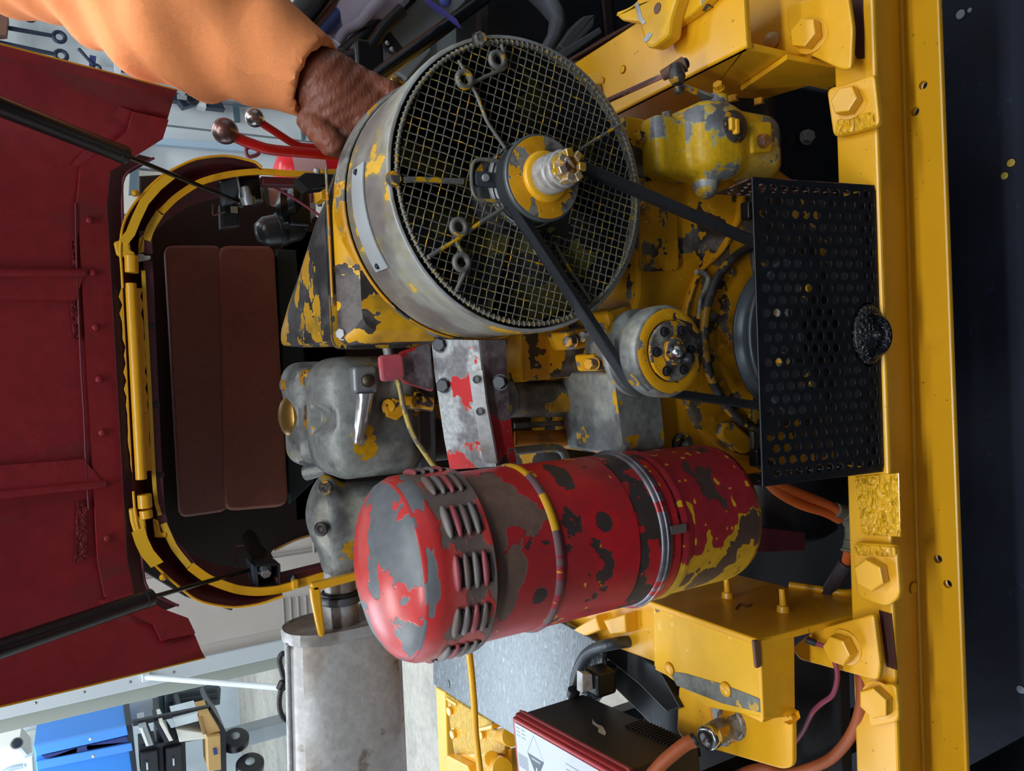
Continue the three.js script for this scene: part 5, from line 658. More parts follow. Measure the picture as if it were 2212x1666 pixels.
{
  const t = thing('manifold_elbow', 'grey cast manifold elbow with a drilled flange, left of the rocker cover', 'manifold', [-0.24, 1.25, -0.35]);
  part(t, 'elbow', march((p) => smin(smin(sdCap(p, [-0.235, 1.305, -0.37], [-0.24, 1.20, -0.33], 0.05, 0.056), sdCap(p, [-0.25, 1.3, -0.36], [-0.315, 1.305, -0.36], 0.038, 0.034), 0.03), sdEll(p, [-0.233, 1.325, -0.365], [0.066, 0.026, 0.052]), 0.02), [-0.35, 1.13, -0.45], [-0.14, 1.41, -0.25], 56), M.alu, { s: 0.4, off: [0.15, 0.3] });
  for (const p of [[-0.181, 1.3359, -0.32], [-0.2469, 1.3467, -0.32]]) part(t, 'bolt_hole', lathe([[0.011, 0], [0.012, 0.006], [0.007, 0.007], [0.006, 0.002], [0, 0.002]], p, [0, 0.75, 0.65], 18), M.darkWorn, { s: 0.1 });
  const e = thing('exhaust_pipe', 'grey exhaust pipe with a clamp leading to the silver silencer', 'pipe', [-0.36, 1.31, -0.36]);
  part(e, 'pipe', rod([-0.305, 1.31, -0.36], [-0.425, 1.312, -0.36], 0.0265, 0.0265, 30), M.galv, { s: 0.3 }); part(e, 'sleeve', rod([-0.378, 1.312, -0.36], [-0.427, 1.313, -0.36], 0.0295, 0.0295, 30), M.galv, { s: 0.3, off: [0.4, 0] });
  part(e, 'clamp', [lathe([[0.0285, 0], [0.033, 0.001], [0.033, 0.012], [0.0285, 0.013]], [-0.37, 1.312, -0.36], [-1, 0.01, 0], 30), box(-0.376, 1.272, -0.35, 0.016, 0.024, 0.02, 0.003)], M.darkSteelLight);
  part(e, 'dark_collar', lathe([[0.0275, 0], [0.031, 0.002], [0.031, 0.006], [0.0275, 0.008]], [-0.362, 1.312, -0.36], [-1, 0.01, 0], 30), M.darkSteel);  // thin dark steel ring beside the clamp
  const s = thing('silencer', 'large oval silver exhaust silencer at the left of the engine bay', 'silencer', [-0.6, 1.3, -0.36]);
  const ov = (x, k, dy = 0) => Array.from({ length: 48 }, (_, i) => { const a = i / 48 * 6.2832, c = Math.cos(a), q = Math.sin(a); return [x, 1.306 + dy + 0.097 * k * Math.sign(c) * Math.pow(Math.abs(c), 0.85), -0.37 + 0.062 * k * Math.sign(q) * Math.pow(Math.abs(q), 0.85)]; });
  part(s, 'shell', loft([ov(-0.43, 1), ov(-0.75, 1.04, 0.004)], { smoothA: 0.6 }), M.silencer, { s: 0.4 });
  part(s, 'end_rim', loft([ov(-0.418, 1.0), ov(-0.414, 1.03), ov(-0.42, 1.05), ov(-0.432, 1.04), ov(-0.434, 1.0)], { smoothA: 0.9 }), M.galv, { s: 0.4 });
  part(s, 'end_cap', loft([ov(-0.424, 0.99), ov(-0.421, 0.9), ov(-0.419, 0.5)], { smoothA: 0.9 }), M.aluDark, { s: 0.4 });
  part(s, 'seam', rod([-0.43, 1.404, -0.352], [-0.75, 1.412, -0.352], 0.004, 0.004, 8), M.galv, { s: 0.2 });
}


// ---------------------------------------------------------------- open bonnet
const resample = (pts, n) => { const c = new THREE.CatmullRomCurve3(pts.map(V), false, 'catmullrom', 0.4); return c.getSpacedPoints(n - 1).map((p) => p.toArray()); };
{
  const O = [0, 1.6, -0.46], L = [0, 0.9063, 0.4226], N = [0, -0.4226, 0.9063];
  const at = (u, v, w) => [u, O[1] + L[1] * v + N[1] * w, O[2] + L[2] * v + N[2] * w];
  const t = thing('bonnet', 'raised maroon bonnet showing its ribbed and riveted underside', 'bonnet', O);
  const prof = [[-0.438, 0.104], [-0.428, 0.094], [-0.408, 0.08], [-0.386, 0.062], [-0.366, 0.038], [-0.335, 0.014], [-0.28, 0], [-0.14, 0], [0, 0], [0.14, 0], [0.28, 0], [0.33, 0.014], [0.358, 0.038], [0.384, 0.064], [0.41, 0.083], [0.434, 0.1], [0.444, 0.112]];
  const skirt = (q) => 0.066 * smooth(0.01, 0.064, q);
  const rowsAt = (v0, v1, n, w = 0, pr = prof) => Array.from({ length: n }, (_, i) => { const v = lerp(v0, v1, i / (n - 1)); return pr.map(([u, q]) => at(u * (1 - (u < 0 ? 0.36 : 0.1) * v), v - skirt(q) * Math.max(0, 1 - v / 0.25), q + w)); });
  part(t, 'panel', sheet(rowsAt(0.024, 0.78, 10), 0.003, N.map((v) => -v)), M.maroon, { s: 0.55 });
  const inner = prof.slice(2, -2).map(([u, q]) => [u * 0.985, q]);
  part(t, 'edge_angle', sheet(rowsAt(0.026, 0.07, 3, 0.005, inner), 0.003, N.map((v) => -v)), M.maroon, { s: 0.55, off: [0.3, 0.2] });
  part(t, 'edge_return', sheet([inner.slice(2, -2).map(([u, q]) => at(u, 0.027 - skirt(q), q + 0.007)), inner.slice(2, -2).map(([u, q]) => at(u, 0.004 - skirt(q), q + 0.004)), inner.slice(2, -2).map(([u, q]) => at(u, -0.004 - skirt(q), q - 0.02))], 0.0025, N.map((v) => -v)), M.maroonBand);
  part(t, 'edge_bead', tube(inner.slice(2, -2).map(([u, q]) => at(u, 0.003 - skirt(q), q + 0.006)), 0.0022, { n: 70, k: 6 }), M.maroonEdge);
  part(t, 'outer_edge', tube(rowsAt(0.024, 0.78, 10).map((r) => r[0]), 0.0014, { n: 20, k: 6 }), M.yellow); part(t, 'outer_edge', tube(rowsAt(0.024, 0.78, 10).map((r) => r[r.length - 1]), 0.0012, { n: 20, k: 6 }), M.yellow);
  for (const s of [-1, 1]) part(t, 'corner_gusset', sheet([[at(s * 0.325, 0.03, 0.02), at(s * 0.36, 0.005, 0.045), at(s * 0.40, -0.02, 0.082)], [at(s * 0.325, 0.08, 0.018), at(s * 0.362, 0.06, 0.045), at(s * 0.405, 0.04, 0.084)]], 0.003, N.map((v) => -v)), M.maroon, { s: 0.3 });
  const H = [[0.1481, 1.896, -0.322], [0.1684, 1.66, -0.432], [-0.1398, 1.9092, -0.3158], [-0.1536, 1.649, -0.4372], [0.1198, 1.8973, -0.3214], [0.1259, 1.673, -0.426], [-0.0993, 1.9074, -0.3167], [-0.1114, 1.6752, -0.4249]];
  const up = (p, w) => p.map((v, i) => v + N[i] * w);
  part(t, 'rib', rod(up(H[0], 0.005), up(H[1], 0.005), 0.007, 0.006, 10), M.maroon, { s: 0.3 }); part(t, 'rib', rod(up(H[2], 0.005), up(H[3], 0.005), 0.007, 0.006, 10), M.maroon, { s: 0.3 });
  part(t, 'stiffener', loft([[H[0], H[4]], [H[1], H[5]]].map(([a, b]) => [up(a, 0), up(a, 0.006), up(b, 0.006), up(b, 0)]), { smoothA: 0.4 }), M.maroon, { s: 0.5, off: [0.1, 0.7] });
  part(t, 'stiffener', loft([[H[2], H[6]], [H[3], H[7]]].map(([a, b]) => [up(a, 0), up(a, 0.006), up(b, 0.006), up(b, 0)]), { smoothA: 0.4 }), M.maroon, { s: 0.5, off: [0.6, 0.7] });
  [[0.3228, 1.6388, -0.4419], [0.2487, 1.6487, -0.4373], [0.1694, 1.6483, -0.4375], [0.0862, 1.6488, -0.4372], [0.007, 1.6484, -0.4374], [-0.0746, 1.6482, -0.4375], [-0.1536, 1.649, -0.4372], [-0.2371, 1.6494, -0.437], [-0.314, 1.6392, -0.4417]].forEach((p) => part(t, 'rivet', lathe([[0, 0.0045], [0.0035, 0.004], [0.0055, 0.002], [0.006, 0], [0, 0]], up(p, 0.005), N, 14), M.maroon, { s: 0.3 }));
  part(t, 'paint_drop', lathe([[0, 0.003], [0.004, 0.002], [0.005, 0], [0, 0]], up([[0.3137, 1.6696, -0.4276]][0], 0.001), N, 10), M.yellow);
  for (const [a, off] of [[[[-0.1745, 1.6849, -0.4204], [-0.1733, 1.6729, -0.426], [-0.2601, 1.6766, -0.4243], [-0.2629, 1.6923, -0.417]], 0.1], [[[0.1256, 1.6789, -0.4232], [0.1226, 1.6695, -0.4276], [0.0914, 1.6675, -0.4285], [0.0671, 1.6699, -0.4274], [0.0705, 1.6769, -0.4241]], 0.5], [[[0.2155, 1.6733, -0.4258], [0.2303, 1.6654, -0.4295], [0.1817, 1.6666, -0.4289], [0.1777, 1.6728, -0.4261]], 0.8]]) part(t, 'rough_seam', loft([a.map((p) => up(p, 0.0015)), a.map((p) => up(p, 0.003))], { smoothA: 0.3 }), M.maroonRough, { s: 0.12, off: [off, 0] });
  part(t, 'seam_edge', tube([[0.2717, 1.6657, -0.4294], [0.1884, 1.6687, -0.428], [0.1191, 1.6697, -0.4275], [0.0219, 1.671, -0.4269], [-0.0478, 1.6708, -0.427], [-0.1175, 1.6719, -0.4265], [-0.1876, 1.6717, -0.4265]].map((p) => up(p, 0.005)), 0.0015, { n: 40, k: 5 }), M.maroonEdge);
}
// ---------------------------------------------------------------- cab front: arched opening, hinge, struts, seat
{
  const t = thing('cab_arch', 'maroon and yellow arched opening of the cab with rounded gutter corners', 'frame', [0, 1.3, -0.46]);
  const outer = resample([[-0.3752, 1.3897, -0.43], [-0.3808, 1.4297, -0.43], [-0.3774, 1.4738, -0.43], [-0.3571, 1.5226, -0.43], [-0.3239, 1.5553, -0.43], [-0.2836, 1.5867, -0.43], [-0.2447, 1.6011, -0.43], [-0.2113, 1.6065, -0.43], [-0.1676, 1.6082, -0.43], [-0.0021, 1.6076, -0.43], [0.1624, 1.6071, -0.43], [0.2015, 1.6076, -0.43], [0.2337, 1.6041, -0.43], [0.2584, 1.5959, -0.43], [0.2868, 1.5778, -0.43], [0.3243, 1.5431, -0.43], [0.3547, 1.4941, -0.43], [0.3659, 1.4441, -0.43], [0.3604, 1.4003, -0.43], [0.3522, 1.3887, -0.43]], 80), inner = resample([[-0.3709, 1.3825, -0.46], [-0.3681, 1.423, -0.46], [-0.3571, 1.4604, -0.46], [-0.3327, 1.5032, -0.46], [-0.3026, 1.5338, -0.46], [-0.2684, 1.5564, -0.46], [-0.2365, 1.5671, -0.46], [-0.2134, 1.5708, -0.46], [-0.1758, 1.5716, -0.46], [-0.0039, 1.5698, -0.46], [0.167, 1.5693, -0.46], [0.2039, 1.5708, -0.46], [0.2299, 1.5669, -0.46], [0.2563, 1.5575, -0.46], [0.278, 1.5429, -0.46], [0.3041, 1.514, -0.46], [0.3247, 1.4848, -0.46], [0.3424, 1.4404, -0.46], [0.3521, 1.3949, -0.46], [0.3532, 1.3825, -0.46]], 80);
  const back = inner.map(([x, y, z]) => [x * 0.985, y - 0.004, z - 0.16]);
  part(t, 'gutter', sheet(outer.map((p, i) => [p, [(p[0] + inner[i][0]) / 2, (p[1] + inner[i][1]) / 2, -0.47], inner[i]]), 0.003, [0, 0, -1]), M.maroonDark);
  part(t, 'gutter_edge', tube(outer.slice(0, 28), 0.0022, { n: 80, k: 6 }), M.yellow, { s: 0.2 }); part(t, 'gutter_edge', tube(outer.slice(51), 0.0022, { n: 80, k: 6 }), M.yellow, { s: 0.2 });
  part(t, 'inner_return', sheet(inner.map((p, i) => [p, back[i]]), 0.003, [0, 0.4, 0]), M.maroonDark);
  const lipL = resample([[-0.3506, 1.2392, -0.452], [-0.358, 1.3123, -0.452], [-0.3671, 1.3842, -0.452], [-0.3651, 1.4245, -0.452], [-0.3541, 1.4616, -0.452], [-0.3292, 1.5042, -0.452], [-0.3029, 1.5312, -0.452]], 40), lipR = resample([[0.2687, 1.5474, -0.452], [0.2958, 1.5222, -0.452], [0.3227, 1.4859, -0.452], [0.3396, 1.4419, -0.452], [0.3499, 1.3889, -0.452], [0.3517, 1.3262, -0.452], [0.3551, 1.2432, -0.452]], 40);
  const ribbon = (c, w) => { const n = c.length; return loft(c.map((p, i) => { const a = c[Math.max(0, i - 1)], b = c[Math.min(n - 1, i + 1)], l = Math.hypot(b[0] - a[0], b[1] - a[1]), nx = -(b[1] - a[1]) / l * w, ny = (b[0] - a[0]) / l * w; return [[p[0] + nx, p[1] + ny, p[2]], [p[0] + nx, p[1] + ny, p[2] + 0.006], [p[0] - nx, p[1] - ny, p[2] + 0.006], [p[0] - nx, p[1] - ny, p[2]]]; })); };
  part(t, 'lip', ribbon(lipL, 0.007), M.yellow, { s: 0.3 }); part(t, 'lip', ribbon(lipR, 0.005), M.yellow, { s: 0.3 });
  part(t, 'lip', ribbon(resample([[-0.3027, 1.5326, -0.452], [-0.2673, 1.5537, -0.452], [-0.2277, 1.5674, -0.452]], 16), 0.005), M.litYellow, { s: 0.3 }); part(t, 'lip', ribbon(resample([[0.2702, 1.5466, -0.452], [0.2457, 1.5613, -0.452], [0.2248, 1.569, -0.452]], 12), 0.006), M.litYellow, { s: 0.3 });
  part(t, 'pale_edge', ribbon(resample([[0.1765, 1.5762, -0.45], [-0.0036, 1.5765, -0.45], [-0.1739, 1.577, -0.45], [-0.2133, 1.5716, -0.45]], 20), 0.0028), M.litYellow, { s: 0.1 });
  part(t, 'seal_strip', ribbon(resample([[0.1922, 1.5684, -0.455], [-0.0039, 1.5702, -0.455], [-0.2053, 1.5701, -0.455], [-0.2601, 1.5551, -0.455], [-0.3091, 1.5255, -0.455]], 30), 0.0068), M.maroonSeal, { s: 0.3 }); part(t, 'seal_strip', ribbon(resample([[0.2399, 1.57, -0.455], [0.2046, 1.5698, -0.455]], 6), 0.009), M.maroonSeal, { s: 0.3 });
  for (const [p, q] of [[[0.0876, 1.5774, -0.448], [0.089, 1.5641, -0.448]], [[-0.0369, 1.575, -0.448], [-0.0369, 1.563, -0.448]], [[-0.1485, 1.5766, -0.448], [-0.1508, 1.5619, -0.448]]]) part(t, 'cable_tie', rod(p, q, 0.0035), M.black);
  part(t, 'yellow_tab', exZ(round([[-0.2168, 1.5823], [-0.2216, 1.5745], [-0.2421, 1.5715], [-0.2419, 1.5634], [-0.2508, 1.5638], [-0.2481, 1.5812]], 0.003), -0.444, 0.008, 0.002), M.yellow); part(t, 'white_tab', exZ(round([[0.2024, 1.5838], [0.2028, 1.5746], [0.1999, 1.5734], [0.2003, 1.5641], [0.1944, 1.5644], [0.191, 1.5778], [0.1893, 1.5844]], 0.003), -0.444, 0.008, 0.002), M.white); part(t, 'yellow_tab', exZ(round([[0.2276, 1.5798], [0.2339, 1.5716], [0.2061, 1.573], [0.2028, 1.5823]], 0.003), -0.446, 0.008, 0.002), M.litYellow);
  part(t, 'header', exZ([[0.1968, 1.605], [0.1976, 1.5798], [-0.2137, 1.5802], [-0.2098, 1.6081]], -0.47, 0.05, 0.004), M.maroonDark); part(t, 'header_strip', exZ([[0.1662, 1.6133], [0.1663, 1.6094], [-0.1935, 1.6104], [-0.193, 1.6143]], -0.462, 0.01, 0.002), M.maroonEdge);
  part(t, 'lower_post', exZ([[-0.3491, 1.3949], [-0.3372, 1.2313], [-0.3577, 1.2324], [-0.3691, 1.3919]], -0.46, 0.03, 0.003), M.maroonDark); part(t, 'lower_post', exZ([[0.3461, 1.3829], [0.3538, 1.2234], [0.3419, 1.224], [0.3317, 1.3836]], -0.46, 0.03, 0.003), M.maroonDark);
  for (const p of [[-0.3539, 1.3676, -0.452], [-0.3497, 1.3077, -0.452], [-0.3406, 1.2777, -0.452]]) part(t, 'stud', lathe([[0, 0.006], [0.008, 0.004], [0.01, 0], [0, 0]], p, [0.2, 0.8, 0.5], 14), M.black);
  for (const p of [[-0.3082, 1.5737, -0.425], [0.2932, 1.5829, -0.425]]) part(t, 'paint_blob', lathe([[0, 0.006], [0.004, 0.005], [0.006, 0], [0, 0]], p, [0, 0.5, 1], 10), M.yellow);
  const h = t;
  part(h, 'hinge_rod', rod([0.1546, 1.5957, -0.435], [-0.1522, 1.5961, -0.435], 0.0085, 0.0085, 18), M.yellow, { s: 0.3 });
  const wav = []; for (let i = 0; i <= 22; i++) { const k = i / 22, c = mix3([0.148, 1.5971, -0.44], [-0.1408, 1.5985, -0.44], k); wav.push([c[0], c[1] + 0.0095 + 0.005 * rnd() * (0.4 + Math.sin(i * 1.7) ** 2)]); } const dn = wav.slice().reverse().map(([x, y]) => [x, y - 0.03]);
  part(h, 'paint_overrun', exZ([...wav, ...dn], -0.443, 0.003, 0.0005), M.yellow, { label: 'ragged yellow paint overrun beside the rod' });
  part(h, 'hinge_knuckle', [rod([0.1978, 1.5929, -0.435], [0.1705, 1.5936, -0.435], 0.0105, 0.0105, 14)], M.yellow); part(h, 'hinge_knuckle', rod([-0.1759, 1.5934, -0.435], [-0.1978, 1.5932, -0.435], 0.011, 0.011, 14), M.yellow); part(h, 'hinge_knuckle', rod([-0.2008, 1.5927, -0.435], [-0.2141, 1.592, -0.435], 0.01, 0.01, 14), M.yellow);
  part(h, 'hinge_leaf', exZ(round([[0.2174, 1.6163], [0.2208, 1.6054], [0.2301, 1.6049], [0.2307, 1.5935], [0.2056, 1.5934], [0.2023, 1.5872], [0.1915, 1.5877], [0.191, 1.6018], [0.1939, 1.6029], [0.1963, 1.6129]], 0.004), -0.43, 0.01, 0.003), M.yellowPale); part(h, 'hinge_leaf', exZ(round([[-0.1955, 1.616], [-0.1956, 1.6044], [-0.2102, 1.6039], [-0.2131, 1.5936], [-0.2424, 1.5925], [-0.2406, 1.6041], [-0.2353, 1.6103], [-0.2174, 1.6145]], 0.004), -0.43, 0.012, 0.003), M.yellowPale);
  part(h, 'hinge_strap', sheet([[0.2192, 1.6093, -0.43], [0.234, 1.5984, -0.43], [0.2559, 1.5896, -0.43], [0.284, 1.5766, -0.43], [0.3086, 1.5571, -0.43], [0.3279, 1.5363, -0.43]].map((p, i) => [p, [p[0] - 0.006, p[1] - 0.012, p[2]]]), 0.003, [0, 0, 1]), M.yellowPale); part(h, 'hinge_strap', sheet([[-0.2319, 1.614, -0.43], [-0.2506, 1.6098, -0.43], [-0.2699, 1.603, -0.43], [-0.2911, 1.5897, -0.43]].map((p) => [p, [p[0] + 0.006, p[1] - 0.018, p[2]]]), 0.003, [0, 0, 1]), M.yellowPale);
}
{
  const t = thing('cab', 'dark cab interior seen through the arched opening', 'cab', [0, 0.6, -1.2]);
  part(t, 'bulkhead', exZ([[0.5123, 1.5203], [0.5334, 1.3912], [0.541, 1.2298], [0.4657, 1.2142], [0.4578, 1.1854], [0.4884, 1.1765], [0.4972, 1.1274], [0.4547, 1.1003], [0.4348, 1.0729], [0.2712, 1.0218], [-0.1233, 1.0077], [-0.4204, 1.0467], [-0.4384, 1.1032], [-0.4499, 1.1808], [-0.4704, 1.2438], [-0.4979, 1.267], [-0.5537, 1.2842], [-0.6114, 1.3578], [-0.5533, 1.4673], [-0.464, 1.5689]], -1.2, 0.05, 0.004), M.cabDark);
  part(t, 'panel_edge', tube([[-0.4193, 1.0482, -1.195], [-0.4373, 1.1046, -1.195], [-0.4488, 1.182, -1.195], [-0.4684, 1.2423, -1.195]], 0.004, { n: 30, k: 6 }), M.tan);
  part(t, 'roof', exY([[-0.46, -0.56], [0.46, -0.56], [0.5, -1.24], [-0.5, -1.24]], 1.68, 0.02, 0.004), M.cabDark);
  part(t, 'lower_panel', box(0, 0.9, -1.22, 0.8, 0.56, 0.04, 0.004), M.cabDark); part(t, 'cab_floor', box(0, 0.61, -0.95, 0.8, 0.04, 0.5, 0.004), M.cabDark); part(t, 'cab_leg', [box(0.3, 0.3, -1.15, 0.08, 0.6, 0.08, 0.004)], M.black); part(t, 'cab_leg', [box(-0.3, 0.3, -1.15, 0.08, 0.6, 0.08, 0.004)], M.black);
  part(t, 'teal_panel', exZ([[0.3364, 1.2074], [0.3362, 1.1541], [-0.2886, 1.1354], [-0.3426, 1.2049]], -1.15, 0.02, 0.004), M.teal);
  const s = thing('seat_back', 'brown padded board seen through the dark arched opening', 'seat', [0, 1.2, -1.1]);
  part(s, 'left_cushion', exZ(round([[0.326, 1.4807], [0.3317, 1.3515], [-0.3316, 1.3692], [-0.3336, 1.4799]], 0.02), -1.1, 0.03, 0.006), M.vinylB, { s: 0.5 }); part(s, 'right_cushion', exZ(round([[0.3305, 1.361], [0.335, 1.2335], [0.3188, 1.2227], [-0.3378, 1.2202], [-0.3308, 1.3787]], 0.03), -1.095, 0.03, 0.008), M.vinyl, { s: 0.5 }); part(s, 'backing', exZ([[0.32, 1.4712], [0.3299, 1.231], [-0.337, 1.2263], [-0.3279, 1.4723]], -1.13, 0.05, 0.004), M.cabDark);
  // gas struts and their brackets
  const strut = (A, B, C, lab) => { const q = thing('gas_strut', lab, 'gas strut', A); part(q, 'rod', rod(A, B, 0.0036, 0.0036, 12), M.strutRod); const d = V(C).sub(V(B)).normalize().toArray(), k = V(B).addScaledVector(V(d), 0.012).toArray(); part(q, 'cylinder', rod(B, C, 0.0125, 0.0125, 22), M.strut); part(q, 'collar', rod(B, k, 0.0132, 0.0132, 22, 0.05), M.black); part(q, 'end_fitting', [new THREE.SphereGeometry(0.0095, 14, 10).translate(...A)], M.black); };
  strut([0.3063, 1.4128, -0.5], [0.3211, 1.5992, -0.3191], [0.3586, 1.8397, -0.1668], 'black gas strut on the lever side, from cab frame to bonnet');
  strut([-0.3361, 1.4166, -0.5], [-0.3124, 1.5974, -0.3304], [-0.3178, 1.8735, -0.1663], 'black gas strut on the silencer side, from cab frame to bonnet');
  const br = thing('strut_bracket', 'black open box bracket with a bolt where the silencer-side strut ends', 'bracket', [-0.3418, 1.412, -0.47]);
  part(br, 'side_plate', exZ([[-0.3182, 1.4336], [-0.3262, 1.424], [-0.3665, 1.423], [-0.3537, 1.4315]], -0.46, 0.05, 0.001), plain('#3a4450', 0.4)); part(br, 'back_plate', exZ([[-0.3256, 1.4248], [-0.3388, 1.3815], [-0.3762, 1.3785], [-0.377, 1.4186]], -0.5, 0.006, 0.001), M.black); part(br, 'rim', [exZ([[-0.3204, 1.4272], [-0.3232, 1.3919], [-0.3267, 1.3905], [-0.3238, 1.4259]], -0.45, 0.05, 0.001), exZ([[-0.3251, 1.3904], [-0.3256, 1.3873], [-0.3626, 1.3883], [-0.362, 1.3915]], -0.45, 0.05, 0.001), exZ([[-0.3603, 1.4262], [-0.36, 1.389], [-0.3634, 1.3884], [-0.3636, 1.4256]], -0.45, 0.05, 0.001)], M.darkSteel);
  part(br, 'bolt', bolt([-0.3349, 1.41, -0.47], [-0.5, 0, 1], 0.009, 0.012), M.tin); part(br, 'washer', ring([-0.3319, 1.4196, -0.468], [0.3, 0, 1], 0.007, 0.002, 16, 6), M.white);
  part(br, 'boot', loft([[-0.2838, 1.426, -0.52], [-0.2973, 1.4195, -0.52], [-0.311, 1.4122, -0.52], [-0.3241, 1.4088, -0.52], [-0.3346, 1.4013, -0.52]].map((c, i) => circ(c[0], c[1], [0.013, 0.016, 0.014, 0.017, 0.02][i], 14).map(([x, y]) => [x, y, c[2]])).map((r, i) => r.map((p, j) => [p[0], p[1], p[2] + 0.016 * Math.sin(j / 14 * 6.28)]))), M.black); part(br, 'wire_clip', tube([[-0.3266, 1.4486, -0.52], [-0.3002, 1.4481, -0.52], [-0.2981, 1.4456, -0.52], [-0.299, 1.4299, -0.52]], 0.002, { n: 30, k: 6 }), M.rust);
  const b2 = thing('strut_bracket', 'grey open box bracket with a bolt where the lever-side strut ends', 'bracket', [0.3215, 1.4043, -0.5]);
  part(b2, 'channel', [exZ([[0.3382, 1.4449], [0.3487, 1.4163], [0.3201, 1.4139], [0.309, 1.4129], [0.3006, 1.4407]], -0.49, 0.04, 0.002)], plain('#4a5258', 0.45)); part(b2, 'recess', exZ([[0.3427, 1.4167], [0.3491, 1.3808], [0.3056, 1.3798], [0.308, 1.4123]], -0.485, 0.04, 0.002), M.black); part(b2, 'bolt', [lathe([[0.012, 0], [0.013, 0.012], [0.009, 0.014], [0.007, 0.03], [0, 0.032]], [0.2974, 1.4049, -0.47], [0.9, 0.2, 0.2], 14)], M.fogMetal); part(b2, 'rim', [tube([[0.3475, 1.4204, -0.48], [0.324, 1.417, -0.48], [0.3083, 1.4147, -0.48], [0.3093, 1.3806, -0.48]], 0.0022, { n: 24, k: 6 }), tube([[0.3478, 1.3819, -0.48], [0.3061, 1.38, -0.48]], 0.0015, { n: 8, k: 6 })], M.galv);
  part(b2, 'clip', tube([[0.2998, 1.4587, -0.5], [0.2839, 1.4595, -0.5], [0.2826, 1.4551, -0.5], [0.2884, 1.4397, -0.5]], 0.0016, { n: 20, k: 6 }), M.rust); part(b2, 'lower_block', exZ([[0.3067, 1.4433], [0.3092, 1.4091], [0.2697, 1.4127], [0.2647, 1.4439]], -0.52, 0.03, 0.004), M.darkSteel); part(b2, 'tag', box(...[0.2967, 1.4215, -0.515], 0.012, 0.012, 0.004, 0.001), M.khaki);
}
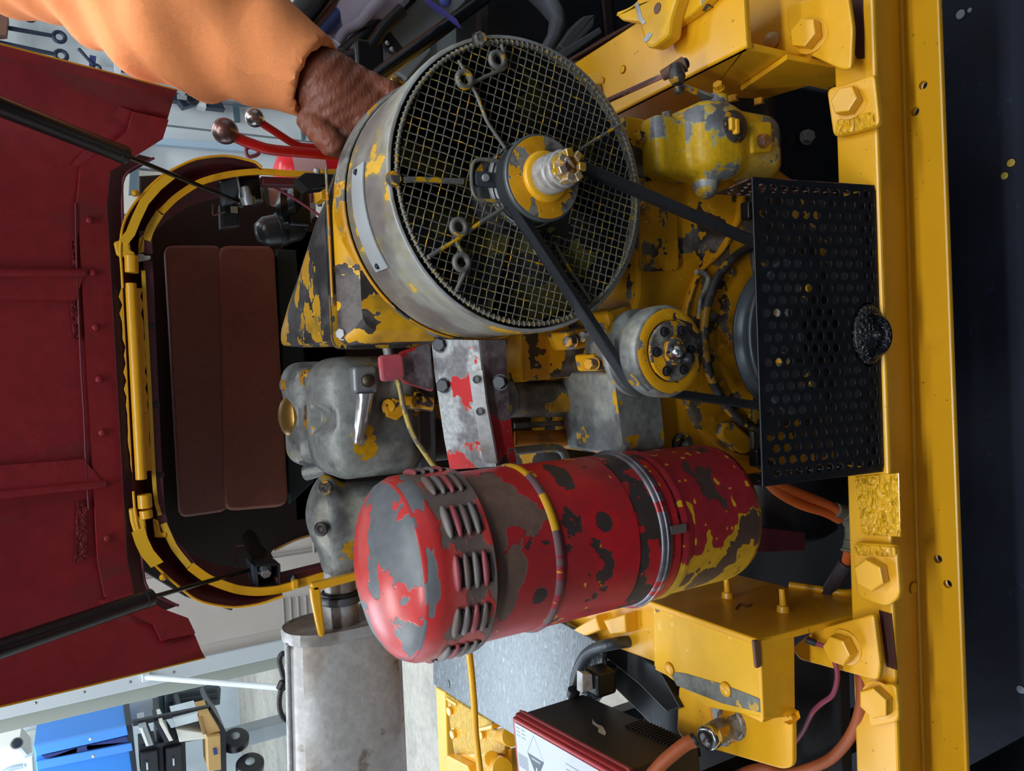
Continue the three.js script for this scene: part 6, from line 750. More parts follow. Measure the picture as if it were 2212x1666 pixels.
// ---------------------------------------------------------------- things seen beyond the cab on the lever side
{
  const lever = (pts, ball, r, rb, lab, m) => { const t = thing('control_lever', lab, 'lever', pts[pts.length - 1]); part(t, 'shaft', tube(pts, r, { n: 40, k: 12, tension: 0.25 }), M.red); const k = part(t, 'ball_knob', new THREE.SphereGeometry(rb, 28, 20).translate(...ball), m); part(k, 'neck_ring', rod(ball, pts[0], r * 1.25, r * 1.1, 14), M.red); };
  lever([[0.457, 1.3941, -0.62], [0.4503, 1.3759, -0.62], [0.4417, 1.3421, -0.62], [0.4401, 1.3159, -0.62], [0.4413, 1.2619, -0.62], [0.4438, 1.1672, -0.62]], [0.4662, 1.4119, -0.62], 0.0105, 0.0245, 'near red lever with a dull steel ball knob', M.knobDull);
  lever([[0.5208, 1.3194, -0.72], [0.5099, 1.2995, -0.72], [0.4917, 1.2673, -0.72], [0.4837, 1.2435, -0.72], [0.4852, 1.1941, -0.72], [0.4898, 1.1326, -0.72]], [0.532, 1.3354, -0.72], 0.008, 0.0195, 'smaller red lever with a bright steel ball knob behind the first', M.knob);
  const e = thing('fire_extinguisher', 'glossy red fire extinguisher with painted pinkish glare and a white band behind the red levers', 'extinguisher', [0.6612, 0.8087, -1.5]);
  const c0 = [0.6178, 1.1851, -1.5], c1 = [0.6579, 0.7443, -1.5];
  part(e, 'cylinder', lathe([[0, 0], [0.07, 0], [0.083, 0.01], [0.083, 0.25], [0.08, 0.32], [0.06, 0.36], [0.03, 0.375], [0, 0.375]], c1, [c0[0] - c1[0], c0[1] - c1[1], c0[2] - c1[2]], 36), M.redBright);
  part(e, 'label', lathe([[0.084, 0.235], [0.0843, 0.335], [0.0825, 0.336], [0.0825, 0.234]], c1, [c0[0] - c1[0], c0[1] - c1[1], 0], 36), M.pinkPale); part(e, 'label_band', lathe([[0.084, 0.12], [0.0843, 0.15], [0.083, 0.151], [0.083, 0.119]], c1, [c0[0] - c1[0], c0[1] - c1[1], 0], 36), M.white);  // pink ring paints the pinkish white glare on the cylinder
  part(e, 'stand', box(c1[0], c1[1] / 2 - 0.005, c1[2], 0.1, c1[1] - 0.01, 0.1, 0.006), M.black); part(e, 'hose', tube([[0.7009, 1.1718, -1.45], [0.6907, 1.1884, -1.45], [0.6801, 1.2101, -1.45], [0.6587, 1.2059, -1.45], [0.6637, 1.1844, -1.45], [0.6731, 1.1732, -1.45]], 0.006, { n: 30, k: 8 }), M.maroonEdge);
  const w = thing('purple_wire', 'thin purple wire drooping across the cab opening on the lever side', 'wire', [0.3438, 1.3796, -0.5]); part(w, 'wire', tube([[0.3405, 1.4462, -0.5], [0.3461, 1.4185, -0.5], [0.3485, 1.3912, -0.5], [0.3427, 1.3637, -0.5], [0.3271, 1.332, -0.5], [0.3139, 1.3078, -0.5], [0.2934, 1.2749, -0.5]], 0.0026, { n: 50, k: 7 }), M.purpleWire); part(w, 'terminal', rod([0.3414, 1.4537, -0.5], [0.3418, 1.4401, -0.5], 0.0034), M.white);
  const p = thing('black_plate', 'black flat plate bracket fixed on the cab frame beside the duct', 'bracket', [0.3477, 1.3026, -0.42]); part(p, 'top', exZ([[0.3343, 1.3373], [0.3486, 1.3185], [0.3503, 1.265], [0.3363, 1.2772], [0.3186, 1.3168]], -0.42, 0.02, 0.003), M.darkSteel); part(p, 'web', exZ([[0.3397, 1.3297], [0.3416, 1.2711], [0.3303, 1.2783], [0.3236, 1.3113]], -0.44, 0.04, 0.003), M.black); part(p, 'stud', rod([0.349, 1.3006, -0.415], [0.3541, 1.3002, -0.41], 0.006, 0.005, 10), M.galv);
  const y = thing('yellow_block', 'yellow bracket half hidden behind the duct top', 'bracket', [0.4048, 1.2124, -0.62]); part(y, 'upper', exZ([[0.4063, 1.2414], [0.4122, 1.1896], [0.4006, 1.1949], [0.3863, 1.2098], [0.3871, 1.222]], -0.6, 0.05, 0.003), M.yellow); part(y, 'lower', exZ([[0.3672, 1.2415], [0.3708, 1.2191], [0.3462, 1.2296], [0.3472, 1.2407]], -0.6, 0.05, 0.003), M.yellow);
  const g = thing('filter_bowl', 'grey glass filter bowl lying in shadow beside the duct', 'filter', [0.3278, 1.2613, -0.8]); part(g, 'bowl', lathe([[0, 0], [0.02, 0.004], [0.03, 0.016], [0.034, 0.05], [0.032, 0.09], [0.02, 0.108], [0, 0.11]], [0.3322, 1.2205, -0.8], [-0.2, 1, 0], 30), plain('#2b3232', 0.3)); part(g, 'band', lathe([[0.034, 0.048], [0.0365, 0.05], [0.0365, 0.062], [0.034, 0.064]], [0.3322, 1.2205, -0.8], [-0.2, 1, 0], 30), M.darkSteel);
  const bt = thing('rubber_boot', 'black rubber lever boot under the black plate bracket', 'boot', [0.3566, 1.274, -0.7]); part(bt, 'boot', loft([[0.3432, 1.3029, -0.7], [0.3506, 1.2913, -0.7], [0.3582, 1.2787, -0.7], [0.3717, 1.2637, -0.7], [0.3825, 1.2488, -0.7]].map((c, i) => circ(0, 0, [0.02, 0.034, 0.028, 0.038, 0.03][i], 16).map(([a, b]) => [c[0] + a, c[1] + b * 0.4, c[2] + b]))), M.black); part(bt, 'collar', box(...[0.3502, 1.2599, -0.72], 0.08, 0.05, 0.06, 0.01), M.black);
  const h = thing('blue_cable', 'short blue cable hanging behind the duct top', 'cable', [0.4179, 1.1573, -0.9]); part(h, 'jacket', tube([[0.446, 1.1626, -0.9], [0.4289, 1.1568, -0.9], [0.4158, 1.1552, -0.9], [0.4014, 1.1581, -0.9]], 0.006, { n: 20 }), M.blue); const h2 = thing('maroon_cable', 'short maroon cable hanging left of the blue one behind the duct top', 'cable', [0.4273, 1.1767, -0.9]); part(h2, 'jacket', tube([[0.4423, 1.1803, -0.9], [0.4273, 1.1767, -0.9], [0.4098, 1.1776, -0.9]], 0.006, { n: 20 }), M.purpleWire);
  const rp = thing('red_can', 'red can with a white label in the cab behind the purple wire', 'can', [0.4442, 1.137, -1.1]); part(rp, 'body', exZ(round([[0.4486, 1.1609], [0.4651, 1.1335], [0.4266, 1.1281], [0.4311, 1.1521]], 0.004), -1.1, 0.05, 0.004), M.redBright); part(rp, 'label', exZ([[0.4669, 1.1288], [0.4767, 1.1113], [0.4185, 1.1117], [0.4222, 1.1286]], -1.09, 0.05, 0.004), M.fog);
  const pp = thing('paper_bag', 'pale pink paper bag showing in the cab opening above the boot', 'bag', [0.54, 1.1433, -1.4]); part(pp, 'sheet', exZ([[0.5419, 1.2022], [0.5507, 1.1299], [0.4805, 1.1542], [0.4797, 1.2027]], -1.3, 0.05, 0.006), M.pinkPale); part(pp, 'fold', exZ([[0.5341, 1.2091], [0.5306, 1.1892], [0.4768, 1.1843], [0.4778, 1.2069]], -1.28, 0.03, 0.006), M.plastic);
}
// ---------------------------------------------------------------- rolled and propped gear beside the fan, and an added black box for the dark void behind the rail
{
  const strip = (name, lab, cat, a, b, r, m, k, extra) => { const t = thing(name, lab, cat, a); part(t, k, rod(a, b, r, r, 18), m, { s: 0.4 }); if (extra) extra(t); };
  strip('padded_tube', 'grey padded tube leaning above the orange cuff', 'tube', [0.699, 1.2823, -0.6636], [0.9161, 1.1256, -0.8106], 0.020, M.padGrey, 'foam', (t) => part(t, 'end_cap', rod([0.6881, 1.2901, -0.6562], [0.6999, 1.2815, -0.6632], 0.018), M.black));
  strip('padded_tube', 'black padded tube leaning behind the grey one', 'tube', [0.7371, 1.2378, -0.7315], [0.9475, 1.0874, -0.8588], 0.020, M.black, 'foam', (t) => part(t, 'end_cap', rod([0.7258, 1.2459, -0.7243], [0.738, 1.2369, -0.731], 0.018), M.darkSteel));
  strip('rolled_blind', 'khaki rolled blind between black tube and blue strap', 'roll', [0.7352, 1.2192, -0.7668], [0.9783, 1.0382, -0.9006], 0.032, M.khakiWeave, 'roll', (t) => part(t, 'brown_edge', rod([0.7327, 1.1968, -0.7308], [0.9559, 1.0361, -0.8756], 0.014), M.rust));
  strip('blue_strap', 'dark blue strap edge along the pale rolled sheet', 'strap', [0.7173, 1.1962, -0.7069], [0.955, 1.0167, -0.8644], 0.012, plain('#2b4a86', 0.6), 'webbing', (t) => part(t, 'stitching', rod([0.7089, 1.1972, -0.691], [0.9219, 1.038, -0.841], 0.003), M.navy));
  const sh = thing('rolled_sheet', 'pale lilac rolled sheet resting against the black frame', 'sheet', [0.7395, 1.1372, -0.7658]); const fold = (px, k) => px.map((c, i) => circ(0, 0, [0.03, 0.05, 0.055, 0.06][i] * k, 20, 0.3).map(([a, b], j) => [c[0] + a * (1 + 0.1 * Math.sin(j * 2.1)), c[1] + a * 0.4, c[2] + b])); part(sh, 'sheet', loft(fold([[0.7388, 1.1475, -0.7949], [0.7688, 1.1189, -0.7792], [0.8188, 1.0729, -0.7542], [0.8991, 1.0056, -0.7177]], 1)), M.lilac, { s: 0.4 }); part(sh, 'fold', tube([[0.7198, 1.1519, -0.7275], [0.7451, 1.1331, -0.7175], [0.76, 1.1088, -0.7039], [0.7871, 1.0857, -0.6913], [0.818, 1.0579, -0.6762]], 0.012, { n: 30 }), M.lilac, { s: 0.2 });
  const lc = thing('lime_cloth', 'bright lime yellow cloth at the edge of the orange sleeve', 'cloth', [0.7982, 1.2728, -0.7766]); part(lc, 'cloth', loft([[0.8096, 1.3016, -0.7936], [0.7909, 1.2861, -0.7841], [0.7739, 1.2654, -0.7716], [0.7631, 1.247, -0.7607]].map((c, i) => circ(0, 0, [0.02, 0.034, 0.034, 0.012][i], 14).map(([a, b], j) => [c[0] + a + 0.02, c[1] + b * 0.7, c[2] + b * 0.6 + 0.004 * Math.sin(j * 3)]))), M.lime); part(lc, 'pale_patch', new THREE.SphereGeometry(0.012, 12, 8).translate(...[0.7669, 1.2859, -0.7024]), M.cream);
  const fr = thing('tube_frame', 'glossy black tubular frame slanting behind the fan rim', 'frame', [0.6444, 1.0847, -0.5479]);
  part(fr, 'main_tube', rod([0.5575, 1.1598, -0.4963], [0.8065, 0.8665, -0.5653], 0.0145, 0.0145, 22), M.blackTube); part(fr, 'upper_tube', rod([0.6827, 1.151, -0.7028], [0.8912, 0.9425, -0.7618], 0.0175, 0.0175, 22), M.black); part(fr, 'cross_plate', exZ([[0.7068, 1.0945], [0.7204, 1.0734], [0.6854, 1.0419], [0.6699, 1.0531], [0.6792, 1.0775]], -0.62, 0.02, 0.003), M.darkSteel); part(fr, 'bent_arm', tube([[0.6564, 1.1642, -0.6519], [0.6619, 1.1405, -0.6384], [0.678, 1.1147, -0.6239], [0.6947, 1.1013, -0.6167], [0.7153, 1.0878, -0.6095], [0.7521, 1.0525, -0.5902]], 0.014, { n: 30 }), M.black); part(fr, 'socket', box(...[0.6517, 1.1193, -0.6374], 0.07, 0.06, 0.05, 0.008), M.black);
  for (const p of [[0.6793, 1.0878, -0.598], [0.6686, 1.0781, -0.598]]) part(fr, 'rivet', lathe([[0, 0.004], [0.004, 0.003], [0.005, 0], [0, 0]], p, [0, 0, 1], 10), M.tin);
  const bc = thing('brass_fitting', 'small brass cap showing between the hand and the fan rim', 'fitting', [0.465, 1.2069, -0.2665]); part(bc, 'cap', lathe([[0, 0.014], [0.007, 0.012], [0.01, 0.004], [0.01, -0.004], [0.006, -0.01], [0, -0.01]], [0.465, 1.2069, -0.2665], [0.2, 1, 0.3], 20), M.brass); part(bc, 'stem', rod([0.4673, 1.2005, -0.2745], [0.4506, 1.1635, -0.2873], 0.006), M.maroonDark);
  const rb = thing('blue_ribbon', 'short dark blue ribbon tied over the black tube', 'ribbon', [0.7247, 1.008, -0.5059]); part(rb, 'ribbon', loft([[0.748, 1.051, -0.5084], [0.7288, 1.036, -0.4992], [0.7093, 1.0131, -0.4853], [0.6938, 0.9979, -0.4761], [0.684, 0.9864, -0.4692]].map((p, i) => { const d = [0.008, 0.005]; return [[p[0] + d[0], p[1] + d[1], p[2]], [p[0] + d[0], p[1] + d[1], p[2] + 0.003], [p[0] - d[0], p[1] - d[1], p[2] + 0.003], [p[0] - d[0], p[1] - d[1], p[2]]]; })), plain('#3a3488', 0.6)); part(rb, 'knot', new THREE.SphereGeometry(0.012, 12, 8).translate(...[0.7409, 0.9974, -0.5003]), plain('#3a4a98', 0.6));
  const gp = thing('grey_board', 'flat grey board standing behind the black tubular frame', 'board', [0.812, 0.8802, -0.75]); part(gp, 'sheet', exZ(round([[0.8188, 1.0635], [0.9174, 0.992], [0.9684, 0.7651], [0.6843, 0.7843], [0.6044, 0.9616], [0.6359, 1.0396]], 0.01), -0.75, 0.02, 0.004), M.panelGrey, { s: 0.6 }); part(gp, 'edge', exZ([[0.9602, 0.7911], [0.9637, 0.7757], [0.7273, 0.7848], [0.7261, 0.7925]], -0.745, 0.012, 0.002), M.darkSteel); part(gp, 'step', exZ([[0.6858, 1.0206], [0.7869, 0.924], [0.7442, 0.9238], [0.67, 0.9876]], -0.735, 0.02, 0.004), M.panelGrey, { s: 0.5 });
  const bk = thing('void_filler', 'added black box filling the dark void behind the fan-side rail', 'tank', [0.75, 0.3, -0.9]); part(bk, 'shell', exZ([[0.8451, 0.8624], [0.9504, 0.3741], [0.8742, 0.3472], [0.6651, 0.4918], [0.6102, 0.8694]], -0.6, 0.14, 0.02), M.black); part(bk, 'strap', exZ([[0.91, 0.5299], [0.9155, 0.5043], [0.6855, 0.4842], [0.6702, 0.5107]], -0.59, 0.01, 0.003), M.cabDark);  // black box put in to stand for the dark void
  const bl = thing('grey_lever', 'grey metal lever casting in the shadow above the fan rim', 'lever', [0.7396, 0.7199, -0.5]); part(bl, 'boot', loft([[0.8198, 0.7635, -0.52], [0.7867, 0.7289, -0.52], [0.7593, 0.713, -0.52], [0.7266, 0.7245, -0.52], [0.6895, 0.7507, -0.52]].map((c, i) => circ(0, 0, [0.04, 0.03, 0.018, 0.014, 0.012][i], 16).map(([a, b]) => [c[0] + a * 0.4, c[1] + a, c[2] + b]))), M.darkSteelLight); part(bl, 'fork', [exZ(round([[0.7025, 0.7242], [0.7477, 0.6874], [0.7789, 0.6531], [0.7891, 0.6218], [0.7614, 0.6257], [0.7256, 0.6634], [0.6897, 0.7052]], 0.006), -0.5, 0.03, 0.004)], M.aluDark); part(bl, 'shelf', exZ([[0.6756, 0.7419], [0.7568, 0.6179], [0.7457, 0.6106], [0.6595, 0.7306]], -0.49, 0.03, 0.003), M.darkSteelLight);
  const st = thing('rusty_strip', 'dark red rusted strip under the grey lever casting beside the rail', 'strip', [0.6805, 0.6591, -0.45]); part(st, 'strip', exZ([[0.6424, 0.744], [0.7111, 0.645], [0.7741, 0.5377], [0.7557, 0.5251], [0.6565, 0.695]], -0.45, 0.02, 0.003), M.maroonDark); part(st, 'edge', rod([0.6459, 0.7353, -0.445], [0.7701, 0.5367, -0.445], 0.004), M.rust);
}
// ---------------------------------------------------------------- left of the engine: deck, battery, cables, yellow framework
{
  const t = thing('battery_deck', 'black deck plate of crinkled glossy paint catching daylight, left of the engine', 'plate', [-0.75, 0.72, -0.8]);
  part(t, 'plate', exY([[-0.7723, -1.286], [-0.9992, -1.3112], [-0.9533, -0.8137], [-0.9354, -0.6181], [-0.7013, -0.403], [-0.5912, -0.3925], [-0.5872, -0.5435], [-0.6404, -0.8915]], 0.75, 0.014, 0.003), M.crinkle, { s: 0.5 }); part(t, 'hole', lathe([[0, 0.0006], [0.011, 0.0006], [0.012, 0], [0, 0]], [-0.9564, 0.751, -1.1906], [0, 1, 0], 14), M.black); part(t, 'frame_angle', exY([[-0.6432, -0.4914], [-0.6018, -0.4133], [-0.6131, -0.2797], [-0.6735, -0.2163], [-0.6984, -0.2571], [-0.6721, -0.3404]], 0.70, 0.03, 0.004), M.black);
  part(t, 'frame_angle', exY([[-0.6857, -0.4698], [-0.6962, -0.2474], [-0.7899, -0.2262], [-0.7866, -0.3067], [-0.7351, -0.4899]], 0.66, 0.02, 0.004), M.black); part(t, 'clamp_block', [box(...[-0.6439, 0.79, -0.3522], 0.05, 0.05, 0.05, 0.008)], M.black); part(t, 'shade_board', box(-0.82, 0.5, -0.28, 0.5, 0.03, 0.56, 0.004), M.deepBlack); part(t, 'deck_leg', box(-0.8, 0.36, -0.7, 0.06, 0.74, 0.06, 0.004), M.black); part(t, 'deck_leg', box(-0.85, 0.36, -0.2, 0.06, 0.74, 0.06, 0.004), M.black);  // deep black board below the deck added to cover the lit floor
  part(t, 'terminal_shim', exZ([[-0.613, 0.8409], [-0.6219, 0.8164], [-0.652, 0.8156], [-0.6524, 0.8428]], -0.34, 0.02, 0.002), M.galv, { s: 0.2 });
  const h = thing('black_hose', 'curved black hose between the deck plate and the yellow rail', 'hose', [-0.6474, 0.78, -0.4414]); part(h, 'hose', tube([[-0.729, 0.765, -0.4896], [-0.6764, 0.765, -0.4717], [-0.6307, 0.765, -0.4408], [-0.6001, 0.765, -0.4005], [-0.5729, 0.765, -0.3435]].concat([[-0.58, 0.71, -0.3451], [-0.5873, 0.66, -0.3385]]), 0.012, { n: 50, k: 12 }), M.hoseGrey); part(h, 'end_ferrule', rod([-0.7238, 0.78, -0.4694], [-0.7051, 0.78, -0.4628], 0.0135), M.darkSteel);
  const b = thing('battery', 'car battery with dark sides, red lid and a white printed label', 'battery', [-0.72, 0.75, -0.4]);
  // own axes: e along the lid edge towards the camera, q across the lid to the left
  const A = [-0.72, 0.93, -0.4734], B = [-0.6816, 0.93, -0.1178], e = V(B).sub(V(A)); e.y = 0; e.normalize(); const q = new THREE.Vector3(e.z, 0, -e.x); if (q.x > 0) q.negate();
  const P = (u, v, y) => [A[0] + e.x * u + q.x * v, y, A[2] + e.z * u + q.z * v];
  const slab = (u0, u1, v0, v1, y0, y1, r = 0.004) => { const g = new RoundedBoxGeometry(u1 - u0, y1 - y0, v1 - v0, 3, r), m = new THREE.Matrix4().makeBasis(e, new THREE.Vector3(0, 1, 0), q); if (m.determinant() < 0) g.scale(1, 1, 1); g.applyMatrix4(m); if (m.determinant() < 0) { const i = g.index; for (let k = 0; k < i.count; k += 3) { const s = i.getX(k); i.setX(k, i.getX(k + 1)); i.setX(k + 1, s); } g.computeVertexNormals(); } return g.translate(...P((u0 + u1) / 2, (v0 + v1) / 2, (y0 + y1) / 2)); };
  part(b, 'case', slab(0.004, 0.36, 0.004, 0.2, 0.752, 0.905, 0.006), M.batteryCase, { s: 0.4 }); part(b, 'lid', slab(0, 0.364, 0, 0.204, 0.9, 0.925, 0.006), plain('#8e1d22', 0.4)); part(b, 'lid_top', slab(0.002, 0.362, 0.006, 0.2, 0.915, 0.932, 0.004), plain('#a8353c', 0.4)); part(b, 'lid_ridge', slab(0.0, 0.364, -0.002, 0.004, 0.908, 0.914, 0.002), plain('#b05058', 0.4));
  const rb = []; for (let i = 0; i < 16; i++) rb.push(slab(0.21 + i * 0.009, 0.2145 + i * 0.009, 0.0, 0.008, 0.756, 0.80, 0.001)); rb.forEach((g) => part(b, 'side_rib', g, M.black));
  const cv = document.createElement('canvas'); cv.width = 1024; cv.height = 512; const x = cv.getContext('2d'); x.fillStyle = '#c4ccd6'; x.fillRect(0, 0, 1024, 512); x.fillStyle = '#5a6674';
  for (let r = 0; r < 3; r++) for (let k = 0; k < 2; k++) { x.font = '20px sans-serif'; for (let w = 0; w < 5; w++) x.fillRect(16 + k * 62 + w * 9, 18 + r * 22, 6, 7); }
  for (let i = 0, px = 12; i < 18; i++) { const w = 2 + (i * 7) % 4; x.fillRect(px, 170, w, 80); px += w + 3; }
  x.save(); x.translate(225, 135); x.strokeStyle = '#47525e'; x.lineWidth = 3; x.beginPath(); x.moveTo(0, -120); x.lineTo(95, 0); x.lineTo(0, 120); x.lineTo(-95, 0); x.closePath(); x.stroke(); x.fillStyle = '#47525e'; x.beginPath(); x.moveTo(-95, 0); x.lineTo(95, 0); x.lineTo(0, 120); x.closePath(); x.fill(); x.fillStyle = '#c4ccd6'; x.fillRect(-8, 60, 16, 26); x.fillStyle = '#9aa4ae'; x.fillRect(-50, 14, 100, 12); x.restore();
  x.fillStyle = '#8b97a4'; x.beginPath(); x.ellipse(330, 230, 30, 44, 0.2, 0, 7); x.fill(); for (let r = 0; r < 7; r++) x.fillRect(560, 60 + r * 30, 300 - (r * 53) % 120, 8);
  const tx = new THREE.CanvasTexture(cv); tx.colorSpace = THREE.SRGBColorSpace; tx.anisotropy = 8;
  const c = [P(0.014, 0.014, 0.9335), P(0.352, 0.014, 0.9335), P(0.352, 0.19, 0.9335), P(0.014, 0.19, 0.9335)], lg = new THREE.BufferGeometry(); lg.setAttribute('position', new THREE.Float32BufferAttribute([0, 1, 2, 0, 2, 3].flatMap((i) => c[i]), 3)); lg.setAttribute('uv', new THREE.Float32BufferAttribute([0, 1, 2, 0, 2, 3].flatMap((i) => [[0, 1], [1, 1], [1, 0], [0, 0]][i]), 2)); lg.computeVertexNormals();
  part(b, 'label', lg, new THREE.MeshStandardMaterial({ map: tx, roughness: 0.4, side: THREE.DoubleSide }), { uv: false, label: 'white label with barcode and corrosive diamond' });
  part(b, 'scratch', exX([[0, 0], [0.012, 0.006], [0.03, 0.01], [0.045, 0.008], [0.075, 0.022], [0.082, 0.03], [0.06, 0.03], [0.045, 0.018], [0.02, 0.014]].map(([z, y]) => [z, y]), 0.0006, 0.0006, 0).rotateY(Math.atan2(e.x, e.z)).translate(...P(0.135, 0.0035, 0.822)), plain('#c9c4bc', 0.6), { label: 'pale torn paper scrap' });
  const cable = (name, lab, pts, r, m, ends) => { const o = thing(name, lab, 'cable', pts[0]); part(o, 'jacket', tube(pts, r, { n: 70, k: 12 }), m); (ends || []).forEach(([a, c, k]) => part(o, 'ferrule', rod(a, c, k, k, 16), M.darkSteel)); };
  cable('battery_cable', 'orange brown cable crossing in front of the dark battery side', [[-0.6352, 0.8169, -0.0549], [-0.6393, 0.8278, -0.061], [-0.6509, 0.8431, -0.0695], [-0.6714, 0.8655, -0.0819], [-0.701, 0.8904, -0.0953]], 0.0112, M.orangeCable, [[[-0.6323, 0.8128, -0.0526], [-0.6367, 0.8184, -0.0556], 0.0125]]);
  cable('earth_cable', 'long orange brown cable looping below the yellow connector plate', [[-0.5045, 0.55, 0.0613], [-0.5377, 0.56, 0.0741], [-0.579, 0.57, 0.0831], [-0.6373, 0.56, 0.0621], [-0.7032, 0.54, 0.0156], [-0.7459, 0.54, -0.0241], [-0.7939, 0.55, -0.0947], [-0.7921, 0.58, -0.1348], [-0.8497, 0.6, -0.2137]], 0.0098, M.orangeCable);
  cable('purple_cable', 'thin purple cable leaving the slot in the left rail', [[-0.5, 0.5956, -0.0055], [-0.4894, 0.62, 0.0329], [-0.4905, 0.62, 0.0599], [-0.5157, 0.62, 0.073], [-0.5385, 0.62, 0.0739], [-0.5667, 0.62, 0.0642], [-0.5886, 0.62, 0.0428], [-0.6118, 0.62, 0.0236], [-0.6646, 0.6, -0.0132], [-0.7144, 0.58, -0.0542], [-0.7581, 0.56, -0.085]], 0.0042, M.purpleWire, [[[-0.4834, 0.63, 0.0243], [-0.4879, 0.622, 0.0363], 0.006]]);
  cable('starter_cable', 'upper of two orange cables running to the taped joint', [[-0.1877, 0.6803, 0], [-0.2126, 0.668, 0], [-0.2311, 0.6309, 0], [-0.2497, 0.5842, 0], [-0.2715, 0.5295, 0], [-0.2907, 0.4985, 0]], 0.0088, M.orangeHose, [[[-0.1795, 0.6843, 0], [-0.191, 0.6793, 0], 0.01]]);
  cable('starter_cable', 'lower of two orange cables running to the taped joint', [[-0.1836, 0.6867, -0.004], [-0.2172, 0.6726, -0.004], [-0.2419, 0.6382, -0.004], [-0.2639, 0.5919, -0.004], [-0.2826, 0.5374, -0.004], [-0.3015, 0.4974, -0.004]], 0.0088, M.orangeHose, [[[-0.1761, 0.6908, -0.004], [-0.1876, 0.6857, -0.004], 0.01]]);
  const tp = thing('taped_joint', 'grey taped cable joint hanging beside the wrinkled beam paint', 'cable joint', [-0.3279, 0.4741, 0]); const tape = [[-0.2821, 0.5122, 0], [-0.2902, 0.4894, 0], [-0.3062, 0.4718, 0], [-0.3251, 0.4647, 0], [-0.3458, 0.4684, 0], [-0.3631, 0.4772, 0]]; part(tp, 'tape', tube(tape, 0.0135, { n: 40, k: 14 }), M.blackTape); tape.slice(1).forEach((p, i) => part(tp, 'tape_turn', ring(p, V(tape[i + 1]).sub(V(tape[i])).toArray(), 0.0122, 0.0028, 22, 6), M.blackTape)); part(tp, 'cable_end', rod([-0.3597, 0.477, 0], [-0.3954, 0.4615, -0.02], 0.0085), M.orangeHose); part(tp, 'sleeve', rod([-0.3885, 0.4655, -0.015], [-0.4585, 0.4641, -0.06], 0.0135, 0.0125, 18), M.sleeveDark);
  const r = thing('yellow_rod', 'slim yellow rod standing out behind the air cleaner over the black deck', 'rod', [-0.7011, 0.86, -0.8037]); part(r, 'rod', tube([[-0.4062, 1.1868, -0.1367], [-0.4592, 1.18, -0.1428], [-0.513, 1.1745, -0.1495], [-0.5626, 1.1745, -0.148], [-0.6282, 1.1751, -0.1349]], 0.0052, { n: 40, k: 12 }), M.yellow, { s: 0.2 }); part(r, 'foot', rod([-0.6282, 1.1751, -0.1349], [-0.6423, 1.1746, -0.1342], 0.009), M.yellow);
  const y = thing('yellow_framework', 'pale yellow bolted framework below the far edge of the black deck', 'framework', [-1.1, 0.3, -0.9]);
  part(y, 'side_bar', exY([[-1.1654, -1.6416], [-1.1534, -1.5559], [-1.5024, -1.5694], [-1.5384, -1.6453]], 0.6, 0.03, 0.004), M.litYellow, { s: 0.4 }); part(y, 'bolt_plate', exY([[-1.1589, -1.5526], [-1.1399, -1.3503], [-1.1243, -1.2127], [-1.2223, -1.2155], [-1.3712, -1.5021]], 0.6, 0.02, 0.004), M.sheenWrinkle, { s: 0.3 }); part(y, 'bolt_plate', exY([[-1.1894, -1.2761], [-1.1312, -1.1886], [-1.094, -1.0795], [-1.1699, -1.0918], [-1.2469, -1.2686]], 0.62, 0.02, 0.004), M.sheenWrinkle, { s: 0.3 });
  for (const p of [[-1.1988, 0.601, -1.5048], [-1.2737, 0.601, -1.4863], [-1.1602, 0.622, -1.2247]]) part(y, 'bolt', bolt(p, [0, 1, 0.1], 0.016, 0.012), M.yellow); part(y, 'lip', exY([[-1.1624, -1.5384], [-1.1543, -1.4547], [-1.1672, -1.4633], [-1.1727, -1.5395]], 0.606, 0.01, 0.002), M.yellow); part(y, 'cross_bar', exY([[-1.1225, -1.1987], [-1.0676, -1.0909], [-1.0822, -1.0922], [-1.132, -1.1934]], 0.66, 0.03, 0.003), M.yellow);
  part(y, 'gusset', exY([[-1.3649, -1.5155], [-1.3336, -1.474], [-1.2989, -1.3138], [-1.3387, -1.2517], [-1.424, -1.4316]], 0.64, 0.03, 0.004), M.yellow); part(y, 'shelf', exY([[-1.3795, -1.5429], [-1.1456, -1.0678], [-1.2578, -1.0608], [-1.429, -1.4216]], 0.61, 0.02, 0.003), M.yellow); part(y, 'spool', [rod([-1.2489, 0.62, -1.2117], [-1.1292, 0.7, -1.0229], 0.022, 0.022, 20), rod([-1.2351, 0.62, -1.1677], [-1.1061, 0.72, -0.9198], 0.03, 0.03, 22)], M.yellow); part(y, 'spool', rod([-1.1184, 0.62, -1.1044], [-1.0136, 0.7, -0.9007], 0.022, 0.026, 20), M.yellow); part(y, 'leg', box(-1.12, 0.3, -1.0, 0.05, 0.6, 0.05, 0.004), M.black); part(y, 'leg', box(-1.0, 0.3, -0.62, 0.05, 0.58, 0.05, 0.004), M.black);
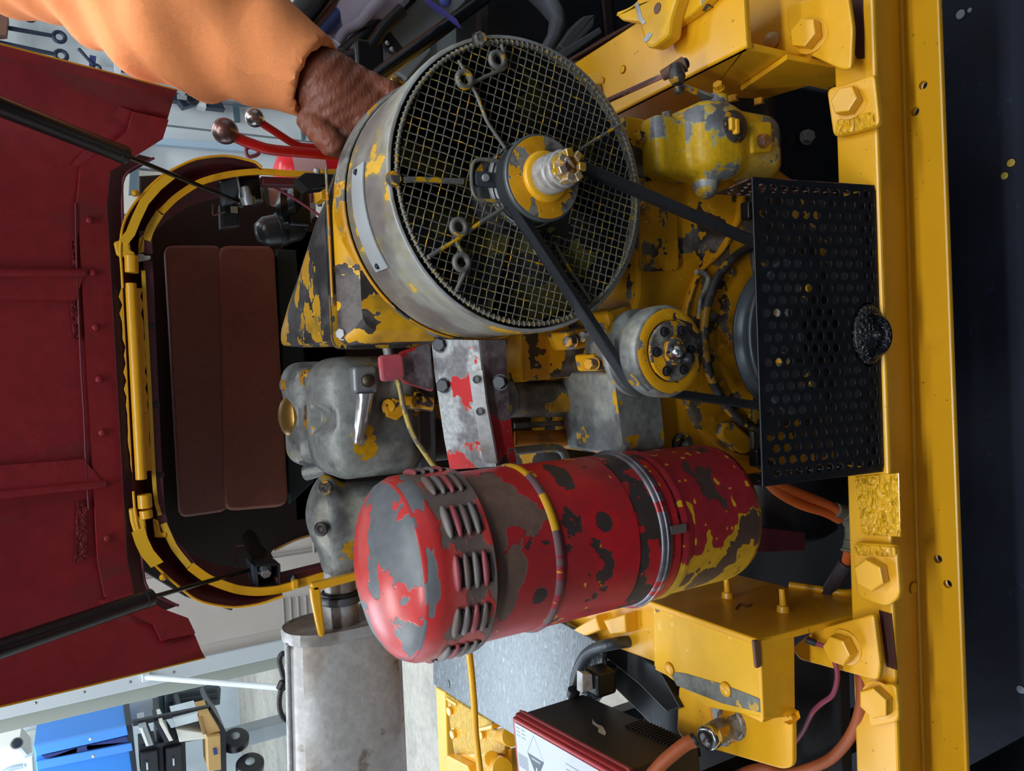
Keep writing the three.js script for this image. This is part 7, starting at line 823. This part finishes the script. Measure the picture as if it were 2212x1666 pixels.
  const s = thing('strap_bracket', 'yellow forked strap bracket hooked over the exhaust pipe', 'bracket', [-0.3569, 1.3629, -0.3]); part(s, 'strap', exZ(round([[-0.3338, 1.3737], [-0.3338, 1.3575], [-0.3909, 1.3544], [-0.4105, 1.3532], [-0.4189, 1.3558], [-0.4158, 1.3631], [-0.3957, 1.3665], [-0.3577, 1.372]], 0.006), -0.31, 0.012, 0.003, [hole(...[-0.3903, 1.364, -0.31].slice(0, 2), 0.0035, 12, 0.0035)]), M.yellow); part(s, 'arm', exZ(round([[-0.3297, 1.372], [-0.325, 1.2901], [-0.3334, 1.2858], [-0.3373, 1.2892], [-0.3434, 1.3698]], 0.004), -0.31, 0.014, 0.003), M.yellow); part(s, 'upper_arm', exZ(round([[-0.3129, 1.2993], [-0.3152, 1.2763], [-0.3214, 1.2766], [-0.3194, 1.2973]], 0.003), -0.34, 0.014, 0.003), M.yellow); part(s, 'clip', box(...[-0.361, 1.3669, -0.44], 0.016, 0.012, 0.012, 0.003), M.yellow);
  // dark parts down inside the chassis
  const u = thing('under_tank', 'dark tank with rounded end deep under the engine beside the left rail', 'tank', [-0.3, 0.0, -0.5]); part(u, 'shell', rod([-0.42, 0.22, -0.45], [-0.21, 0.21, -0.43], 0.19, 0.19, 32), M.black); part(u, 'label_plate', exZ([[-0.3514, 0.4897], [-0.3731, 0.3952], [-0.3961, 0.2948], [-0.4372, 0.2968], [-0.4127, 0.4845]], -0.24, 0.01, 0.003), M.maroonMuted); part(u, 'saddle', box(-0.15, 0.06, -0.44, 0.3, 0.12, 0.3, 0.01), M.black);  // maroon plate is one even dull colour
  const tr = thing('shade_tray', 'black tray sheet added to darken the floor under the engine', 'tray', [0, 0.02, -0.4]); part(tr, 'shade_floor', box(0, 0.03, -0.62, 1.3, 0.02, 0.9, 0.004), M.deepBlack); part(tr, 'shade_rim', box(0, 0.05, -0.17, 1.3, 0.06, 0.01, 0.002), M.deepBlack);  // black sheet added to imitate deep shade under the engine
  const v = thing('chassis_member', 'dark frame member deep in the gap beside the pump', 'frame', [0.42, 0.2, -0.25]); part(v, 'plate', box(0.4, 0.24, -0.3, 0.3, 0.46, 0.3, 0.02), M.black); part(v, 'bolt', bolt([0.4369, 0.3774, -0.14], [0, 0.4, 1], 0.013, 0.012), M.fogMetal); part(v, 'bracket', box(0.31, 0.46, -0.2, 0.05, 0.05, 0.1, 0.01), M.maroonMuted);
}
// ---------------------------------------------------------------- the person reaching in from the right
{
  const W = [0.437, 1.332, -0.245], E = [0.565, 1.5, -0.36], S = [0.775, 1.72, -0.60], S2 = [1.12, 1.6, -0.98];
  const t = thing('person', 'person in a loose orange long-sleeved shirt reaching a bare hand behind the fan housing', 'person', [1.24, 0, -0.75]);
  const C = [1.13, 1.42, -0.78], Hp = [1.24, 1.0, -0.78], arms = (p, k) => smin(smin(smin(sdCap(p, S, E, 0.055 + k, 0.045 + k), sdCap(p, S, [1.05, 1.56, -0.65], 0.06 + k, 0.08 + k), 0.05), sdCap(p, E, W, 0.046 + k, 0.034 + k), 0.03), smin(sdCap(p, S2, [1.2, 1.3, -1.04], 0.055 + k, 0.045 + k), sdCap(p, [1.2, 1.3, -1.04], [1.06, 1.1, -1.0], 0.045 + k, 0.032 + k), 0.03), 0.02);
  const torso = (p, k) => smin(smin(sdCap(p, [1.05, 1.54, -0.64], [1.12, 1.53, -0.92], 0.085 + k, 0.085 + k), sdCap(p, C, Hp, 0.14 + k, 0.135 + k), 0.08), sdCap(p, [1.22, 1.0, -0.68], [1.24, 1.0, -0.88], 0.12 + k, 0.12 + k), 0.06);
  const legs = (p, k) => Math.min(smin(sdCap(p, [1.23, 0.98, -0.68], [1.19, 0.52, -0.64], 0.095 + k, 0.06 + k), sdCap(p, [1.19, 0.52, -0.64], [1.24, 0.09, -0.64], 0.06 + k, 0.04 + k), 0.03), smin(sdCap(p, [1.25, 0.98, -0.88], [1.24, 0.52, -0.92], 0.095 + k, 0.06 + k), sdCap(p, [1.24, 0.52, -0.92], [1.3, 0.09, -0.92], 0.06 + k, 0.04 + k), 0.03));
  const HC = [0.98, 1.82, -0.76];
  const head = (p) => { let d = sdEll(p, HC, [0.1, 0.118, 0.078]); d = smin(d, sdEll(p, [HC[0] - 0.045, HC[1] - 0.06, HC[2]], [0.055, 0.06, 0.055]), 0.04); d = smin(d, sdCap(p, [HC[0] - 0.1, HC[1] + 0.005, HC[2]], [HC[0] - 0.118, HC[1] - 0.028, HC[2]], 0.012, 0.016), 0.015); for (const s of [-1, 1]) { d = smin(d, sdEll(p, [HC[0] + 0.01, HC[1] - 0.01, HC[2] + s * 0.08], [0.022, 0.034, 0.012]), 0.01); d = -smin(-d, sdEll(p, [HC[0] - 0.102, HC[1] + 0.012, HC[2] + s * 0.032], [0.014, 0.012, 0.016]), 0.01); } d = smin(d, sdCap(p, [1.08, 1.6, -0.77], [1.01, 1.72, -0.76], 0.062, 0.056), 0.03); return d; };
  const bodyG = march((p) => smin(smin(smin(torso(p, 0), arms(p, 0), 0.04), legs(p, 0), 0.03), head(p), 0.03), [0.36, 0.0, -1.16], [1.46, 1.98, -0.15], 108);
  // left hand: palm, four fingers curling away behind the rim, thumb along the side
  const KA = [0.4281, 1.2393, -0.2149], KB = [0.3463, 1.2877, -0.2289], away = [-0.03, -0.5, -0.86], rt = [-0.04, -0.86, 0.5];
  const bones = []; const step = (p, d, l) => { const n = Math.hypot(...d); return p.map((v, i) => v + d[i] / n * l); };
  for (let i = 0; i < 4; i++) { const k = i / 3, kn = mix3(KA, KB, k).map((v, q) => v + [0, 0, 0][q]), w0 = mix3([0.4691, 1.3236, -0.2532], [0.3993, 1.3396, -0.2489], k); bones.push([w0, kn, 0.022, 0.0155]); const l = [0.042, 0.047, 0.045, 0.036][i], a = step(kn, [0.5 * rt[0] + away[0] * 0.8, 0.5 * rt[1] + away[1] * 0.8, 0.5 * rt[2] + away[2] * 0.8], l), b = step(a, [0.2, -0.7, -0.7], l * 0.7), c = step(b, [0.6, -0.7, -0.2], l * 0.55); bones.push([kn, a, 0.0125, 0.0105], [a, b, 0.0105, 0.0092], [b, c, 0.0092, 0.008]); }
  const T0 = [0.3811, 1.3514, -0.2551], T1 = [0.3389, 1.3328, -0.22], T2 = [0.3328, 1.3055, -0.2272], T3 = step(T2, away, 0.03); bones.push([T0, T1, 0.021, 0.0185], [T1, T2, 0.0175, 0.0125], [T2, T3, 0.0115, 0.009]);
  const fingers = bones.filter((_, i) => i % 4 !== 0 || i >= 16), palmB = bones.filter((_, i) => i % 4 === 0 && i < 16);
  const handG = march((p) => { let d = 9; for (const b of palmB) d = smin(d, sdCap(p, ...b), 0.014); d = smin(d, sdCap(p, W, [0.4228, 1.3203, -0.2384], 0.04, 0.034), 0.03); d = smin(d, sdCap(p, [0.4354, 1.3141, -0.2525], [0.3999, 1.2726, -0.2333], 0.034, 0.026), 0.02); let f = 9; for (const b of fingers) f = Math.min(f, sdCap(p, ...b)); d = smin(d, f, 0.007); const wr = 0.0007 * Math.sin((p[0] + p[1]) * 260 + Math.sin(p[2] * 90) * 2); return d + wr; }, [0.30, 1.13, -0.36], [0.5, 1.41, -0.13], 84);
  part(t, 'body', [bodyG, handG], M.skin, { s: 0.2 });
  const fold = (p) => 0.005 * Math.sin(p[0] * 38 + p[1] * 26 + 2 * Math.sin(p[2] * 14)) + 0.005 * Math.sin(p[1] * 61 - p[2] * 37 + Math.sin(p[0] * 20));
  const cd = [W[0] - E[0], W[1] - E[1], W[2] - E[2]], cn = Math.hypot(...cd), cut = (p) => ((p[0] - W[0]) * cd[0] + (p[1] - W[1]) * cd[1] + (p[2] - W[2]) * cd[2]) / cn + 0.014;
  const shirt = (p) => { let d = smin(smin(smin(sdCap(p, S, E, 0.13, 0.115), sdCap(p, S, [1.05, 1.58, -0.65], 0.13, 0.12), 0.08), sdCap(p, E, W, 0.112, 0.058), 0.06), torso(p, 0.03), 0.06); d = smin(d, smin(sdCap(p, S2, [1.2, 1.3, -1.04], 0.09, 0.075), sdCap(p, [1.2, 1.3, -1.04], [1.08, 1.12, -1.0], 0.07, 0.05), 0.03), 0.03); d += fold(p) * smooth(-0.02, -0.12, cut(p)); d = Math.max(d, cut(p), 0.9 - p[1]); return Math.max(d, -Math.max(sdCap(p, E, step(W, cd, 0.1), 0.04, 0.052), -(cut(p) + 0.03))); };
  part(t, 'shirt', march(shirt, [0.36, 0.86, -1.2], [1.46, 1.84, -0.16], 118), M.orangeShirt, { s: 0.5 });
  part(t, 'trousers', march((p) => Math.max(smin(legs(p, 0.02), Math.max(torso(p, 0.02), p[1] - 1.06), 0.02), 0.07 - p[1]), [1.0, 0.04, -1.1], [1.48, 1.1, -0.5], 60), M.navyCloth, { s: 0.4 });
  for (const [z, x] of [[-0.64, 1.24], [-0.92, 1.3]]) part(t, 'shoe', march((p) => Math.max(smin(sdEll(p, [x - 0.06, 0.045, z], [0.13, 0.05, 0.05]), sdCap(p, [x, 0.05, z], [x, 0.11, z], 0.052, 0.05), 0.03), 0.002 - p[1]), [x - 0.22, -0.005, z - 0.08], [x + 0.1, 0.17, z + 0.08], 36), M.black);
  part(t, 'hair', march((p) => Math.max(sdEll(p, [HC[0] + 0.012, HC[1] + 0.02, HC[2]], [0.104, 0.118, 0.086]), -(p[0] - HC[0] + 0.05 + (p[1] < HC[1] + 0.05 ? (HC[1] + 0.05 - p[1]) * -1 : 0)), HC[1] - 0.06 - p[1]), [HC[0] - 0.13, HC[1] - 0.1, HC[2] - 0.1], [HC[0] + 0.13, HC[1] + 0.15, HC[2] + 0.1], 44), plain('#2a2422', 0.8));
}
renderer.render(scene, camera);
